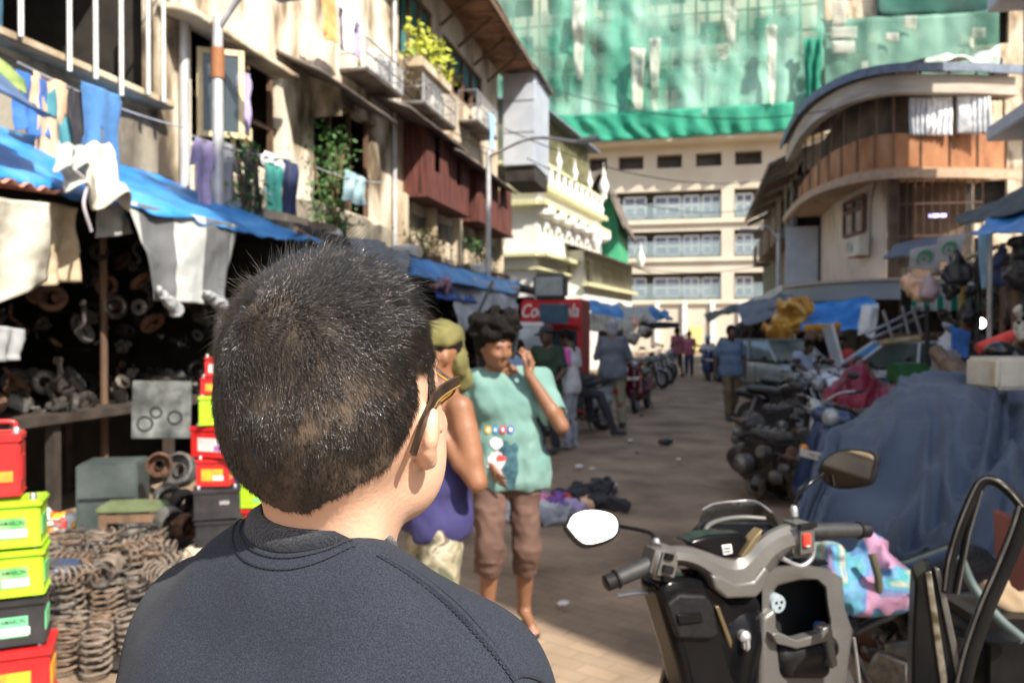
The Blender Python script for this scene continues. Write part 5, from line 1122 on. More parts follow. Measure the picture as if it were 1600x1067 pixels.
# canopy scraps at the far left
b = sheet('canopy', onX(-60, 60, -5.0), onX(60, 178, -5.0), onX(78, 184, -4.5), onX(-60, 120, -4.5), mat('dark_blue_canopy', (.03, .06, .14), .5, c2=(.12, .22, .42), scale=2), nu=20, nv=10, amp=.02, thick=.02); tg(b, 'dark blue sloping canopy edge at the far left under the white tubes', 'canopy')
b = sheet('banner', onX(-60, 40, -5.05), onX(38, 128, -5.05), onX(42, 150, -5.0), onX(-60, 90, -5.0), ramp_mat('printed_banner', [(.35, (.1, .2, .08)), (.5, (.3, .4, .12)), (.7, (.55, .52, .3))], .6, scale=6), nu=20, nv=10, amp=.02, thick=.01); tg(b, 'faded green printed banner lying over the dark blue canopy', 'banner')
# corrugated pink sheet
P = []
for i in range(80):
    y = 3.6+i*.018; P.append([(-4.55+.0*i, y, 2.66+.02*math.sin(i*.75)), (-5.6, y, 2.80+.02*math.sin(i*.75))])
b = MB().grid(P).build('corrugated_sheet', mat('pink_corrugated', (.42, .16, .11), .7, c2=(.55, .27, .2), scale=5), smooth=180, solid=.006); b.location = (.0, .15, 0); tg(b, 'faded pink corrugated roof sheet under the blue awning at the far left', 'roof sheet')
# pale canvas flaps
b = sheet('canvas_flap', onX(-90, 300, -4.5), onX(76, 318, -4.5), onX(78, 438, -4.5), onX(-90, 525, -4.42), m_tarpw, nu=30, nv=24, amp=.06, s=2.2, folds=2, famp=.04, thick=.008); tg(b, 'large cream canvas flap hanging at the far left of the stall', 'canvas')
b = sheet('canvas_flap', onX(60, 312, -4.75), onX(118, 325, -4.75), onX(122, 440, -4.75), onX(50, 448, -4.8), mat('tan_canvas', (.38, .30, .19), .8, c2=(.55, .45, .31), scale=5), nu=20, nv=20, amp=.06, s=3, folds=1.5, famp=.05, thick=.008); tg(b, 'smaller tan canvas flap hanging behind the cream one', 'canvas')
b = sheet('canvas_flap', onX(-60, 500, -4.6), onX(36, 515, -4.6), onX(34, 562, -4.6), onX(-60, 570, -4.6), m_greyst, nu=20, nv=10, amp=.04, s=5, folds=4, famp=.03, thick=.008); tg(b, 'gathered grey striped cloth hem below the cream canvas flap', 'canvas')
# folded white bundle on the awning edge
tg(sheet('rolled_canvas', onX(88, 225, -4.8), onX(165, 232, -4.8), onX(205, 335, -4.42), onX(105, 300, -4.42), m_tarpw, nu=36, nv=30, amp=.10, s=3.2, folds=2.5, famp=.07, thick=.012, seed=8), 'crumpled cream canvas slung over the front edge of the blue awning', 'canvas')
tg(sheet('rolled_canvas', onX(90, 218, -4.55), onX(130, 226, -4.55), onX(140, 262, -4.35), onX(92, 262, -4.35), m_whst, nu=24, nv=20, amp=.06, s=6, folds=2, famp=.05, thick=.012, seed=3), 'small pale knot of canvas at the left end of the crumpled cream canvas', 'canvas')
rp_ = MB().tube(bez([onX(110, 262, -4.38), onX(135, 285, -4.36), onX(131, 320, -4.36), onX(143, 362, -4.36)], 6), .012, 6).build('rope', mat('pale_rope', (.5, .45, .5), .8), smooth=60); tg(rp_, 'pale rope dangling from the rolled cream canvas', 'rope')
# grey-white striped cloth (stripes alternate along its width): one banner with striped material
def stripe_mat():
    m = mat('striped_vinyl', (.3, .3, .3), .55, bump=.0); n = m.node_tree.nodes; L = m.node_tree.links; cr = [x for x in n if x.type == 'VALTORGB'][0]
    tc = [x for x in n if x.type == 'TEX_COORD'][0]; w_ = n.new('ShaderNodeTexWave'); w_.inputs['Scale'].default_value = .33; w_.bands_direction = 'Y'; w_.inputs['Phase Offset'].default_value = 2.3; w_.inputs['Distortion'].default_value = .25; L.new(tc.outputs['Object'], w_.inputs[0]); L.new(w_.outputs['Fac'], cr.inputs[0])
    e = cr.color_ramp; e.interpolation = 'CONSTANT'; e.elements[0].position = 0; e.elements[0].color = (.16, .165, .175, 1); e.elements[1].position = .5; e.elements[1].color = (.52, .54, .53, 1); return m
ms_ = stripe_mat(); XS = -4.62
b = sheet('striped_cloth', onX(196, 312, XS), onX(374, 352, XS), onX(352, 478, XS), onX(245, 470, XS), ms_, nu=50, nv=36, amp=.035, s=2.0, folds=1.2, famp=.04, thick=.008, seed=4); tg(b, 'grey and white broad striped cloth hanging from the blue awning', 'cloth')
for i, (a, c, lab) in enumerate((((248, 452), (275, 484), 'left knotted corner of the striped cloth'), ((318, 455), (345, 476), 'right knotted corner of the striped cloth'))):
    p0, p1 = onX(*a, XS+.03), onX(*c, XS+.03); s = SDF(tuple(np.minimum(p0, p1)-.2), tuple(np.maximum(p0, p1)+.2), .014); s.cone(p0, p1, .03, .07, .02); s.crease(.025, 12, i); o = s.build('cloth_corner', m_greyst); tg(o, lab, 'cloth')
b = sheet('cloth', onX(155, 318, -4.75), onX(205, 305, -4.8), onX(212, 365, -4.8), onX(160, 372, -4.75), m_whst, nu=20, nv=16, amp=.05, s=5, folds=1, thick=.008); tg(b, 'bunched pale grey cloth tucked beside the striped cloth', 'cloth')
# ---- hanging used parts in the stall (rings, discs, plates), and junk piles
m_part = [mat('oily_steel', (.05, .045, .04), .45, .7, c2=(.14, .12, .10), scale=30), mat('rusty_part', (.06, .03, .018), .75, .3, c2=(.16, .08, .045), scale=25), mat('bare_alloy', (.13, .125, .12), .5, .6, c2=(.24, .23, .21), scale=25), mat('grimy_black_part', (.02, .018, .016), .55, .2, c2=(.06, .05, .045), scale=25)]
def junk_proto(k, name):
    r = random.Random(k); b = MB()
    if k % 5 == 0: b.lathe([(.05, -.02), (.10, -.02), (.115, -.01), (.115, .03), (.07, .035), (.065, .02), (.05, .02)], n=20, closed=True)                     # disc
    elif k % 5 == 1: b.torus((0, 0, 0), .075, .026, (0, 0, 1), 20, 8); b.lathe([(.03, -.03), (.035, .03), (.015, .04)], (.02, .02, 0), n=12)
    elif k % 5 == 2: b.rbox((0, 0, 0), (.16, .1, .06), .012); b.lathe([(.03, 0), (.035, .06), (.02, .07)], (.02, 0, .03), n=12); b.tube([(-.08, 0, 0), (-.14, .02, .03)], .014, 8)
    elif k % 5 == 3: b.lathe([(.02, -.09), (.045, -.08), (.05, 0), (.07, .01), (.07, .03), (.03, .04), (.03, .09)], n=14)
    else: b.tube(bez([(-.12, 0, 0), (-.04, .05, .02), (.05, 0, .03), (.12, .04, -.02)], 5), .016, 8); b.rbox((.12, .04, -.02), (.05, .05, .03), .006)
    return b.build(name, m_part[k % 4], smooth=40)
names = ['brake_disc', 'steering_ring', 'gearbox_part', 'shaft_joint', 'control_arm']
protos = []
for k in range(20): protos.append(junk_proto(k, names[k % 5]))
rr = random.Random(5); NJ = 0
JL = ['used brake disc', 'used steel ring', 'used gearbox block', 'used shaft joint', 'bent control arm']
def put_junk(loc, sc, grp, where, rot=None):
    global NJ
    k = NJ % 20; o = protos[k] if NJ < 20 else protos[k].copy()
    if NJ >= 20: col.objects.link(o)
    NJ += 1; o.location = loc; o.rotation_euler = rot or (rr.uniform(0, 6), rr.uniform(0, 6), rr.uniform(0, 6)); o.scale = (sc,)*3
    tag(o, JL[k % 5]+' '+where, 'car part', grp)
for i in range(150):     # hanging overhead and along the back of the blue awning stall
    y = rr.uniform(4.4, 9.2); x = rr.uniform(-6.3, -4.95); z = rr.uniform(1.5, 2.45); put_junk((x, y, z), rr.uniform(.5, 1.25), 'used parts hanging in the dark stall', 'hanging in the dark stall under the blue awning')
for i in range(100):     # heaped on the shelf/counter
    y = rr.uniform(4.4, 8.8); x = rr.uniform(-6.4, -5.1); z = 1.0+rr.uniform(0, .22); put_junk((x, y, z), rr.uniform(.7, 1.5), 'used parts heaped on the stall counter', 'heaped on the dark stall counter')
for i in range(40):     # shops further on
    y = rr.uniform(10, 22); x = rr.uniform(-5.9, -5.1); z = rr.choice((rr.uniform(.9, 1.1), rr.uniform(1.6, 2.6))); put_junk((x, y, z), rr.uniform(1, 1.9), 'used parts in the farther shops', 'in the farther dark shops on the left')
st_ = thing('stall_counter', 'long dark timber counter of the spare part stall, heaped with parts', 'counter', (-5.7, 6.6, 0)); b = MB()
b.rbox((-5.75, 6.6, .93), (1.4, 4.8, .08), .01); 
for y in (4.3, 5.7, 7.2, 8.9): b.box((-5.15, y, .45), (.08, .08, .9)); b.box((-6.35, y, .45), (.08, .08, .9))
adopt(b.build('top', mat('black_timber', (.025, .018, .013), .8, c2=(.06, .045, .035), scale=5), smooth=None), st_); b = MB(); b.box((-6.42, 6.6, .45), (.04, 4.8, .85)); adopt(b.build('back_panel', m_dark, smooth=None), st_)
# drawn metal sheet and grey cabinet
p = at(253, 640, 6.55); Mx = Matrix.Rotation(YAW+.25, 3, 'Z')
o = MB().rbox((0, 0, 0), (.44, .03, .46), .006).build('metal_sheet', ramp_mat('stained_sheet', [(.3, (.02, .02, .02)), (.45, (.09, .095, .09)), (.6, (.2, .21, .2)), (.75, (.42, .42, .42))], .5, scale=5, detail=4, metal=.3), smooth=None, loc=p, rot=(0, .03, YAW+.25)); tg(o, 'dull grey metal sheet with dark ring stains standing in the stall', 'metal sheet')
for dx, dz, r in ((-.12, -.11, .055), (.1, -.06, .05), (-.04, -.02, .04)): MB().torus((dx, -.017, dz), r, .008, (0, 1, 0), 20, 6).build('ring_mark', m_black, o, smooth=60)
p = at(178, 745, 6.2); o = thing('cabinet', 'grey green steel cabinet standing open beside the bench', 'cabinet', (p.x, p.y, 0), YAW+.2)
MB().rbox((0, 0, .42), (.42, .4, .5), .012).build('case', mat('grey_green_steel', (.05, .065, .062), .5, .2, c2=(.10, .12, .115), scale=4), o, smooth=30); MB().box((0, -.205, .42), (.38, .012, .02)).build('seam', m_black, o, smooth=None); MB().box((0, 0, .08), (.38, .36, .16)).build('plinth', m_black, o, smooth=None)
p = at(215, 790, 5.7); o = thing('bench', 'low wooden bench with green painted top in front of the stall', 'bench', (p.x, p.y, 0), YAW+.15); zb = p.z
MB().rbox((0, 0, zb), (.46, .28, .04), .008).build('top', mat('olive_green_paint', (.09, .12, .05), .6, c2=(.15, .18, .09), scale=8), o, smooth=None)
for x in (-.19, .19):
    for y in (-.1, .1): MB().box((x, y, zb/2), (.05, .05, zb-.02)).build('leg', m_wood, o, smooth=None)
MB().box((0, -.11, zb-.06), (.36, .02, .06)).build('apron', m_wood, o, smooth=None)
# brake drums beside the battery stack
for i, (px, py, d, r, lb_) in enumerate(((283, 735, 6.1, .13, 'large rusty brake drum leaning beside the battery stack'), (250, 725, 6.0, .09, 'small brown brake drum left of the large one'), (262, 775, 5.9, .1, 'pale brown hub lying below the small drum'), (285, 785, 5.8, .1, 'dark pulley under the large drum'), (262, 812, 5.6, .1, 'reddish hub near the ground by the black batteries'), (287, 822, 5.6, .09, 'lowest pinkish steel ring by the black batteries'))):
    p = at(px, py, d); o = MB().lathe([(.35*r, -.03), (.95*r, -.03), (1.0*r, .0), (r, .06), (.85*r, .065), (.8*r, .0), (.4*r, .0), (.35*r, .03)], n=22, closed=True).build('brake_drum', m_part[1 if i % 2 else 2] if i != 3 else m_part[3], smooth=40, loc=p, rot=(1.2+.3*i, .3*i, .5*i)); tg(o, lb_, 'brake drum', 'drums and hubs by the battery stack')
# ---- batteries
m_bred = mat('red_battery_plastic', (.50, .014, .016), .35, c2=(.58, .025, .025), scale=10); m_bgrn = mat('lime_battery_plastic', (.33, .55, .015), .35, c2=(.40, .62, .03), scale=10); m_bblk = mat('black_battery_plastic', (.02, .02, .022), .3, c2=(.035, .035, .04), scale=10); m_bblu = mat('blue_battery_plastic', (.02, .09, .38), .35)
m_lbw = mat('label_white', (.62, .62, .6), .5); m_lbg = mat('label_green', (.10, .45, .12), .5, c2=(.25, .6, .2), scale=20); m_lby = mat('label_yellow', (.8, .45, .03), .5, c2=(.8, .25, .03), scale=15); m_lbv = mat('label_violet', (.3, .06, .3), .5, c2=(.5, .2, .5), scale=20); m_lbm = mat('label_mint', (.12, .55, .25), .5, c2=(.2, .62, .32), scale=15)
def battery(label, loc, rz, sz, m, lab=None, words='', handle=False, grp=None):
    L_, W_, H_ = sz; o = thing('car_battery', label, 'battery', loc, rz, grp)
    b = MB(); b.rbox((0, 0, H_*.42), (L_*.95, W_*.95, H_*.82), .006); b.rbox((0, 0, H_*.03), (L_, W_, H_*.05), .004); b.build('case', m, o, smooth=30)
    b = MB(); b.rbox((0, 0, H_*.90), (L_, W_, H_*.14), .006); b.rbox((0, 0, H_*.985), (L_*.7, W_*.35, H_*.03), .003); b.build('lid', m, o, smooth=30)
    for x in (-1, 1): MB().lathe([(.012, 0), (.010, .018), (.008, .02)], (x*L_*.38, -W_*.28, H_*.97), n=12).build('terminal', m_metal, o, smooth=40)
    if handle: MB().tube(bez([(-L_*.3, 0, H_*.97), (-L_*.28, 0, H_*1.12), (L_*.28, 0, H_*1.12), (L_*.3, 0, H_*.97)], 5), .008, 8).build('handle', m, o, smooth=60)
    if lab:
        for sgn_, wd, ax in ((-1, L_, 0), (1, W_, 1)):
            if ax == 0:
                f = MB().box((0, -W_*.475-.0015, H_*.42), (L_*.62, .003, H_*.42)).build('label', lab[0], o, smooth=None)
                MB().box((L_*.18, -W_*.475-.0035, H_*.32), (L_*.3, .002, H_*.16)).build('label_patch', lab[1], f, smooth=None)
                if words: text_mesh(words, H_*.145, lab[2] if len(lab) > 2 else m_bblk, f, frame((L_*.16, -W_*.475-.0035, H_*.53), (1, 0, 0), (0, 0, 1)), 'lettering', .0005, bold=.0003, sx=.72)
            else:
                MB().box((L_*.475+.0015, 0, H_*.42), (.003, W_*.6, H_*.38)).build('label', lab[0], o, smooth=None)
    return o
def stack_at(px, py_bot, d): p = at(px, py_bot, d); return p
GB = 'batteries in the near left stack'
def bat_px(label, px, ybot, ytop, d, wpx, m, rz, lab, words='', depth=.17, handle=False, grp=None):
    p = at(px, ybot, d); h = (ybot-ytop)*d/F_/1.0; L_ = wpx*d/F_
    return battery(label, (p.x, p.y, p.z), YAW+rz, (L_, depth, h), m, lab, words, handle, grp)
d = 2.75
bat_px('tall red battery with carry handle on top of the near left stack', 2, 772, 672, d, 62, m_bred, .42, (m_bred, m_lby), '', .15, True, GB)
bat_px('upper lime green battery of the near left stack', 5, 850, 776, d, 118, m_bgrn, .38, (m_lbg, m_lbw, m_bblk), 'AMARON', .17, False, GB)
bat_px('lower lime green battery of the near left stack', 6, 925, 852, d, 122, m_bgrn, .40, (m_lbg, m_lbw, m_bblk), 'AMARON', .17, False, GB)
bat_px('black battery with mint label in the near left stack', 2, 1000, 927, d, 132, m_bblk, .42, (m_lbm, m_lbw, m_bblk), 'AMARON', .18, False, GB)
bat_px('red battery with yellow and white label low in the near left stack', 2, 1098, 1002, d, 150, m_bred, .40, (m_lby, m_lbw, m_bred), '', .2, False, GB)
bat_px('hidden lowest red battery of the near left stack', 2, 1190, 1100, d, 150, m_bred, .42, (m_lby, m_lbw), '', .2, False, GB)
p = at(2, 1192, d); tg(MB().box((0, 0, 0), (.36, .3, max(.05, p.z))).build('crate', m_wood, smooth=None, loc=(p.x, p.y, p.z/2), rot=(0, 0, YAW+.4)), 'rough wooden crate carrying the near left battery stack', 'crate')
GC = 'batteries in the stack behind the young man'; d = 5.2
bat_px('small red battery at the very top of the stack behind the head', 340, 588, 557, d, 36, m_bred, .2, (m_lbw, m_lby), '', .12, False, GC)
bat_px('small red and yellow battery second from the top', 340, 615, 589, d, 48, m_bred, .15, (m_lby, m_lbw), '', .13, False, GC)
bat_px('lime green battery in the stack behind the head', 338, 663, 616, d, 50, m_bgrn, .25, (m_bgrn, m_lbg), '', .15, False, GC)
bat_px('wide red battery with violet label in the stack behind the head', 345, 713, 664, d, 86, m_bred, -.3, (m_lbw, m_lbv, m_bblk), '', .17, False, GC)
bat_px('red battery with small white label below the wide one', 337, 757, 714, d, 52, m_bred, .05, (m_lby, m_lbw), '', .15, False, GC)
bat_px('upper black battery with white lettering in the stack behind the head', 340, 806, 758, d, 70, m_bblk, .3, (m_bblk, m_bblk, m_lbw), 'EXIDE', .22, False, GC)
bat_px('lower black battery at the foot of the stack behind the head', 345, 847, 807, d, 72, m_bblk, .25, (m_bblk, m_bblk), '', .22, False, GC)
bat_px('blue battery beside the stack, partly behind the head', 388, 748, 700, d+.2, 40, m_bblu, .1, (m_bblu, m_bblu), '', .17, False, GC)
bat_px('lime green battery at right, below the blue one', 398, 790, 749, d+.2, 40, m_bgrn, .1, (m_bgrn, m_lbg), '', .17, False, GC)
bat_px('red battery with white label at right, next to the collar', 398, 832, 791, d+.2, 44, m_bred, .1, (m_lbw, m_lby), '', .17, False, GC)
for px, dd, yb, lb_ in ((345, d, 848, 'concrete block under the black batteries'), (396, d+.2, 834, 'second concrete block under the lone red battery')):
    p = at(px, yb, dd); tg(MB().rbox((0, 0, 0), (.36, .34, p.z), .01).build('block', m_plasterB, smooth=None, loc=(p.x, p.y, p.z/2), rot=(0, 0, YAW)), lb_, 'block', 'blocks under the battery stacks')
# ---- coil springs
m_spr = [mat('rusty_spring', (.10, .065, .042), .8, .2, c2=(.24, .165, .115), scale=30), mat('brown_spring', (.14, .11, .085), .8, .2, c2=(.27, .22, .175), scale=30), mat('dark_spring', (.045, .04, .038), .6, .3, c2=(.15, .13, .11), scale=30)]
def spring(R, H_, n, r, m, name='coil_spring'):
    return MB().tube([(R*math.cos(t), R*math.sin(t), H_*(t/(2*PI*n))) for t in np.linspace(0, 2*PI*n, int(n*18))], r, 6).build(name, m, smooth=60)
SP = [spring(.07, .30, 5.5, .0085, m_spr[0]), spring(.065, .28, 6, .008, m_spr[1]), spring(.06, .30, 5, .009, m_spr[2]), spring(.055, .26, 6, .007, m_spr[1])]
SPN = ['rusty thick', 'pale brown', 'dark', 'slim brown']
cells = []
for row, (yb, x0, x1, n) in enumerate(((1012, 98, 150, 2), (985, 92, 205, 4), (958, 90, 225, 5), (932, 88, 238, 6), (908, 86, 245, 6), (888, 84, 250, 6), (870, 80, 250, 6))):
    for k in range(n): cells.append((x0+(x1-x0)*k/max(1, n-1)+rr.uniform(-6, 6), yb+14+rr.uniform(-5, 5), row))
for i, (px, yb, row) in enumerate(cells):
    p = onz(px, yb+8*0+ (20 if row == 0 else 14)); k = i % 4; o = SP[k] if i < 4 else SP[k].copy()
    if i >= 4: col.objects.link(o)
    o.location = (p.x, p.y, .0 if row < 2 else .02*row); o.rotation_euler = (rr.uniform(-.12, .12), rr.uniform(-.12, .12), rr.uniform(0, 6)); s_ = rr.uniform(.9, 1.15); o.scale = (s_, s_, s_*rr.uniform(.68, .9))
    tag(o, SPN[k]+' coil spring standing in the pile of used suspension springs', 'spring', 'used coil springs on the pavement')
for i in range(14):   # lying on top
    k = i % 4; o = SP[k].copy(); col.objects.link(o); p = onz(rr.uniform(90, 250), rr.uniform(905, 985)); o.location = (p.x, p.y, .27+rr.uniform(0, .05)); o.rotation_euler = (PI/2+rr.uniform(-.2, .2), rr.uniform(-.2, .2), rr.uniform(0, 6)); o.scale = (.85,)*3
    tag(o, SPN[k]+' coil spring lying on top of the spring pile', 'spring', 'springs lying on the pile')
p = at(212, 880, 5.3); o = SP[2].copy(); col.objects.link(o); o.location = (p.x, p.y, .02); o.scale = (1.2,)*3; o.rotation_euler = (.1, 0, 0); tag(o, 'single black coil spring standing in front of the white plastic sack', 'spring')
# sack, snack bag, disc, chrome cap
def lump(name, cones, m, lab, cat, res=.016, wr=.02, sc=9, seed=1, k=.04):
    P_ = [V(c[0]) for c in cones]+[V(c[1]) for c in cones]; R = max(max(c[2:4]) for c in cones)+.08
    s = SDF(tuple(min(p[i] for p in P_)-R for i in range(3)), tuple(max(p[i] for p in P_)+R for i in range(3)), res)
    for c in cones: s.cone(c[0], c[1], c[2], c[3], k)
    s.crease(wr*1.3, sc*.8, seed+1); s.wrinkle(wr, sc, seed); s.wrinkle(wr*.4, sc*3, seed+3); o = s.build(name, m); tag(o, lab, cat); return o
m_plas = mat('white_polythene', (.68, .68, .66), .35, c2=(.82, .82, .8), scale=6)
d_ = 5.9
lump('plastic_sack', [(at(165, 868, d_), at(215, 835, d_), .05, .10), (at(215, 838, d_), at(275, 868, d_), .11, .05), (at(190, 868, d_), at(260, 872, d_), .06, .06)], m_plas, 'crumpled white plastic sack behind the springs', 'sack', .016, .035, 10)
lump('snack_packet', [(at(72, 822, 6.3), at(116, 824, 6.3), .06, .055), (at(80, 805, 6.35), at(110, 808, 6.35), .04, .04)], ramp_mat('snack_print', [(0, (.6, .03, .02)), (.45, (.65, .05, .03)), (.5, (.8, .4, .03)), (.58, (.7, .7, .68)), (.66, (.6, .04, .03))], .3, scale=5, detail=1.5, interp='CONSTANT'), 'crumpled red and yellow plastic packet beside the green batteries', 'packet', .014, .02, 10)
lump('plastic_bag', [(at(62, 800, 6.5), at(78, 812, 6.5), .05, .07)], m_plas, 'small white plastic bag behind the red and yellow packet', 'bag', .014, .02, 10)
p = at(90, 842, 6.4); tg(MB().rbox((0, 0, 0), (.75, .5, max(.05, p.z)), .02).build('crate', m_dark, smooth=None, loc=(p.x, p.y+.1, max(.05, p.z)/2), rot=(0, 0, YAW)), 'dark low box carrying the plastic packets', 'box')
dc = at(272, 874, 5.6); o = thing('clutch_disc', 'flat grey disc with a red printed emblem lying beside the spring pile', 'disc', dc)
MB().lathe([(.0, .012), (.15, .012), (.185, .006), (.185, -.006), (0, -.006)], (0, 0, 0), (0, -.12, 1), 32).build('plate', mat('grey_steel_disc', (.06, .06, .06), .45, .5), o, smooth=40)
f = MB(); q = [(.085*math.cos(a)*(1+.15*math.cos(4*a)), .075*math.sin(a)*(1+.15*math.cos(4*a))) for a in np.linspace(0, 2*PI, 24, endpoint=False)]; f.prism([(x, y-.001, .0135+y*.12) for x, y in q], (0, 0, .002)); f.build('emblem', m_cloths['red'], o, smooth=None)
f = MB(); f.prism([(x*.5, y*.5-.001, .0165+y*.06) for x, y in q], (0, 0, .002)); f.build('emblem_centre', m_bblk, o, smooth=None)
p = at(272, 878, 5.6); tg(MB().lathe([(.09, 0), (.09, max(.03, p.z-.01))], (p.x, p.y, 0), n=20).build('drum', m_part[3], smooth=40), 'dark drum under the flat disc with the red emblem', 'drum')
p = onz(98, 985); p.z = .36; o = MB().rbox((0, 0, 0), (.20, .11, .05), .02, seg=3).build('chrome_cap', mat('chrome', (.6, .6, .6), .08, 1), smooth=60, loc=p, rot=(.5, .15, YAW+.2)); tg(o, 'shiny chrome cap lying on top of the springs next to the batteries', 'car part')
# dirt heap / junk carpet under and behind the springs
JH = MB(); c_ = onz(160, 900)
JH.grid([[(c_.x+u*1.3, c_.y+v*1.3, max(.0, .28*(1-u*u)*(1-v*v)*(.8+.5*mnoise.noise(V((u*4, v*4, 3))))-.02)) for v in np.linspace(-1, 1, 22)] for u in np.linspace(-1, 1, 22)])
tag(JH.build('scrap_heap', m_part[3], smooth=180), 'low heap of dark greasy scrap under the standing springs', 'scrap heap', kind='stuff')
# ---- laundry
def hang(kind, px, py, X, w_, h_, mm, lab, seed, amp=.03, cat=None):
    p = onX(px, py, X); o = garment(kind, p, (0, 1, 0), (0, 0, -1), w_, h_, m_cloths[mm], {'shirt': 'shirt', 'trousers': 'trousers', 'shorts': 'shorts', 'cloth': 'cloth'}[kind], seed=seed, amp=amp); tag(o, lab, cat or kind, 'laundry on the left houses'); return o
hang('cloth', 50, 118, -5.6, .35, .5, 'blue', 'bright blue cloth at the left end of the top washing line', 1)
hang('shirt', 78, 122, -5.6, .62, .75, 'peach', 'peach orange shirt on the washing line above the blue awning', 2)
hang('shirt', 108, 138, -5.6, .55, .8, 'teal', 'dark teal shirt next to the peach one', 3)
hang('cloth', 126, 144, -5.55, .3, .75, 'black', 'black cloth between the teal shirt and the jeans', 4)
hang('trousers', 158, 138, -5.5, .62, .92, 'denim', 'light blue jeans hanging over the blue awning', 5)
hang('shirt', 381, 112, -5.55, .40, .75, 'lavender', 'lavender shirt hanging in the window beside the yellow shutter', 6)
hang('shirt', 318, 218, -5.5, .55, .8, 'lavender', 'pale violet shirt hanging left of the street lamp pole', 7)
hang('shirt', 353, 222, -5.5, .6, .85, 'grey', 'blue grey shirt hanging behind the street lamp pole', 8)
hang('trousers', 392, 232, -5.5, .55, .9, 'black', 'black trousers hanging right of the lamp pole', 9)
hang('shirt', 425, 240, -5.5, .62, .55, 'white', 'white shirt with mint pattern on the lower line', 10)
hang('trousers', 428, 256, -5.47, .42, .62, 'mint', 'mint green leggings hanging under the white shirt', 11)
hang('cloth', 453, 252, -5.5, .45, .85, 'navy', 'navy towel at the right end of the lower line', 12)
hang('cloth', 556, 272, -5.45, .85, .48, 'sea', 'sea green cloth sagging under the big dark window', 13)
hang('shirt', 545, -6, -5.35, .95, .85, 'white', 'bright white shirt drying above the caged air conditioner', 14)
hang('cloth', 514, -12, -5.38, .4, .7, 'orange', 'orange and red cloth beside the white shirt', 15)
hang('cloth', 545, 20, -5.42, .75, .62, 'lavender', 'lilac cloth behind the bright white shirt', 16)
hang('cloth', 768, 178, -5.3, .5, .9, 'skyblue', 'blue cloth bundle hanging at the end of the tan house', 17)
for i, (a, b_, X, lb_) in enumerate((((28, 98), (290, 200), -5.6, 'washing line over the blue awning'), ((300, 212), (470, 250), -5.5, 'washing line behind the lamp pole'), ((495, 262), (600, 285), -5.45, 'short washing line under the big dark window'))):
    a, b_ = onX(*a, X), onX(*b_, X); P = [a+(b_-a)*t-zup()*.12*4*t*(1-t)*.5 for t in np.linspace(0, 1, 12)]; tag(MB().tube(P, .01, 5).build('washing_line', m_pipe, smooth=60), lb_, 'washing line')
# ---- cages and AC units
def cage(px0, py0, px1, py1, out, root_label, ac=True):
    a, b_ = onX(px0, py0, FX), onX(px1, py1, FX); y0, y1, z1, z0 = a.y, b_.y, a.z, b_.z; z0 = z1-abs((py1-py0))/F_*pix(a)[2]*1.0
    T = thing('window_cage', root_label, 'cage', (FX, (y0+y1)/2, z0)); f = MB()
    for (x, y) in ((0, y0), (0, y1), (out, y0), (out, y1)): f.tube([(FX+x, y, z0), (FX+x, y, z1)], .018, 6)
    for z in (z0, z1, (z0+z1)/2): f.tube([(FX, y0, z), (FX+out, y0, z), (FX+out, y1, z), (FX, y1, z)], .016, 6)
    adopt(f.build('frame', m_metal, smooth=60), T); g_ = MB()
    for y in np.arange(y0+.12, y1, .14): g_.tube([(FX+out, y, z0), (FX+out, y, z1)], .009, 5)
    adopt(g_.build('bars', m_metal, smooth=60), T); adopt(MB().box((FX+out/2, (y0+y1)/2, z0-.03), (out, y1-y0, .04)).build('shelf', m_corr, smooth=None), T)
    if ac:
        o = thing('ac_unit', 'cream outdoor air conditioner inside '+root_label[:1].lower()+root_label[1:].split(' ', 1)[1] if False else 'cream air conditioner standing in the '+ac, 'air conditioner', (FX+out*.5, (y0+y1)/2+.2, z0))
        b = MB(); b.rbox((0, 0, .29), (.3, .8, .55), .02); b.build('case', m_white, o, smooth=30); b = MB(); [b.torus((.155, -.12, .3), r, .008, (1, 0, 0), 20, 5) for r in (.21, .14, .07)]; b.box((.153, .27, .3), (.006, .16, .45)); b.build('grille', m_black, o, smooth=60)
    return T
cage(530, 62, 590, 108, .5, 'pale cage bolted under the bright white shirt', 'cage under the white shirt')
cage(625, 112, 680, 160, .5, 'rusty cage full of odds and ends below the green windows', 'cage below the green windows')
cage(716, 142, 750, 188, .5, 'smaller cage near the end of the tan house', 'smaller cage at the end of the tan house')
# planter and creepers
def plant(name, c, size, n, m1, lab, seed=0, leaf=.07, stems=6, cat='plant', droop=0.):
    c = V(c); r = random.Random(seed); T = thing(name, lab, cat, c); s = MB(); L_ = MB()
    for i in range(stems):
        tip = c+V((r.uniform(-.5, .5)*size[0], r.uniform(-.5, .5)*size[1], size[2]*r.uniform(.6, 1))); s.tube(bez([c, (c+tip)/2+V((0, r.uniform(-.1, .1), .05)), tip], 4), .012, 5)
    for i in range(n):
        q = V((r.gauss(0, .32)*size[0], r.gauss(0, .32)*size[1], r.uniform(.05, 1)*size[2])); q = c+q; d1 = V((r.uniform(-1, 1), r.uniform(-1, 1), r.uniform(-.5, .8))).normalized(); d2 = d1.orthogonal().normalized(); l = leaf*r.uniform(.6, 1.3)
        L_.add([q, q+d1*l*.5+d2*l*.28, q+d1*l, q+d1*l*.5-d2*l*.28], [(0, 1, 2, 3)])
    adopt(s.build('stems', m_wood, smooth=60), T); adopt(L_.build('leaves', m1, smooth=None, fix=False), T); return T
m_lfy = mat('yellow_green_leaf', (.26, .32, .02), .6, c2=(.5, .52, .06), scale=8); m_lf = mat('green_leaf', (.03, .09, .02), .6, c2=(.09, .2, .05), scale=8)
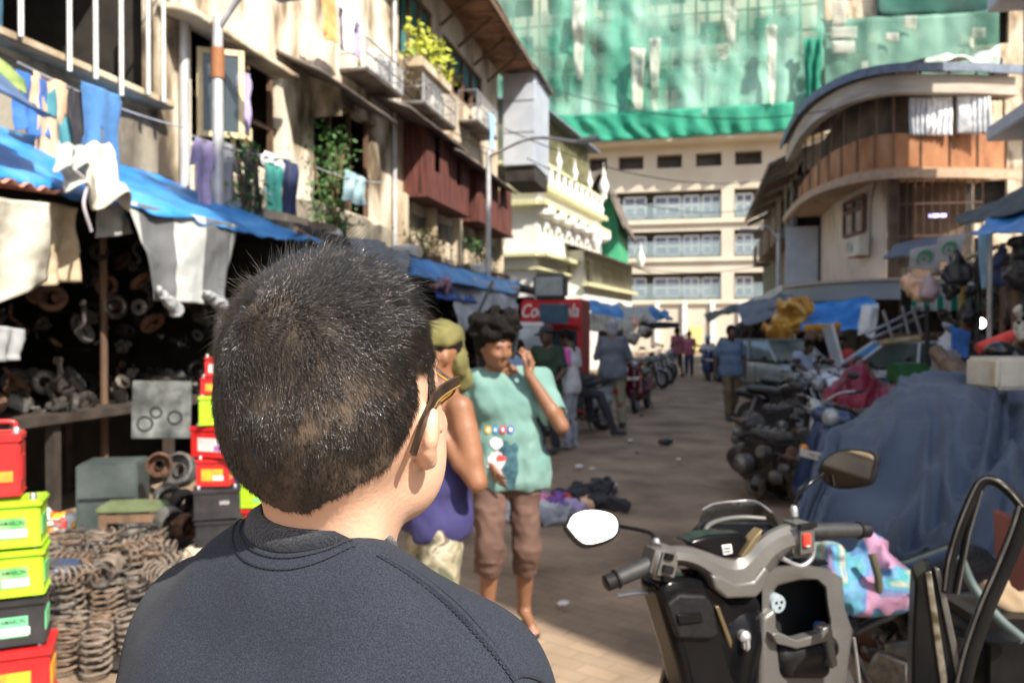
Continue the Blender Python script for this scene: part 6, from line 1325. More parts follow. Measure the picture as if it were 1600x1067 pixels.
p = onX(672, 112, -5.6); plant('planter_plant', p, (.5, 1.8, .65), 420, m_lfy, 'yellow green potted plants on the ledge below the eaves', 1, .16, 10)
tg(MB().rbox((0, 0, 0), (.35, 2.0, .22), .02).build('planter', m_plasterB, smooth=None, loc=(p.x, p.y, p.z-.1)), 'long flaky planter box under the yellow green plants', 'planter')
plant('creeper', (-5.8, 12.35, 2.95), (.35, 1.0, 2.0), 900, m_lf, 'green creeper climbing the wall left of the sea green cloth', 2, .09, 9)
plant('weed_bush', (-5.5, 9.2, 3.05), (.3, .7, 1.0), 300, m_lf, 'green weeds growing behind the hanging shirts', 3, .08, 6)
plant('weed_bush', (-5.5, 16.2, 3.0), (.4, 2.0, .7), 520, mat('dry_weed', (.12, .13, .04), .7, c2=(.25, .24, .09)), 'dry yellowish weeds on the dark shop roof', 4, .09, 9)
plant('weed_bush', (-5.4, 20.4, 3.0), (.4, 1.5, .95), 420, m_lf, 'green bush on the shop roof near the second lamp pole', 5, .1, 7)
# rubble on the shop roof
for i in range(26):
    y = 10+i*.58+rr.uniform(-.2, .2); o = MB().rbox((0, 0, 0), (rr.uniform(.1, .4), rr.uniform(.15, .6), rr.uniform(.05, .25)), .01).build('rubble', [m_plasterB, m_corr, m_wood, m_plas][i % 4], smooth=None, loc=(rr.uniform(-5.7, -5.1), y, 3.1), rot=(rr.uniform(-.3, .3), rr.uniform(-.3, .3), rr.uniform(0, 3)))
    tag(o, 'loose rubble or board lying on the dark shop roof', 'rubble', 'rubble on the shop roof')
# ---- street lamps
def lamp(p0, ztop, tip, lab, rust=False):
    T = thing('street_lamp', lab, 'street lamp', (p0[0], p0[1], 0)); x, y = p0[:2]
    adopt(MB().tube([(x, y, 0), (x, y, ztop)], [.075, .06], 12).build('pole', m_pipe, smooth=60), T)
    adopt(MB().tube(bez([(x, y, ztop-.15), V((x, y, ztop-.15))*.5+V(tip)*.5+V((0, 0, .25)), tip], 8), .035, 8).build('arm', m_pipe, smooth=60), T)
    t = V(tip); d = (t-V((x, y, ztop))).normalized(); d.z = 0; b = MB(); b.rbox((0, 0, 0), (.55, .2, .1), .03); adopt(b.build('lamp_head', mat('lamp_head_grey', (.3, .33, .36), .5), smooth=40, loc=t+d*.25, rot=(0, 0, math.atan2(d.y, d.x))), T)
    if rust: adopt(MB().lathe([(.08, 0), (.08, .35)], (x, y, 4.6), n=12).build('rust_band', m_rust, smooth=60), T)
    return T
q = at(341, 300, 9.6); zt = at(341, 28, 9.6).z; lamp((q.x, q.y), zt, at(432, -5, 9.3), 'grey street lamp pole with rusty band in front of the left tenement', True)
q = at(763, 400, 19.5); zt = at(763, 236, 19.5).z; lamp((q.x, q.y), zt, at(905, 222, 17.5), 'second lamp pole with long curved arm before the grey box room')
q = at(1216, 400, 27.0); lamp((q.x, q.y), at(1216, 365, 27.0).z, at(1180, 360, 27), 'small lamp pole in front of the corner house canopy')
# ---- canopies hanging from the shop row, mid distance
for (a, b_, c, d_, mm, lb_, amp) in [((640, 402), (812, 442), (812, 462), (640, 430), m_tarp, 'long strip of blue tarpaulin under the dark roof edge', .05), ((672, 432), (760, 452), (752, 476), (684, 466), mat('deep_blue_tarp', (.01, .05, .25), .6, c2=(.02, .09, .36)), 'sagging deep blue tarpaulin above the fridge row', .06)]:
    tag(sheet('tarpaulin', onX(*a, -4.9), onX(*b_, -4.9), onX(*c, -4.5), onX(*d_, -4.5), mm, nu=30, nv=12, amp=amp, s=2.5, thick=.01), lb_, 'tarpaulin')
b = sheet('tarpaulin', onX(700, 432, -4.75), onX(812, 448, -4.6), onX(812, 512, -4.2), onX(716, 520, -4.3), mat('grey_white_sheet', (.32, .33, .34), .7, c2=(.48, .5, .52), scale=2), nu=30, nv=20, amp=.12, s=1.6, folds=2, thick=.01); tag(b, 'large grey white sheet stretched beside the red fridge', 'tarpaulin')
tg(MB().tube([onX(740, 505, -3.9), onX(770, 440, -4.1)], .03, 6).build('pole', m_black, smooth=60), 'slanted black pole propping the grey white sheet', 'pole')
b = sheet('tarpaulin', onX(545, 370, -4.9), onX(640, 392, -4.9), onX(640, 440, -4.3), onX(560, 410, -4.4), mat('dull_grey_tarp', (.14, .15, .16), .7, c2=(.26, .27, .28)), nu=20, nv=10, amp=.08, s=2, thick=.01); tag(b, 'dull grey tarpaulin below the dark roof, above the head', 'tarpaulin')
lump('hanging_bundle', [(onX(690, 440, -4.6), onX(680, 445, -4.6), .12, .1), (onX(700, 438, -4.6), onX(694, 452, -4.6), .08, .08)], ramp_mat('floral_rag', [(.4, (.05, .03, .06)), (.5, (.45, .2, .32)), (.6, (.55, .45, .42))], .9, scale=9), 'pink floral rag bundle over the deep blue tarpaulin', 'bundle', .03, .05, 6)
# ---- red drinks fridge kiosk
KD = 15.6; kp = at(862, 517, KD); K = thing('drinks_fridge', 'big red drinks fridge with white script lettering on its header', 'fridge', (kp.x, kp.y, 0), YAW-R_(16))
kz = at(862, 467, KD).z; kw = 1.15; m_cr = mat('cola_red', (.50, .012, .02), .35, c2=(.58, .02, .03), scale=3)
b = MB(); b.rbox((0, .45, kz/2), (kw, .9, kz), .03); b.build('cabinet', m_cr, K, smooth=30)
b = MB(); b.rbox((0, -.05, kz-.28), (kw+.02, .14, .52), .04); hd = b.build('header', m_cr, K, smooth=30)
text_mesh('Coca-Cola', .36, m_white, hd, frame((-.02, -.125, kz-.24), (1, 0, .0), (.0, 0, 1)), 'lettering', .004, shear=.35, bold=.006, sx=.72)
b = MB().box((0, -.015, (kz-.55)/2+.05), (kw-.16, .04, kz-.75)).build('door', mat('fridge_glass', (.015, .02, .03), .1, c2=(.03, .05, .06)), K, smooth=None); MB().box((kw/2-.14, -.05, kz*.45), (.03, .04, .5)).build('handle', m_metal, b, smooth=None)
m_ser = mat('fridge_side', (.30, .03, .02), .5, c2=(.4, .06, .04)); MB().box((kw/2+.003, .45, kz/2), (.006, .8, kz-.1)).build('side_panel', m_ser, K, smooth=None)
def boxy(name, lab, cat, px0, py0, px1, py1, d, dep, m, rz=0, front=None, fm=None, grp=None, bev=.02):
    """a boxed appliance placed by its picture rectangle at depth d"""
    c = at((px0+px1)/2, (py0+py1)/2, d); w_ = (px1-px0)/F_*d; h_ = (py1-py0)/F_*d; T = thing(name, lab, cat, (c.x, c.y, c.z-h_/2), YAW+rz, grp)
    MB().rbox((0, dep/2, h_/2), (w_, dep, h_), bev).build('case', m, T, smooth=30)
    if front == 'screen': MB().rbox((0, -.008, h_/2), (w_*.84, .02, h_*.78), .008).build('screen', fm, T, smooth=30)
    elif front == 'round': MB().lathe([(0, .03), (w_*.30, .03), (w_*.34, .015), (w_*.40, .015), (w_*.40, -.01)], (0, -.0, h_*.45), (0, -1, 0), 28).build('door', fm, T, smooth=50); MB().box((0, -.006, h_*.93), (w_*.9, .012, h_*.1)).build('control_panel', m_white, T, smooth=None)
    elif front == 'panel': MB().box((0, -.004, h_/2), (w_*.9, .01, h_*.9)).build('panel', fm, T, smooth=None)
    return T
boxy('monitor', 'old box monitor standing on top of the red fridge', 'monitor', 832, 428, 884, 466, 15.4, .4, m_black, R_(-12), 'screen', mat('grey_screen', (.22, .26, .27), .25, c2=(.3, .34, .35)), bev=.05)
boxy('panel_board', 'dark blue board leaning in front of the red fridge header', 'board', 842, 475, 888, 506, 14.9, .06, mat('slate_blue_board', (.02, .06, .10), .5, c2=(.03, .09, .15)), R_(-15), 'panel', mat('slate_blue_face', (.025, .07, .12), .4), bev=.006)
boxy('washing_machine', 'white front loading washing machine beside the red fridge', 'washing machine', 803, 503, 851, 552, 13.6, .5, m_zinc, R_(10), 'round', mat('pale_drum', (.35, .38, .4), .3))
bq = boxy('freezer', 'dark low cabinet under the white washing machine', 'cabinet', 800, 553, 852, 660, 13.7, .55, m_black, R_(10), 'panel', mat('dull_cab', (.04, .05, .06), .5)); bq.location.z = 0
boxy('crt_television', 'grey television set on the shelf left of the red fridge', 'television', 752, 488, 792, 520, 14.5, .4, m_black, R_(5), 'screen', mat('blue_grey_screen', (.16, .22, .3), .25))
o = boxy('wooden_table', 'heavy dark table holding the grey television', 'table', 745, 521, 800, 640, 14.6, .6, m_wood, R_(5), 'panel', m_dark); o.location.z = 0
# ---- rag pile on the road
cR = onz(868, 800)
for i, (dx, dy, r, mm, lb_) in enumerate([(-.1, .25, .16, 'pink', 'bright pink cloth in the rag pile'), (.02, .12, .13, 'red', 'coral red cloth in the rag pile'), (.0, -.05, .2, 'purple', 'purple cloth in the rag pile'), (.14, .02, .13, 'lavender', 'lilac cloth in the rag pile'), (-.18, -.28, .2, 'palegrey', 'pale grey cloth at the near end of the rag pile'), (-.05, -.4, .2, 'grey', 'dark grey rag at the near end of the rag pile'), (.35, .35, .17, 'black', 'black rag lying right of the pink cloth'), (.15, .75, .2, 'black', 'long black rag at the far end of the pile'), (.28, .15, .11, 'peach', 'tan cloth on the right side of the rag pile'), (-.3, .1, .2, 'grey', 'grey cloth behind the man in mint green')]):
    c = cR+V((dx, dy, .05)); a = rr.uniform(0, 3); v = V((math.cos(a), math.sin(a), 0))*r*(1.6 if mm == 'black' else .9); lump('cloth', [(c-v, c+v, r*.35, r*.45), (c, c+V((-v.y, v.x, 0))*.5+V((0, 0, .02)), r*.4, r*.25)], m_cloths[mm], lb_, 'cloth', .016, .035, 10, i)
# small litter
for i, (px, py) in enumerate([(931, 752), (905, 731), (1040, 694), (995, 710), (880, 948), (985, 690), (1002, 650), (925, 735), (1060, 720), (1045, 600), (960, 760), (1110, 800)]):
    p = onz(px, py); s_ = rr.uniform(.02, .05); m_ = m_plas if i % 3 else m_black
    o = MB().ball((0, 0, 0), s_, 8, (1.5, 1, .4)).build('litter', m_, smooth=180, loc=(p.x, p.y, .025), rot=(0, 0, i)); tag(o, ('scrap of white paper' if i % 3 else 'small black scrap')+' lying on the road', 'litter', 'litter on the road')
p = onz(1040, 695); o = MB().ball((0, 0, 0), .09, 10, (1.4, .9, .5)).build('shoe', m_black, smooth=180, loc=(p.x, p.y, .05), rot=(0, 0, .5)); tag(o, 'black slipper lying alone in the middle of the road', 'slipper')
# ================================================================ VEHICLES AND THE RIGHT SIDE
def paint(name, c, r=.28): return mat(name, c, r, .15, c2=tuple(x*1.3+.004 for x in c), scale=3, coat=.4)
m_bikeblk = paint('gloss_black', (.012, .012, .014), .2); m_maroon = paint('maroon_paint', (.06, .003, .010)); m_pearl = paint('pearl_white_paint', (.20, .22, .22)); m_dkblue = paint('dark_blue_paint', (.012, .03, .09)); m_silver = paint('silver_paint', (.26, .29, .27)); m_carw = paint('car_white', (.60, .64, .68))
m_lens = mat('lamp_lens', (.16, .18, .19), .1, c2=(.35, .38, .38), spec=.9, coat=1, scale=12); m_redlens = mat('red_lens', (.5, .01, .01), .15, coat=1)
def wheel(T, c, R, w_=.09, spokes=8, ax=(1, 0, 0)):
    o = MB().lathe([(R*.62, -w_*.5), (R*.9, -w_*.5), (R, -w_*.25), (R, w_*.25), (R*.9, w_*.5), (R*.62, w_*.5)], c, ax, 26, closed=True).build('wheel', m_rubber, T, smooth=50)
    b = MB().lathe([(R*.55, -w_*.3), (R*.64, -w_*.42), (R*.64, w_*.42), (R*.55, w_*.3)], c, ax, 26, closed=True); a3 = V(ax); u = a3.orthogonal().normalized(); v = a3.cross(u)
    b.lathe([(R*.14, -w_*.5), (R*.14, w_*.5)], c, ax, 12)
    for k in range(spokes): a = 2*PI*k/spokes; d = u*math.cos(a)+v*math.sin(a); b.tube([V(c)+d*R*.1, V(c)+d*R*.6], R*.04, 6)
    b.build('rim', m_metal, o, smooth=50); return o
def mirror(T, base, side, m=None):
    b0 = V(base); st = b0+V((side*.10, .0, .13)); o = MB().tube(bez([b0, b0+V((side*.02, .02, .06)), st], 4), .007, 6).build('mirror', m_black, T, smooth=60)
    c = st+V((side*.04, 0, .02)); MB().ball(c, .065, 12, (1.0, .3, .62)).build('shell', m or m_black, o, smooth=60); MB().ball(c+V((0, -.016, 0)), .058, 12, (1, .12, .6)).build('glass', mat('mirror_glass', (.8, .8, .8), .03, 1), o, smooth=60)
def scooter(label, loc, rz, pm, plate='', lean=.12, seatm=None, grp=None, res=.022):
    T = thing('scooter', label, 'scooter', loc, rz, grp); T.rotation_euler = (0, lean, rz)
    wheel(T, (0, .66, .23), .23); wheel(T, (0, -.62, .23), .23)
    s = SDF((-.3, .2, .1), (.3, .95, 1.05), res); s.cone((0, .50, .40), (0, .42, .88), .17, .13, .05, sq=(1.15, .45, 1)); s.cone((0, .6, .52), (0, .52, .85), .07, .06, .04); s.cone((-.14, .46, .38), (-.1, .43, .8), .05, .04, .04); s.cone((.14, .46, .38), (.1, .43, .8), .05, .04, .04); s.build('front_apron', pm, T)
    s = SDF((-.2, .3, .3), (.2, 1.05, .7), res); s.cone((0, .5, .45), (0, .82, .42), .085, .06, .04, sq=(1, 1, .8)); s.cone((0, .66, .2), (0, .66, .21), .235, .235, 0, True); s.build('front_fender', pm, T)
    s = SDF((-.3, -1.05, .2), (.3, .45, .95), res); s.cone((0, -.15, .55), (0, -.72, .62), .15, .12, .05, sq=(1.05, 1, 1)); s.cone((0, -.70, .62), (0, -.88, .68), .11, .05, .05); s.cone((-.12, -.1, .42), (-.14, -.62, .48), .08, .10, .05); s.cone((.12, -.1, .42), (.14, -.62, .48), .08, .10, .05); s.cone((0, -.62, .2), (0, -.62, .21), .25, .25, 0, True); s.build('rear_body', pm, T)
    MB().rbox((0, .22, .30), (.36, .5, .06), .02).build('footboard', m_black, T, smooth=40)
    s = SDF((-.25, -1, .6), (.25, .15, .95), res); s.cone((0, 0, .76), (0, -.35, .77), .10, .12, .04, sq=(1.1, 1, .45)); s.cone((0, -.35, .78), (0, -.75, .81), .12, .10, .04, sq=(1.1, 1, .45)); s.build('seat', seatm or m_black, T)
    s = SDF((-.3, .2, .8), (.3, .7, 1.2), res); s.cone((-.1, .42, .98), (.1, .42, .98), .075, .075, .04, sq=(1, .9, .9)); s.build('headset', pm, T)
    MB().lathe([(0, .06), (.05, .055), (.07, .03), (.075, 0)], (0, .46, .98), (0, 1, .1), 20).build('headlight', m_lens, T, smooth=60)
    hb = MB().tube(bez([(-.33, .30, 1.0), (-.18, .38, 1.0), (0, .41, .99), (.18, .38, 1.0), (.33, .30, 1.0)], 5), .012, 8).build('handlebar', m_metal, T, smooth=60)
    for x in (-1, 1): MB().tube([(x*.22, .355, 1.0), (x*.35, .29, 1.0)], .018, 10).build('grip', m_rubber, hb, smooth=60); mirror(T, (x*.2, .37, 1.01), x)
    for x in (-1, 1): MB().ball((x*.13, .58, .72), .035, 10, (1, .5, .7)).build('indicator', mat('amber_lens', (.7, .25, .02), .2), T, smooth=60)
    MB().rbox((0, -.97, .62), (.12, .03, .06), .01).build('tail_light', m_redlens, T, smooth=None); MB().tube([(.12, -.25, .2), (.14, -.7, .22), (.15, -.85, .26)], .045, 10).build('exhaust', m_metal, T, smooth=60); MB().tube([(-.1, -.1, .3), (-.22, -.15, .02)], .012, 6).build('stand', m_black, T)
    if plate is not None:
        pl = MB().box((0, .70, .70), (.24, .008, .06), Matrix.Rotation(-.15, 3, 'X')).build('number_plate', m_white, T, smooth=None)
        if plate: text_mesh(plate, .035, m_black, pl, frame((0, .706, .70), (-1, 0, 0), (0, .15, 1)), 'lettering', .0005)
    return T
def motorcycle(label, loc, rz, pm, lean=.1, grp=None):
    T = thing('motorcycle', label, 'motorcycle', loc, rz, grp); T.rotation_euler = (0, lean, rz)
    wheel(T, (0, .68, .30), .30, .08, 10); wheel(T, (0, -.62, .30), .30, .1, 10)
    for x in (-1, 1): MB().tube([(x*.08, .68, .30), (x*.08, .46, .88)], .02, 8).build('fork', m_metal, T, smooth=60); MB().tube([(x*.12, -.62, .32), (x*.12, -.45, .68)], .025, 8).build('shock_absorber', m_metal, T, smooth=60)
    s = SDF((-.25, -.2, .6), (.25, .55, 1.05), .02); s.cone((0, .32, .84), (0, .0, .80), .13, .10, .04, sq=(1.1, 1, .85)); s.build('fuel_tank', pm, T)
    s = SDF((-.25, -1.0, .6), (.25, .1, .95), .02); s.cone((0, -.05, .78), (0, -.6, .80), .11, .10, .04, sq=(1.1, 1, .5)); s.build('seat', m_black, T)
    s = SDF((-.2, -1.15, .45), (.2, -.3, .9), .02); s.cone((0, -.4, .66), (0, -.85, .72), .09, .06, .04); s.build('tail_panel', pm, T)
    b = MB(); b.rbox((0, .05, .38), (.24, .34, .26), .04); b.lathe([(.08, 0), (.09, .03), (.08, .06), (.09, .09), (.08, .12), (.09, .15), (.05, .18)], (0, .12, .48), (0, .4, 1), 16); b.lathe([(.10, -.15), (.11, 0), (.10, .15)], (0, -.02, .36), (1, 0, 0), 18); b.build('engine', m_part[2], T, smooth=40)
    b = MB(); b.tube([(0, .45, .85), (0, .28, .3), (0, -.2, .28), (0, -.35, .6), (0, .4, .8)], .022, 8); b.build('frame', m_black, T, smooth=60)
    MB().tube(bez([(.1, .2, .4), (.13, .1, .22), (.14, -.4, .25), (.15, -.8, .32)], 5), [.02]*8+[.04]*8, 8).build('exhaust', m_metal, T, smooth=60)
    hb = MB().tube(bez([(-.36, .30, 1.03), (-.2, .40, 1.03), (0, .44, .95), (.2, .40, 1.03), (.36, .30, 1.03)], 5), .012, 8).build('handlebar', m_metal, T, smooth=60)
    for x in (-1, 1): MB().tube([(x*.25, .36, 1.03), (x*.37, .295, 1.03)], .018, 8).build('grip', m_rubber, hb, smooth=60); mirror(T, (x*.2, .40, 1.04), x)
    MB().lathe([(.0, .05), (.07, .04), (.09, 0), (.07, -.08), (0, -.1)], (0, .56, .90), (0, 1, 0), 20).build('headlight', m_lens, T, smooth=60)
    s = SDF((-.15, .3, .45), (.15, 1.1, .8), .02); s.cone((0, .5, .60), (0, .9, .52), .06, .05, .03, sq=(1, 1, .6)); s.build('front_fender', pm, T); MB().tube([(-.1, -.05, .3), (-.25, -.1, .02)], .012, 6).build('stand', m_black, T)
    return T
def car(label, loc, rz, pm, L_=3.7, W_=1.55, H_=1.42, grp=None, trunk=False):
    T = thing('parked_car', label, 'car', loc, rz, grp); hw = W_/2; st = [(-L_/2, .55, .45, .80), (-L_/2+.12, .93, .30, .92), (-L_*.3, 1, .22, .95), (0, 1, .22, .93), (L_*.22, 1, .22, .90), (L_*.42, .96, .25, .80), (L_/2-.08, .85, .30, .66), (L_/2, .6, .40, .55)]
    rows_ = []
    for y, wf_, z0, z1 in st:
        w_ = hw*wf_; rows_.append([(-w_*.9, y, z0), (-w_, y, z0+.15), (-w_, y, z1-.18), (-w_*.90, y, z1), (0, y, z1+.03), (w_*.90, y, z1), (w_, y, z1-.18), (w_, y, z0+.15), (w_*.9, y, z0), (0, y, z0), (-w_*.9, y, z0)])
    b = MB(); b.grid(rows_); b.add(rows_[0][:10], [tuple(range(10))]); b.add(rows_[-1][:10], [tuple(reversed(range(10)))]); b.build('body', pm, T, smooth=50, subsurf=1)
    y0, y1, y2, y3 = -L_*(.44 if not trunk else .40), -L_*(.36 if not trunk else .24), L_*.08, L_*.25; zb = .90; tw = hw*.74; bw = hw*.93
    P = dict(a=(-bw, y0, zb), b=(bw, y0, zb), c=(tw, y1, H_), d=(-tw, y1, H_), e=(-tw, y2, H_), f=(tw, y2, H_), g=(-bw, y3, zb), h=(bw, y3, zb)); P = {k: V(v) for k, v in P.items()}
    roof = MB(); roof.rbox((0, (y1+y2)/2, H_), (tw*2+.04, y2-y1+.1, .05), .02); ro_ = roof.build('roof', pm, T, smooth=40)
    for a_, b_ in (('a', 'd'), ('b', 'c'), ('e', 'g'), ('f', 'h')): MB().tube([P[a_], P[b_]], .035, 6).build('pillar', pm, T, smooth=60)
    mid = (P['d']+P['e'])/2; 
    for x in (-1, 1): MB().tube([(x*tw, (y1+y2)/2, H_), (x*bw, (y0+y3)/2+.05, zb)], .03, 6).build('pillar', pm, T, smooth=60)
    def pane(q, nm): 
        c = sum(q, V())/len(q); MB().prism([p+(c-p)*.07 for p in q], (0, 0, .004)).build(nm, m_wgl, T, smooth=None, fix=True)
    pane([P['a'], P['b'], P['c'], P['d']], 'rear_window'); pane([P['e'], P['f'], P['h'], P['g']], 'windscreen')
    for x, (p, q, r_, t_) in ((-1, 'adeg'), (1, 'bcfh')): pane([P[p]-V((x*.02, 0, 0)), P[q]-V((x*.02, 0, 0)), P[r_]-V((x*.02, 0, 0)), P[t_]-V((x*.02, 0, 0))], 'side_window')
    for x in (-1, 1):
        for y in (-L_*.32, L_*.33): wheel(T, (x*(hw-.08), y, .28), .28, .16, 8)
        MB().ball((x*hw*.62, L_/2-.03, .62), .1, 12, (1.3, .5, .7)).build('headlight', m_lens, T, smooth=60); MB().ball((x*hw*.72, -L_/2+.03, .75), .08, 10, (.8, .4, 1.4)).build('tail_light', m_redlens, T, smooth=60)
        mo = MB().ball((x*(hw+.08), L_*.17, .98), .08, 10, (1, .6, .7)).build('wing_mirror', m_black, T, smooth=60)
        for y in (-.35, .6): MB().rbox((x*(hw+.005), y, .78), (.02, .12, .025), .005).build('door_handle', m_metal, T, smooth=None)
        MB().box((x*(hw+.001), .12, .6), (.006, .012, .6)).build('door_seam', m_black, T, smooth=None)
    MB().rbox((0, L_/2+.0, .38), (W_*.85, .1, .16), .03).build('front_bumper', m_black, T, smooth=40); MB().rbox((0, -L_/2, .42), (W_*.85, .1, .16), .03).build('rear_bumper', m_black, T, smooth=40)
    return T
m_wgl = mat('car_glass', (.05, .08, .08), .08, c2=(.12, .17, .16), scale=1.5, spec=.8, coat=.6)
scooter('glossy maroon scooter parked facing the camera beside the tall man', feet_at(1003, 17.0), YAW+PI+R_(-20), m_maroon, 'MH 01', .06)
scooter('pale white scooter half hidden behind the youth with the pink sleeve', feet_at(900, 13.3), YAW+PI+R_(-50), m_pearl, '', .05)
for i, (px, d, m_, lb_) in enumerate([(1012, 24, m_silver, 'silver motorcycle parked behind the maroon scooter'), (1030, 26, m_bikeblk, 'black motorcycle at the far left kerb'), (1043, 29, m_silver, 'farthest motorcycle before the pink shirted man'), (985, 21, m_bikeblk, 'black motorcycle just behind the tall man')]): motorcycle(lb_, feet_at(px, d), YAW+PI+R_(30-10*i), m_, grp='motorcycles parked on the far left')
sc_ = scooter('dark blue scooter ridden toward the camera at the far end of the street', feet_at(1106, 27.5), YAW+PI+R_(-10), m_dkblue, '', 0.)
person('rider in cream shirt on the dark blue scooter far down the street', (sc_.location.x, sc_.location.y, 0.0), YAW+PI+R_(-10), {**SIT, 'anL': (-.15, .35, .38), 'toL': (-.15, .48, .33), 'anR': (.15, .35, .38), 'toR': (.15, .48, .33), 'wrL': (-.28, .3, 1.0), 'wrR': (.28, .3, 1.0)}, h=1.75, res=.028, skn=sk_br, top=('short', 'palegrey'), legs=('long', 'navy'), hat=('hood', 'skyblue'))
car('old silver green hatchback parked on the right, facing the camera', feet_at(1218, 21.0), YAW+PI+R_(16), m_silver)
car('black small car parked behind the walking man', feet_at(1182, 25.5), YAW+PI+R_(10), m_bikeblk)
wc = car('white saloon car with its bonnet raised, standing among the junk on the right', feet_at(1400, 17.2), YAW+R_(78), m_carw, trunk=True, L_=3.9)
b = MB(); b.rbox((0, 1.25, 1.35), (1.3, .05, .95), .02, Matrix.Rotation(-.25, 3, 'X')); b.build('bonnet', m_carw, wc, smooth=40)
p = at(1412, 527, 15.5); tg(MB().tube([p+V((-.5, .0, -.0)), p+V((.75, .2, .03))], .07, 10).build('log', m_wood, smooth=60), 'pale wooden log lying across the roof of the white car', 'log')
tg(MB().tube([at(1375, 535, 15.6), at(1440, 528, 15.2)], .06, 8).build('pole', mat('pale_timber', (.4, .33, .2), .7), smooth=60), 'buff timber pole beside the log above the white car', 'pole')
for i, (px, d, rz, m_, lb_) in enumerate([(1238, 13.8, 200, m_bikeblk, 'black motorcycle in the tangle right of the walking man'), (1262, 12.3, 170, m_bikeblk, 'second black motorcycle, nearer, in front of the seated man'), (1234, 11.8, 215, m_bikeblk, 'grey motorcycle just behind the engine pile'), (1330, 11.8, 150, m_bikeblk, 'motorcycle beside the maroon cover'), (1375, 13.0, 190, m_dkblue, 'blue motorcycle behind the maroon cover')]): motorcycle(lb_, feet_at(px, d), YAW+R_(rz), m_, .1*(-1)**i, grp='motorcycles crowded on the right')
scooter('dark blue scooter with a pale sticker nosing out beside the blue covered vehicle', feet_at(1296, 6.9), YAW+PI+R_(-38), m_dkblue, 'MH 04', -.16, res=.016)
motorcycle('dark motorcycle with big headlamp behind the dark blue scooter', feet_at(1335, 8.3), YAW+PI+R_(-50), m_bikeblk, .12)
# engines
def engine(label, loc, rz, sc, m, grp=None):
    T = thing('car_engine', label, 'engine', loc, rz, grp, scale=sc); b = MB(); b.rbox((0, 0, .30), (.34, .55, .34), .03); b.rbox((0, 0, .5), (.28, .5, .12), .03); b.rbox((0, .02, .12), (.26, .45, .12), .04); b.build('block', m, T, smooth=35)
    b = MB(); b.rbox((0, 0, .59), (.2, .46, .07), .02)
    for y in (-.17, -.06, .06, .17): b.lathe([(.03, 0), (.03, .03), (.018, .04)], (0, y, .62), n=12)
    b.build('cylinder_cover', m_part[2], T, smooth=40)
    for i, (x, z, r) in enumerate(((0, .22, .085), (.12, .38, .06), (-.12, .40, .055), (-.02, .47, .05))): MB().lathe([(.0, .02), (r*.3, .03), (r*.35, .0), (r*.8, .0), (r*.9, .02), (r, .02), (r*.85, .035), (r, .05), (0, .05)], (x, -.29, z), (0, -1, 0), 22).build('pulley', m_part[2 if i % 2 else 0], T, smooth=40)
    for k in range(4): MB().tube(bez([(.15, -.18+.12*k, .48), (.26, -.18+.12*k, .47), (.30, -.15+.1*k, .34), (.28, -.05+.05*k, .2)], 5), .022, 8).build('manifold_pipe', m_part[1], T, smooth=60)
    b = MB(); b.lathe([(.07, 0), (.09, .02), (.09, .12), (.05, .16)], (-.2, .05, .32), (-1, 0, 0), 18); b.lathe([(.05, 0), (.06, .01), (.06, .1)], (-.18, -.18, .45), (-1, -.2, .2), 16); b.build('alternator', m_part[2], T, smooth=40)
    b = MB(); b.lathe([(.17, 0), (.19, .03), (.15, .2), (.09, .32)], (0, .28, .3), (0, 1, 0), 20); b.build('gearbox', m_part[3], T, smooth=40); b = MB(); b.tube(bez([(-.15, -.2, .55), (-.3, -.1, .62), (-.25, .15, .55), (-.1, .25, .5)], 5), .018, 8); b.build('hose', m_rubber, T, smooth=60); return T
gE = 'engines piled by the road on the right'
engine('front greasy engine with round pulleys facing the road', onz(1205, 775), YAW+R_(20), 1.05, m_part[0], gE); engine('dark engine lying left, beside the pulley one', onz(1180, 722), YAW+R_(-30), .85, m_part[3], gE); engine('rusty engine behind, touching the motorcycles', onz(1230, 712), YAW+R_(60), 1.0, m_part[0], gE); engine('engine nearest the dark blue scooter', onz(1252, 790), YAW+R_(-10), .8, m_part[0], gE)
engine('engine lying on its side at the back of the engine pile', onz(1215, 735)+V((0, .1, .32)), YAW+R_(100), .7, m_part[3], gE)
for i in range(44):
    p = onz(rr.uniform(1160, 1262), rr.uniform(715, 800)); put_junk((p.x+rr.uniform(0, .2), p.y+.2, rr.uniform(.05, .5)), rr.uniform(.7, 1.5), 'used parts around the engine pile', 'lying in the engine pile on the right')
tg(MB().rbox((0, 0, 0), (.35, .3, .3), .01).build('carton', mat('brown_carton', (.2, .14, .09), .8, c2=(.28, .2, .13)), smooth=None, loc=onz(1174, 712)+V((0, .3, .3)), rot=(0, .1, YAW)), 'small brown carton standing on the left end of the engine pile', 'carton')
# maroon cover
m_mar = mat('maroon_nylon', (.16, .008, .025), .5, c2=(.24, .015, .04), scale=4, bump=.2, bscale=12)
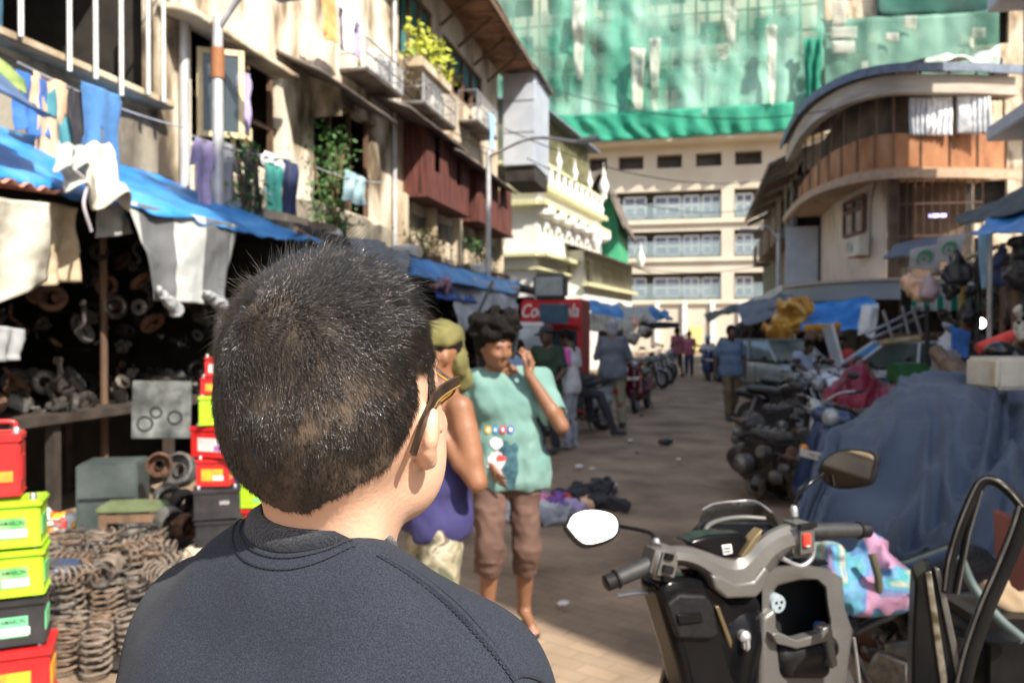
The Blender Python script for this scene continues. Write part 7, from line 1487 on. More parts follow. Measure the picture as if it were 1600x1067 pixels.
# big blue covered vehicle
m_bluec = mat('faded_blue_cover', (.040, .062, .100), .8, c2=(.072, .100, .145), scale=1.8, detail=7, bump=.25, bscale=14, sheen=.1)
def drape(name, rows_, m, lab, cat, nu=110, nv=70, A=.08, f=7, seed=0, lean=.5, thick=.008, cr=.014, cs=9):
    """cloth through rows of (pixel x, pixel y, depth) control points, with sharp folds that deepen downward"""
    R_w = [[at(*p) for p in r] for r in rows_]; U_ = [bez(r, 12) for r in R_w]; nU = len(U_[0]); cols = [bez([U_[k][i] for k in range(len(U_))], 12) for i in range(nU)]; nV = len(cols[0])
    G = np.array([[tuple(cols[i][j]) for j in range(nV)] for i in range(nU)]); ui = np.linspace(0, nU-1.001, nu); vi = np.linspace(0, nV-1.001, nv); a_, b_ = np.floor(ui).astype(int), np.floor(vi).astype(int); fa, fb = (ui-a_)[:, None, None], (vi-b_)[None, :, None]
    P = G[a_][:, b_]*(1-fa)*(1-fb)+G[a_+1][:, b_]*fa*(1-fb)+G[a_][:, b_+1]*(1-fa)*fb+G[a_+1][:, b_+1]*fa*fb
    du = np.gradient(P, axis=0); dv = np.gradient(P, axis=1); N = np.cross(du, dv); N /= np.linalg.norm(N, axis=2)[..., None]+1e-9
    if (N*(np.array(CP)-P)).sum() < 0: N = -N
    u = np.linspace(0, 1, nu)[:, None]; v = np.linspace(0, 1, nv)[None, :]; Q = np.stack([u*3+0*v, v*1.3+0*u, 0*u*v], -1)
    w_ = vn(Q, 1.2, seed)*.9+vn(Q, 2.6, seed+1)*.35; ph = f*(u+lean*.12*v)+w_*1.1
    ridge = (1-np.abs(np.sin(PI*ph)))**1.4-.45; ridge2 = (1-np.abs(np.sin(PI*(ph*.53+2.1*vn(Q, 1.7, seed+4)+v*1.2))))**1.6-.4
    gate = np.clip(-.25+1.3*v+.6*vn(Q, 2.2, seed+7), .04, 1.1); X = P*1.0
    fine = (1-np.abs(fbm(X, cs, seed+3, 2)))**2-.5
    P = P+N*(A*gate*(ridge*.8+.55*ridge2)+cr*fine+.5*A*vn(X, 1.6, seed+8))[..., None]
    idx = np.arange(nu*nv).reshape(nu, nv); fc = np.stack([idx[:-1, :-1], idx[1:, :-1], idx[1:, 1:], idx[:-1, 1:]], -1).reshape(-1, 4)
    o = link(name, npmesh(name, P.reshape(-1, 3), fc), m, None, 180); q = o.modifiers.new('solid', 'SOLIDIFY'); q.thickness = thick; tag(o, lab, cat); return o
CV = [[(1330, 800, 6.0), (1390, 790, 6.2), (1450, 780, 6.4), (1520, 780, 6.4), (1600, 780, 6.4), (1700, 780, 6.2), (1850, 780, 6.0)],
      [(1318, 690, 5.2), (1352, 655, 5.4), (1405, 625, 5.6), (1480, 604, 5.7), (1560, 607, 5.7), (1650, 622, 5.6), (1800, 640, 5.4)],
      [(1300, 700, 4.7), (1340, 668, 4.8), (1398, 640, 4.9), (1480, 622, 5.0), (1562, 626, 5.0), (1655, 642, 4.9), (1820, 660, 4.8)],
      [(1262, 752, 4.2), (1318, 742, 4.25), (1392, 738, 4.3), (1480, 728, 4.35), (1565, 732, 4.3), (1665, 745, 4.3), (1830, 760, 4.2)],
      [(1246, 800, 3.9), (1296, 812, 3.85), (1380, 812, 3.8), (1468, 815, 3.8), (1568, 828, 3.75), (1675, 845, 3.7), (1840, 860, 3.7)],
      [(1244, 842, 3.7), (1290, 872, 3.6), (1368, 868, 3.5), (1455, 892, 3.5), (1560, 925, 3.45), (1680, 950, 3.4), (1850, 960, 3.4)]]
drape('vehicle_cover', CV, m_bluec, 'big faded blue cloth cover over a parked vehicle on the right', 'cover', nu=220, nv=140, A=.27, f=5.5, seed=5, lean=3.5, cr=.045, cs=3.2)
drape('vehicle_cover', [[(1290, 640, 10.6), (1320, 620, 10.8), (1350, 590, 11), (1385, 610, 11), (1430, 620, 10.8), (1460, 640, 10.6)], [(1288, 612, 10.2), (1318, 590, 10.3), (1348, 562, 10.4), (1368, 592, 10.4), (1420, 598, 10.2), (1455, 615, 10.0)], [(1280, 632, 9.9), (1312, 615, 9.9), (1345, 605, 9.9), (1375, 615, 9.9), (1425, 622, 9.8), (1460, 632, 9.6)], [(1276, 655, 9.8), (1310, 655, 9.7), (1345, 655, 9.6), (1380, 660, 9.5), (1430, 660, 9.4), (1465, 665, 9.3)]], m_mar, 'maroon nylon cover thrown over bikes on the right', 'cover', nu=70, nv=50, A=.12, f=5, seed=2, cr=.045, cs=3.2)
# rusty vehicle chassis under the cover
ch = thing('covered_vehicle', 'dark vehicle frame showing under the big blue cover', 'vehicle', onz(1480, 960)); b = MB(); c0 = at(1450, 900, 4.4)
b.rbox((c0.x+.75, c0.y+.55, .62), (1.7, 1.0, .55), .1, rz=YAW); adopt(b.build('body', m_black, smooth=40), ch)
for dx in (-.1, 1.0): adopt(MB().lathe([(.12, -.05), (.24, -.05), (.26, 0), (.24, .05), (.12, .05)], (c0.x+dx, c0.y-.2, .26), (0, 1, 0), 22, closed=True).build('wheel', m_rubber, smooth=50), ch)
# floral bundle and black seat under it
m_flor = ramp_mat('floral_print', [(0, (.26, .08, .17)), (.42, (.34, .18, .28)), (.46, (.06, .16, .32)), (.52, (.10, .24, .38)), (.57, (.03, .22, .23)), (.62, (.34, .31, .24)), (.66, (.10, .22, .36))], .8, scale=3.5, detail=2, bump=.3, dist=1.2, interp='LINEAR')
lump('cloth_bundle', [(at(1312, 885, 3.05), at(1420, 905, 3.05), .09, .08), (at(1310, 925, 3.0), at(1400, 920, 3.0), .085, .09), (at(1355, 870, 3.1), at(1370, 880, 3.1), .07, .07)], m_flor, 'pink, blue and turquoise printed cloth bundle tied below the blue cover', 'bundle', .013, .035, 7, 4, .05)
tg(MB().tube([at(1362, 865, 2.95), at(1372, 900, 2.92), at(1376, 945, 2.94)], .014, 8).build('strap', mat('olive_strap', (.06, .06, .03), .9), smooth=60), 'dark olive strap tied round the printed cloth bundle', 'strap')
motorcycle('black motorcycle lying under the printed cloth bundle in front of the blue cover', feet_at(1440, 3.1), YAW+R_(-72), m_bikeblk, -.08); _mb = [o for o in bpy.data.objects if o.get('label', '').startswith('black motorcycle lying under')][0]; _mb.scale = (.86,)*3
for _o in [k for k in kids(_mb) if k.name.split('.')[0] in ('handlebar', 'mirror', 'headlight', 'fork')]:
    for _k in kids(_o): bpy.data.objects.remove(_k)
    bpy.data.objects.remove(_o)
# small parts on the road under the seat
for i in range(26):
    p = onz(rr.uniform(1330, 1440), rr.uniform(985, 1067)); put_junk((p.x, p.y, rr.uniform(.03, .12)), rr.uniform(.5, .9), 'used parts on the ground by the car door', 'lying on the ground under the black seat')
# ================================================================ FOREGROUND SCOOTER
GL, GR = at(945, 912, 1.72), at(1358, 828, 1.975); RX = (GR-GL).normalized(); FW = zup().cross(RX).normalized(); UPV = RX.cross(FW); OC = (GL+GR)/2
def sp(px, py, y=0.): return onP(px, py, OC+FW*y, FW)
fs = thing('scooter', 'grey and black scooter in the near foreground seen from the rider side, two mirrors', 'scooter', (OC.x, OC.y, 0), math.atan2(RX.y, RX.x))
m_brz = mat('bronze_grey_plastic', (.125, .12, .112), .34, .35, c2=(.145, .14, .13), scale=300, detail=1, coat=.1)
m_gbk = mat('piano_black', (.004, .004, .005), .16, c2=(.007, .007, .008), scale=6, coat=.0, spec=.16); m_tex = mat('textured_black', (.008, .008, .009), .5, c2=(.014, .014, .015), scale=80, bump=.2, bscale=400, spec=.2)
m_drub = mat('grip_rubber', (.018, .018, .019), .6, c2=(.03, .03, .031), scale=60)
def sdfw(cones, m, name, res=.0055, cuts=(), par=None, wr=0):
    P_ = [V(c[0]) for c in cones]+[V(c[1]) for c in cones]; R = max(max(c[2:4]) for c in cones)+.02
    s = SDF([min(p[i] for p in P_)-R for i in range(3)], [max(p[i] for p in P_)+R for i in range(3)], res)
    for c in cones: s.cone(c[0], c[1], c[2], c[3], c[4] if len(c) > 4 else .015)
    for c in cuts: s.plane(*c)
    if wr: s.wrinkle(wr, 12, 1)
    return adopt(s.build(name, m), par or fs)
def poly(pts, y, th, m, name, bev=.006, par=None, seg=3):
    P = [sp(a, b, y) for a, b in pts]; mb = MB().prism(P, FW*th); o = mb.build(name, m, smooth=40, bevel=bev); o.modifiers['bevel'].segments = seg; return adopt(o, par or fs)
# handlebar cover: faceted shell lofted along the bar, plus the lower stem cover
ctr = [(1046, 868, 30), (1072, 868, 33), (1098, 876, 36), (1122, 889, 46), (1145, 899, 62), (1166, 896, 66), (1184, 880, 58), (1202, 859, 52), (1224, 845, 50), (1240, 840, 50)]
cp_ = [(p.x, p.y, p.z) for p in bez(ctr, 4)]; rows_ = []
for i, (x, y, w_) in enumerate(cp_):
    x0, y0, _ = cp_[max(i-1, 0)]; x1, y1, _ = cp_[min(i+1, len(cp_)-1)]; L_ = math.hypot(x1-x0, y1-y0); nx, ny = -(y1-y0)/L_, (x1-x0)/L_
    rows_.append([sp(x+nx*t*w_/2, y+ny*t*w_/2, .012-h) for t, h in ((-1, -.03), (-1, .0), (-.80, .020), (-.30, .034), (.45, .040), (.62, .034), (.95, .012), (1, -.03), (0, -.035), (-1, -.03))])
mb = MB(); mb.grid(rows_); mb.add(rows_[0][:9], [tuple(range(9))]); mb.add(rows_[-1][:9], [tuple(reversed(range(9)))]); adopt(mb.build('handlebar_cover', m_brz, smooth=22), fs)
poly([(1112, 898), (1128, 900), (1150, 912), (1178, 908), (1196, 884), (1204, 892), (1196, 920), (1182, 934), (1136, 936), (1118, 920)], -.034, .06, m_brz, 'stem_cover', .007)
def swbox(px, py, w_, h_, nm, rot=0):
    c = sp(px, py, 0); M = Matrix((RX, FW, UPV)).transposed() @ Matrix.Rotation(rot, 3, 'Y'); return adopt(MB().rbox(c, (w_, .07, h_), .012, M, seg=3).build(nm, m_brz, smooth=45), fs), c, M
b1, c1_, M1 = swbox(1030, 876, .062, .072, 'switch_housing', .35); b2, c2_, M2 = swbox(1245, 840, .062, .078, 'switch_housing', .05)
def sw(c, M, dx, dz, w_, h_, m, th=.012, nm='switch', par=None):
    o = MB().rbox(c+M@V((dx, -.036, dz)), (w_, th, h_), .002, M).build(nm, m, smooth=40); return adopt(o, fs)
sw(c1_, M1, -.004, .018, .022, .014, m_gbk); sw(c1_, M1, .0, -.008, .026, .016, m_tex, .016); sw(c1_, M1, .004, -.028, .024, .012, m_gbk, .014)
sw(c2_, M2, -.004, .004, .020, .030, mat('engine_stop_red', (.75, .03, .02), .3, c2=(.85, .1, .06), scale=40)); sw(c2_, M2, -.004, -.008, .014, .006, m_lbw, .016); sw(c2_, M2, .0, .036, .05, .012, m_tex)
def grip(a, b, nm='grip'):
    L_ = (b-a).length; ax = (b-a).normalized(); pr = []; n = 26
    for i in range(n+1):
        u = i/n; r = .0165+.0012*math.sin(u*PI)+(.0009 if i % 2 else 0); pr.append((r, u*L_*.82))
    o = adopt(MB().lathe([(.0, 0)]+pr+[(0, L_*.82)], a, ax, 22).build(nm, m_drub, smooth=35), fs)
    e = MB().lathe([(.0, L_*.80), (.021, L_*.81), (.021, L_*.835), (.016, L_*.85), (.0175, L_*.88), (.0175, L_*.98), (.012, L_), (0, L_)], a, ax, 22).build('bar_end', m_tex, smooth=40); e.parent = o; e.matrix_parent_inverse = Matrix.Identity(4)
grip(sp(1046, 868, 0), GL); grip(sp(1262, 829, 0), GR)
for x0, pts in ((0, [(1052, 905), (1030, 925), (1000, 925), (965, 930)]), (1, [(1222, 872), (1250, 884), (1268, 872), (1272, 850)])):
    adopt(MB().tube(bez([sp(a, b, .05 if x0 == 0 else -.01) for a, b in pts], 6), .0055, 8).build('brake_lever', m_metal, smooth=60), fs)
# dash, cowl, windscreen
poly([(1074, 848), (1108, 836), (1160, 832), (1172, 842), (1152, 872), (1128, 874), (1100, 862)], .0, .06, m_gbk, 'dashboard', .008)
poly([(1128, 852), (1143, 850), (1145, 864), (1131, 867)], -.003, .004, m_lbw, 'sticker', .001); poly([(1131, 856), (1142, 855), (1142, 857), (1131, 858)], -.0045, .002, m_gbk, 'sticker_line', .0003); poly([(1132, 861), (1142, 860), (1142, 862), (1132, 863)], -.0045, .002, m_gbk, 'sticker_line', .0003)
poly([(1158, 870), (1180, 838), (1192, 826), (1190, 838), (1168, 872)], -.01, .03, mat('gilt_strip', (.20, .15, .08), .3, .5), 'trim_strip', .003)
sdfw([(sp(1105, 842, .10), sp(1195, 838, .10), .040, .036, .02), (sp(1100, 870, .12), sp(1200, 860, .12), .05, .05, .03)], m_gbk, 'front_cowl')
adopt(MB().tube(bez([sp(1100, 842, .06), sp(1106, 822, .08), sp(1128, 812, .09), (sp(1160, 808, .09)), sp(1195, 810, .08)], 8), .006, 8).build('cowl_rim', m_brz, smooth=60), fs)
ws = []; 
bot = [(1084, 848), (1110, 838), (1150, 833), (1190, 832), (1226, 836)]; top = [(1098, 796), (1116, 787), (1150, 783), (1180, 783), (1206, 800)]
bot, top = [[(p.x, p.y) for p in bez([(a, b, 0) for a, b in q], 5)] for q in (bot, top)]
mbw = MB(); mbw.grid([[sp(b_[0]+(t_[0]-b_[0])*k, b_[1]+(t_[1]-b_[1])*k, .15+.05*(1-(2*i/(len(bot)-1)-1)**2)-.02*k) for k in (0, .25, .5, .75, 1)] for i, (b_, t_) in enumerate(zip(bot, top))])
wsc = adopt(mbw.build('windscreen', mat('smoked_perspex', (.02, .02, .018), .06, alpha=.62, spec=.7), smooth=180, solid=.003), fs)
rim = MB().tube([sp(t_[0], t_[1], .15+.05*(1-(2*i/(len(bot)-1)-1)**2)-.02) for i, t_ in enumerate(top)], .0022, 6).build('rim', m_metal, smooth=60); rim.parent = wsc; rim.matrix_parent_inverse = Matrix.Identity(4)
# leg shield, glove lid
poly([(1028, 918), (1050, 904), (1112, 903), (1150, 935), (1190, 930), (1206, 965), (1202, 1060), (1190, 1160), (1092, 1160), (1064, 1040)], -.01, .10, m_gbk, 'leg_shield', .022, seg=4)
gl_ = poly([(1043, 944), (1062, 928), (1104, 930), (1116, 948), (1124, 992), (1112, 1000), (1060, 998)], -.024, .02, m_tex, 'glove_box_lid', .007); poly([(1058, 960), (1096, 957), (1100, 972), (1062, 976)], -.030, .008, m_gbk, 'latch_recess', .003)
poly([(1118, 948), (1124, 946), (1152, 1020), (1146, 1024)], -.018, .012, mat('gilt_strip', (.20, .15, .08), .3), 'trim_strip', .003)
hk = sp(1165, 995, -.035); adopt(MB().lathe([(.0, 0), (.012, 0), (.014, .02), (.008, .028), (.0, .03)], hk+FW*.02, -FW, 18).build('ignition_lock', m_metal, smooth=40), fs); adopt(MB().rbox(hk-UPV*.012, (.016, .018, .034), .005, Matrix((RX, FW, UPV)).transposed()).build('bag_hook', m_metal, smooth=40), fs)
# right storage bay: frame with a real hole
out_ = [(1190, 900), (1212, 884), (1250, 880), (1292, 888), (1316, 902), (1320, 950), (1332, 985), (1322, 1060), (1308, 1130), (1250, 1140), (1200, 1140), (1190, 1000)]
inn_ = [(1204, 930), (1216, 914), (1250, 906), (1276, 906), (1288, 918), (1291, 945), (1294, 965), (1296, 982), (1280, 992), (1250, 1000), (1222, 996), (1206, 970)]
mb = MB(); mb.grid([[sp(*o, .06), sp(*o, -.004), sp(o[0]*.92+i[0]*.08, o[1]*.92+i[1]*.08, -.014), sp(i[0]*.88+o[0]*.12, i[1]*.88+o[1]*.12, -.014), sp(*i, -.004)] for o, i in list(zip(out_, inn_))+[(out_[0], inn_[0])]])
adopt(mb.build('storage_frame', m_brz, smooth=50), fs)
mb = MB(); n_ = len(inn_); mb.grid([[sp(*i, -.004), sp(*i, .10)] for i in inn_+[inn_[0]]]); mb.add([sp(*i, .10) for i in inn_], [tuple(range(n_))]); adopt(mb.build('storage_bay', mat('bay_black', (.008, .008, .008), .8), smooth=None), fs)
pc = sp(1215, 943, -.016); adopt(MB().lathe([(0, .004), (.019, .004), (.021, 0), (.021, -.02)], pc, -FW, 26).build('charging_port', mat('pale_port', (.26, .31, .34), .4), smooth=50), fs)
for dx, dz in ((-.006, .005), (.008, .004), (.002, -.008)): adopt(MB().lathe([(.0, .001), (.0035, .001), (.0035, 0)], pc-FW*.0045+RX*dx+UPV*dz, -FW, 10).build('port_hole', m_gbk, smooth=None), fs)
sdfw([(sp(1222, 1020, -.01), sp(1290, 1010, -.01), .030, .030), (sp(1228, 1040, -.005), sp(1280, 1042, -.005), .026, .024)], m_tex, 'lower_pocket')
poly([(1206, 990), (1216, 988), (1245, 1000), (1284, 990), (1286, 982), (1300, 976), (1310, 1040), (1300, 1046), (1292, 1002), (1246, 1014), (1214, 1006)], -.05, .03, m_brz, 'pocket_lip', .004)
poly([(1192, 965), (1214, 950), (1216, 1000), (1222, 1060), (1240, 1140), (1186, 1140)], -.03, .04, m_brz, 'centre_spine', .01)
adopt(MB().ball(sp(1280, 978, .03), .016, 10, (1, .6, .8)).build('blue_rag', m_cloths['blue'], smooth=180), fs)
sdfw([(sp(1190, 893, .04), sp(1285, 893, .04), .035, .03, .02), (sp(1240, 885, .06), sp(1300, 900, .06), .03, .02, .02)], m_gbk, 'fuel_lid', cuts=((sp(1240, 900, 0), -UPV),))
# front body, wheel, floor, seat, tail — the rest of the scooter, mostly below the frame
g0 = V((OC.x, OC.y, 0)); lw = lambda x, y, z: g0+RX_h*x+FW*y+zup()*z
RX_h = V((RX.x, RX.y, 0)).normalized()
sdfw([(lw(0, .10, .95), lw(0, .18, .35), .13, .10, .05), (lw(-.1, .08, .8), lw(-.06, .12, .4), .07, .05, .05), (lw(.1, .08, .8), lw(.06, .12, .4), .07, .05, .05)], m_gbk, 'front_body', .015)
T2 = fs
def fwheel(c):
    o = adopt(MB().lathe([(.14, -.05), (.20, -.05), (.22, -.02), (.22, .02), (.20, .05), (.14, .05)], c, RX_h, 28, closed=True).build('wheel', m_rubber, smooth=50), fs); r_ = MB().lathe([(.03, -.05), (.03, .05), (.13, .04), (.14, -.04)], c, RX_h, 28, closed=True).build('rim', m_metal, smooth=50); r_.parent = o; r_.matrix_parent_inverse = Matrix.Identity(4)
fwheel(lw(0, .38, .22)); fwheel(lw(0, -.92, .22))
sdfw([(lw(0, .30, .46), lw(0, .50, .40), .07, .05, .02)], m_brz, 'front_fender', .012); adopt(MB().rbox(lw(0, -.22, .30), (.34, .5, .06), .02, rz=fs.rotation_euler.z).build('footboard', m_tex, smooth=40), fs)
sdfw([(lw(0, -.48, .56), lw(0, -1.1, .62), .15, .10, .04)], m_gbk, 'rear_body', .016); sdfw([(lw(0, -.45, .70), lw(0, -.75, .71), .07, .08, .03), (lw(0, -.75, .72), lw(0, -1.1, .74), .09, .07, .03)], m_tex, 'seat', .014)
for pts in ([(1334, 996), (1340, 1040), (1345, 1090)], [(1074, 1046), (1073, 1090), (1072, 1130)]): adopt(MB().tube([sp(a, b, .02) for a, b in pts], .004, 8).build('guard_rod', m_metal, smooth=60), fs)
# mirrors
m_mir = mat('sun_glare_mirror', (.62, .63, .64), .60, 1.0, c2=(.68, .68, .68)); m_mir2 = mat('clean_mirror', (.85, .86, .86), .03, 1.0, c2=(.9, .9, .9))  # first glass is roughened to spread the sun's reflection into white glare
def fmirror(cpx, cpy, d, refl, outline, stem, m):
    c = at(cpx, cpy, d); dv = (c-CP).normalized(); n = (V(refl).normalized()-dv).normalized(); P = [onP(a, b, c, n) for a, b in outline]; cc = sum(P, V())/len(P)
    P = [p for p in bez(P+[P[0]], 4)][:-1]
    mb = MB().prism([cc+(p-cc)*1.12-n*.003 for p in P], -n*.018); o = mb.build('mirror', m_tex, smooth=40, bevel=.003); adopt(o, fs)
    g = MB().prism([p-n*.003 for p in P], n*.003).build('mirror_glass', m, smooth=None); g.parent = o; g.matrix_parent_inverse = Matrix.Identity(4)
    st = MB().tube(bez(stem, 6), .0048, 8).build('stem', m_gbk, smooth=60); st.parent = o; st.matrix_parent_inverse = Matrix.Identity(4)
    b_ = MB().lathe([(.009, 0), (.009, .018), (.006, .024)], stem[-1], UPV, 14).build('stem_nut', m_metal, smooth=40); b_.parent = o; b_.matrix_parent_inverse = Matrix.Identity(4)
fmirror(925, 822, 1.72, SD, [(887, 822), (897, 804), (922, 797), (955, 803), (965, 820), (957, 838), (925, 849), (906, 844)], [at(962, 821, 1.74), at(1000, 828, 1.77), at(1020, 836, 1.79), sp(1026, 858, .01)], m_mir)
fmirror(1322, 732, 1.93, (-.82, -.40, .185), [(1280, 736), (1292, 716), (1322, 704), (1362, 710), (1362, 732), (1352, 754), (1312, 760), (1292, 752)], [at(1286, 740, 1.95), at(1262, 758, 1.93), at(1244, 778, 1.92), sp(1241, 806, .01)], m_mir2)
# ================================================================ LOOSE CAR DOOR
D0 = at(1500, 950, 1.62); DN = (Matrix.Rotation(YAW-.35, 3, 'Z')@V((0, -1, 0))).normalized(); dp = lambda px, py, o=0.: onP(px, py, D0-DN*o, DN)
cdr = thing('salvaged_door', 'loose black car door with an empty window frame standing at the lower right corner', 'car door', onz(1500, 1400))
m_dk = mat('worn_black_paint', (.006, .006, .007), .3, c2=(.012, .012, .012), scale=9, spec=.12); m_trim = mat('tarnished_trim', (.10, .10, .10), .45, .6, c2=(.17, .165, .15), scale=20)
fr_ = [(1478, 925), (1484, 880), (1500, 825), (1522, 772), (1536, 752), (1556, 752), (1580, 770), (1600, 794)]
adopt(MB().tube(bez([dp(*p) for p in fr_], 8), .0105, 10).build('window_frame', m_dk, smooth=60), cdr); adopt(MB().tube(bez([dp(a-2, b-3, -.010) for a, b in fr_], 8), .0022, 6).build('frame_trim', m_trim, smooth=60), cdr)
adopt(MB().tube([dp(1532, 762), dp(1512, 830), dp(1494, 925)], .007, 8).build('divider', m_dk, smooth=60), cdr); adopt(MB().tube([dp(1535, 766, -.006), dp(1515, 834, -.006), dp(1497, 928, -.006)], .002, 6).build('divider_trim', m_trim, smooth=60), cdr)
rl = [(1602, 792), (1590, 830), (1566, 890), (1540, 950), (1516, 1020), (1500, 1090), (1490, 1160)]
adopt(MB().tube(bez([dp(*p) for p in rl], 6), .016, 10).build('window_frame', m_dk, smooth=60), cdr); adopt(MB().tube(bez([dp(a-9, b-2, -.012) for a, b in rl], 6), .003, 6).build('frame_trim', m_trim, smooth=60), cdr)
adopt(MB().prism([dp(*p) for p in [(1430, 905), (1452, 888), (1462, 892), (1500, 1060), (1520, 1300), (1520, 1700), (1400, 1700), (1420, 1300), (1426, 1000)]], -DN*.09).build('panel', m_dk, smooth=40, bevel=.012), cdr)
adopt(MB().prism([dp(*p, -.004) for p in [(1460, 886), (1470, 890), (1512, 1085), (1500, 1085)]], -DN*.012).build('belt_strip', m_trim, smooth=40, bevel=.002), cdr)
adopt(MB().prism([dp(*p, -.004) for p in [(1446, 895), (1455, 892), (1484, 1085), (1472, 1085)]], -DN*.012).build('belt_strip', mat('peeling_chrome', (.12, .1, .06), .35, .8, c2=(.5, .48, .42), scale=30), smooth=40, bevel=.002), cdr)
# rusty panel and cloth behind the door
tag(MB().prism([at(1552, 798, 2.3), at(1600, 822, 2.3), at(1640, 830, 2.3), at(1640, 960, 2.3), at(1556, 905, 2.3)], V((.02, .03, 0))).build('scrap_sheet', mat('dark_red_panel', (.02, .004, .003), .6, c2=(.045, .010, .007), spec=.2, scale=5), smooth=None), 'dark red metal panel standing behind the loose car door', 'metal panel')
lump('rag', [(at(1560, 935, 2.2), at(1600, 950, 2.2), .04, .035)], mat('tan_rag', (.18, .12, .06), .9, c2=(.28, .2, .12)), 'tan rag behind the loose car door', 'rag', .01, .02, 14)
tag(MB().rbox(at(1590, 1010, 2.2), (.42, .3, .22), .05, rz=YAW, seg=3).build('bonnet_part', m_dk, smooth=40), 'black curved body part on the ground behind the loose car door', 'car part')
tag(MB().tube(bez([at(1500, 870, 2.1), at(1520, 915, 2.1), at(1560, 965, 2.05), at(1600, 1000, 2.0)], 6), .012, 8).build('rubber_seal', mat('grey_seal', (.08, .11, .11), .6), smooth=60), 'grey green rubber seal strip lying behind the car door', 'strip')
# ================================================================ RIGHT STALLS AND AWNINGS
def qsheet(name, q, m, lab, cat='awning', **k):
    o = sheet(name, *[at(a, b, d) for a, b, d in q], m, **k); tag(o, lab, cat); return o
m_blk = mat('black_tarp', (.02, .025, .035), .55, c2=(.05, .06, .08), scale=3, bump=.3); m_slab = mat('slate_awning', (.10, .115, .14), .7, c2=(.17, .19, .22), scale=3)
qsheet('awning', [(1650, 270, 8.5), (1490, 343, 11), (1500, 350, 10), (1650, 312, 7.5)], m_blk, 'black tarpaulin awning sloping in from the right edge', nu=30, nv=12, amp=.04, thick=.02)
qsheet('awning', [(1650, 290, 8.3), (1560, 322, 9.6), (1513, 364, 8.6), (1650, 366, 6.8)], m_tarp, 'bright blue tarpaulin awning at the right edge below the black one', nu=30, nv=16, amp=.05, thick=.012, sag=.05)
qsheet('awning', [(1480, 368, 16), (1400, 380, 17), (1380, 402, 15.5), (1478, 396, 14.5)], m_slab, 'slate grey awning projecting in front of the corner house', nu=20, nv=8, amp=.02, thick=.04)
# crescent flags
def crescent_flag(q, lab, seed):
    A_, B_, C_, D_ = [at(*p) for p in q]; o = sheet('flag', A_, B_, C_, D_, mat('grey_flag_plastic', (.30, .30, .31), .5, c2=(.4, .4, .42), scale=4), nu=20, nv=20, amp=.03, s=3, thick=.006, seed=seed); tag(o, lab, 'flag', None)
    c = (A_+B_+C_+D_)/4; x = (B_-A_).normalized(); y = (A_-D_).normalized(); n = x.cross(y).normalized(); n = n if n.dot(CP-c) > 0 else -n; r = (B_-A_).length*.27; P = []; Q = []
    for a in np.linspace(-1.0, 4.2, 22): P.append(c+x*math.cos(a)*r+y*math.sin(a)*r+n*.07); Q.append(c+x*(math.cos(a)*r*.72)+y*(math.sin(a)*r*.72)+x*(-r*.05)+y*(-r*.16)+n*.07)
    mb = MB(); mb.grid([[p, q_] for p, q_ in zip(P, Q)]); st = [c-y*r*.25+(x*math.cos(a)+y*math.sin(a))*(r*.35 if k % 2 == 0 else r*.15)+n*.07 for k, a in enumerate(np.linspace(PI/2, PI/2+2*PI, 11)[:-1])]; mb.add(st, [tuple(range(10))])
    mb.build('crescent', mat('flag_green', (.01, .22, .09), .7), o, smooth=None, solid=.008)
crescent_flag([(1422, 390, 12.5), (1470, 380, 12.3), (1468, 425, 12.3), (1420, 418, 12.5)], 'grey plastic flag with green crescent and star, left one', 1)
crescent_flag([(1466, 372, 11.8), (1510, 364, 11.6), (1500, 412, 11.6), (1462, 408, 11.8)], 'grey plastic flag with green crescent and star, right one', 2)
# striped awning
def stripe2():
    m = mat('green_striped_canvas', (.6, .6, .55), .8); n = m.node_tree.nodes; L = m.node_tree.links; cr = [x for x in n if x.type == 'VALTORGB'][0]; tc = [x for x in n if x.type == 'TEX_COORD'][0]
    w_ = n.new('ShaderNodeTexWave'); w_.inputs['Scale'].default_value = 1.15; w_.bands_direction = 'X'; L.new(tc.outputs['Object'], w_.inputs[0]); L.new(w_.outputs['Fac'], cr.inputs[0]); e = cr.color_ramp; e.interpolation = 'CONSTANT'; e.elements[0].position = 0; e.elements[0].color = (.01, .24, .17, 1); e.elements[1].position = .48; e.elements[1].color = (.55, .56, .5, 1); return m
m_st2 = stripe2(); sa = thing('striped_awning', 'green and white striped awning over the back stalls on the right', 'awning', at(1500, 460, 17))
o = sheet('canvas', at(1406, 448, 19), at(1590, 448, 18.4), at(1590, 466, 17.6), at(1424, 466, 18.2), m_st2, nu=30, nv=8, amp=.02, thick=.02); adopt(o, sa)
o = sheet('valance', at(1424, 466, 18.2), at(1590, 466, 17.6), at(1590, 486, 17.6), at(1424, 486, 18.2), m_st2, nu=60, nv=6, amp=.02, folds=14, famp=.03, thick=.02); adopt(o, sa)
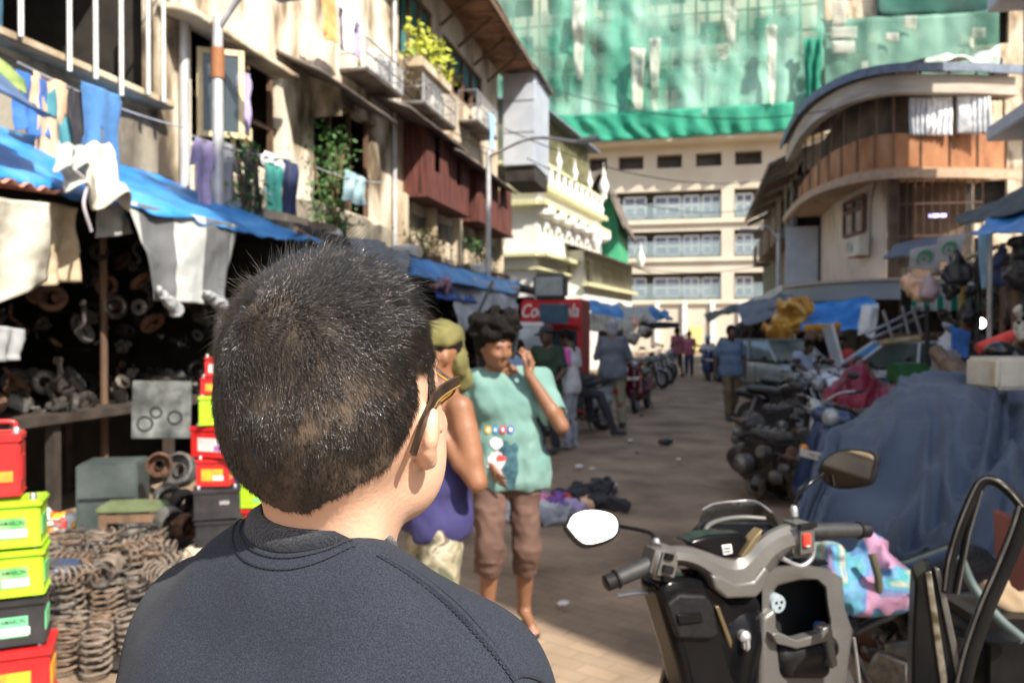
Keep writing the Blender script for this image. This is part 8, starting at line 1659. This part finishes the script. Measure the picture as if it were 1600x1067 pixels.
# posts
for i, (px, y0, d, m_, lb_) in enumerate([(1502, 440, 13.0, mat('mustard_post', (.28, .17, .03), .7, c2=(.4, .26, .06)), 'mustard yellow post in the right stall'), (1546, 366, 9.5, m_pipe, 'grey pipe post under the right blue awning'), (1527, 372, 10.5, m_black, 'black post left of the grey pipe post'), (1566, 380, 11.2, m_wood, 'dark wooden post behind the grey pipe post'), (1449, 478, 15.0, m_black, 'thin black post under the striped awning'), (1586, 372, 8.6, m_wood, 'wooden post at the right edge')]):
    p = at(px, 517, d); zt = at(px, y0, d).z; tag(MB().tube([(p.x, p.y, 0), (p.x, p.y, zt)], .04 if i != 1 else .03, 8).build('post', m_, smooth=60), lb_, 'post')
tag(MB().tube([at(1508, 404, 9.6), at(1560, 385, 9.6)], .03, 6).build('pole', mat('pale_timber', (.4, .33, .2), .7), smooth=60), 'short pale cross pole tied under the right blue awning', 'pole')
qsheet('strap', [(1526, 368, 9.3), (1543, 366, 9.3), (1540, 450, 9.3), (1532, 452, 9.3)], m_cloths['skyblue'], 'long blue strip of cloth hanging under the right blue awning', 'cloth', nu=6, nv=20, amp=.04)
bag = lambda px, py, d, rx, rz, m, lab, sd: lump('bag', [(at(px, py-rz*.4, d), at(px, py+rz*.5, d), rx*.55/F_*d, rx/F_*d)], m, lab, 'bag', .03, .06, 5, sd)
bag(1497, 410, 10.5, 18, 40, m_black, 'black bag hanging right of the crescent flags', 1); bag(1486, 438, 10.8, 14, 30, m_cloths['black'], 'second black bag hanging lower by the flags', 2); bag(1592, 400, 8.4, 20, 60, m_black, 'long black bag hanging at the right edge', 3); bag(1560, 415, 10, 14, 50, m_cloths['navy'], 'navy bag hanging inside the right stall', 4); bag(1518, 470, 10.5, 15, 40, m_black, 'black sack hanging beside the mustard post', 5)
bag(1452, 440, 11.8, 14, 30, mat('pale_pink_bag', (.5, .36, .36), .6), 'pale pink bag hanging below the crescent flags', 6); bag(1585, 470, 9, 18, 40, m_part[3], 'greasy black bundle at the right edge', 7)
bag(1592, 500, 7.5, 14, 44, m_tarpw, 'cream cloth bundle at the right edge', 8)
lump('brown_sack', [(at(1420, 440, 12.2), at(1440, 455, 12), .12, .14)], m_cloths['peach'], 'small tan sack below the left crescent flag', 'sack', .03, .05, 6)
tag(MB().ball(at(1531, 505, 13), .085, 14).build('bulb', mat('lit_bulb', (1, .95, .85), emit=9), smooth=180), 'bright bare bulb glowing in the right stall', 'lamp')
# back wall stuff in the dark stalls
rs = thing('stall_shed', 'dark shed of the right stalls under the awnings', 'shed', (6.6, 13, 0)); b = MB(); b.box((7.2, 14.5, 1.5), (.1, 12, 3)); b.box((5.9, 20.6, 1.35), (2.6, .1, 2.7)); adopt(b.build('wall', m_dark, smooth=None), rs); b = MB(); b.box((6.2, 14.5, 2.95), (2.0, 12.2, .08)); adopt(b.build('roof', m_corr, smooth=None), rs)
b = MB(); b.rbox((5.9, 13, .45), (1.3, 7, .9), .03); adopt(b.build('counter', m_wood, smooth=None), rs)
for i in range(44): d = rr.uniform(10, 16); p = at(rr.uniform(1470, 1600), rr.uniform(400, 560), d); put_junk(p, rr.uniform(.9, 1.6), 'used parts in the right stalls', 'hanging or heaped in the right stalls')
# mid right: canopy goods
m_gold = ramp_mat('gold_plastic', [(.3, (.28, .09, .01)), (.5, (.6, .28, .03)), (.65, (.75, .5, .12)), (.8, (.8, .75, .55))], .35, scale=3.5)
lump('plastic_wrapping', [(at(1225, 485, 21.5), at(1255, 480, 21.5), .28, .22), (at(1215, 500, 21.5), at(1245, 505, 21.5), .26, .2), (at(1205, 515, 21.4), at(1225, 518, 21.4), .2, .16)], m_gold, 'shiny orange and gold plastic wrapping heaped on the stall', 'wrapping', .04, .12, 3)
qsheet('tarpaulin', [(1262, 476, 22.5), (1368, 470, 22), (1362, 518, 20.5), (1250, 520, 21)], m_tarp, 'bright blue tarpaulin over the stall below the corner house', 'tarpaulin', nu=36, nv=20, amp=.18, s=1.4, thick=.02)
lump('cushion', [(at(1262, 514, 20), at(1308, 510, 20), .11, .11)], mat('orange_foam', (.55, .25, .03), .8), 'long orange foam roll lying in front of the blue tarpaulin', 'foam roll', .03, .02, 5)
lump('cloth_heap', [(at(1268, 526, 19.6), at(1312, 524, 19.6), .14, .1)], m_wood, 'brown boards and sacking under the orange foam roll', 'heap', .03, .06, 5)
for i, (a, b_, d) in enumerate([((1358, 520), (1440, 480), 15.5), ((1360, 530), (1445, 492), 15.5), ((1380, 485), (1395, 530), 15.4), ((1410, 478), (1420, 522), 15.4), ((1425, 478), (1440, 525), 15.0)]): tag(MB().tube([at(*a, d), at(*b_, d)], .03, 6).build('metal_rod', m_metal, smooth=60), 'pale metal rod in the scrap frame behind the white car', 'rod', 'rods of the scrap frame')
qsheet('plastic_sheet', [(1345, 478, 16.5), (1372, 476, 16.5), (1370, 520, 16), (1340, 524, 16)], m_plas, 'crumpled clear white plastic beside the blue tarpaulin', 'plastic sheet', nu=16, nv=16, amp=.15, s=3)
lump('plastic_sheet', [(at(1480, 515, 9.5), at(1490, 545, 9.5), .05, .14)], m_zinc, 'pointed grey plastic sheet in front of the striped awning', 'plastic sheet', .025, .06, 6)
qsheet('cloth', [(1488, 508, 9.3), (1520, 520, 9.3), (1516, 560, 9.3), (1490, 556, 9.3)], m_cloths['blue'], 'blue cloth beside the pointed plastic sheet', 'cloth', nu=12, nv=12, amp=.06, s=4)
tag(MB().rbox(at(1418, 583, 10.5), (.42, .3, .26), .02, rz=YAW).build('crate', mat('green_crate', (.015, .10, .03), .6, c2=(.03, .16, .05)), smooth=None), 'dark green plastic crate behind the blue covered vehicle', 'crate')
tag(MB().tube([at(1528, 545, 6.5), at(1582, 524, 6.5)], .045, 10).build('folded_umbrella', m_cloths['red'], smooth=60), 'folded red umbrella lying in the right stall', 'umbrella')
for i, (px, py) in enumerate(((1562, 548), (1582, 556))): o = MB().ball(at(px, py, 6.2), .09, 14, (1.2, 1, .8)).build('helmet', m_bikeblk, smooth=180); tag(o, ['left black helmet below the red umbrella', 'right black helmet below the red umbrella'][i], 'helmet')
cp = at(1568, 583, 4.9); cr_ = thing('carton', 'cream canvas covered carton standing on the blue cover at the right edge', 'carton', cp); adopt(MB().rbox(cp+V((.06, .1, .0)), (.36, .3, .19), .02, rz=YAW+.1, seg=3).build('box', m_tarpw, smooth=40), cr_); adopt(MB().box(cp+V((-.05, -.055, 0)), (.09, .004, .15), rz=YAW+.1).build('tape', mat('tan_tape', (.4, .3, .2), .7), smooth=None), cr_)
tag(MB().tube(bez([at(1462, 548, 6.6), at(1485, 575, 6.4), (at(1510, 590, 6.3)), at(1545, 588, 6.2)], 5), [.06]*5+[.10]*11, 10).build('exhaust_pipe', mat('brown_exhaust', (.10, .065, .045), .7, .3, c2=(.2, .14, .1), scale=12), smooth=60), 'brown bent exhaust pipe lying behind the blue cover', 'exhaust pipe')
tag(MB().rbox(at(1478, 565, 6.9), (.2, .15, .2), .03, rz=YAW).build('engine_cover', mat('grey_cast', (.2, .2, .2), .6, .3, c2=(.32, .32, .32), scale=12), smooth=40), 'grey cast metal cover beside the brown exhaust pipe', 'car part')
# right far black tarps and umbrellas
for i, (q, mm, lb_) in enumerate([([(1100, 492, 30), (1190, 468, 26), (1195, 478, 25), (1105, 502, 28)], m_blk, 'long black tarpaulin over the far right stalls'), ([(1150, 478, 24), (1240, 462, 23), (1240, 500, 21.5), (1160, 505, 22)], m_slab, 'dark slate tarpaulin hanging before the corner house'), ([(1165, 470, 27), (1225, 450, 24), (1225, 462, 23), (1160, 482, 26)], m_tarpw, 'pale strip of canvas on the far right stalls')]): qsheet('tarpaulin', q, mm, lb_, 'tarpaulin', nu=24, nv=10, amp=.12, s=1.5, thick=.02)
for i in range(22): p = at(rr.uniform(1160, 1215), rr.uniform(495, 530), rr.uniform(22, 27)); put_junk(p, rr.uniform(2, 3.5), 'bundles on the far right stalls', 'on the far right stalls')
# far left stalls beyond the fridge: tarps and hanging goods
for i, (q, mm, lb_) in enumerate([([(918, 470, 19), (962, 478, 22), (985, 512, 21), (925, 500, 18)], m_tarp, 'blue tarpaulin of the first stall beyond the red fridge'), ([(925, 488, 18), (985, 505, 21), (985, 520, 20.4), (925, 515, 17.6)], m_tarpw, 'cream canvas strip under the first far blue tarpaulin'), ([(962, 474, 23), (1010, 482, 27), (1028, 505, 26), (975, 500, 22)], m_whst, 'white tarpaulin of the second far stall'), ([(1005, 480, 28), (1045, 484, 33), (1052, 500, 32), (1015, 500, 27)], m_tarp, 'small blue tarpaulin far down on the left'), ([(1000, 500, 26), (1055, 504, 30), (1055, 512, 30), (1000, 516, 26)], m_blk, 'black awning of the farthest left stall')]): qsheet('tarpaulin', q, mm, lb_, 'tarpaulin', nu=24, nv=12, amp=.14, s=1.6, thick=.02)
for i in range(16): lump('sack', [(at(rr.uniform(925, 1010), rr.uniform(498, 545), rr.uniform(19, 24)),)*2+(.16, .2)], [m_tarpw, m_cloths['peach'], m_plas, m_part[0], m_wood][i % 5], ['cream', 'tan', 'white', 'greasy dark', 'brown'][i % 5]+' sack hanging in the far left stalls', 'sack', .05, .08, 4, i)['group'] = 'sacks hanging in the far left stalls'
tag(MB().rbox(onz(1085, 560)*1+V((0, 14, 1.0)), (1.0, .3, 2.0), .1).build('signboard', mat('yellow_board', (.6, .5, .2), .7), smooth=None), 'cream yellow board standing behind the scooter rider', 'board')
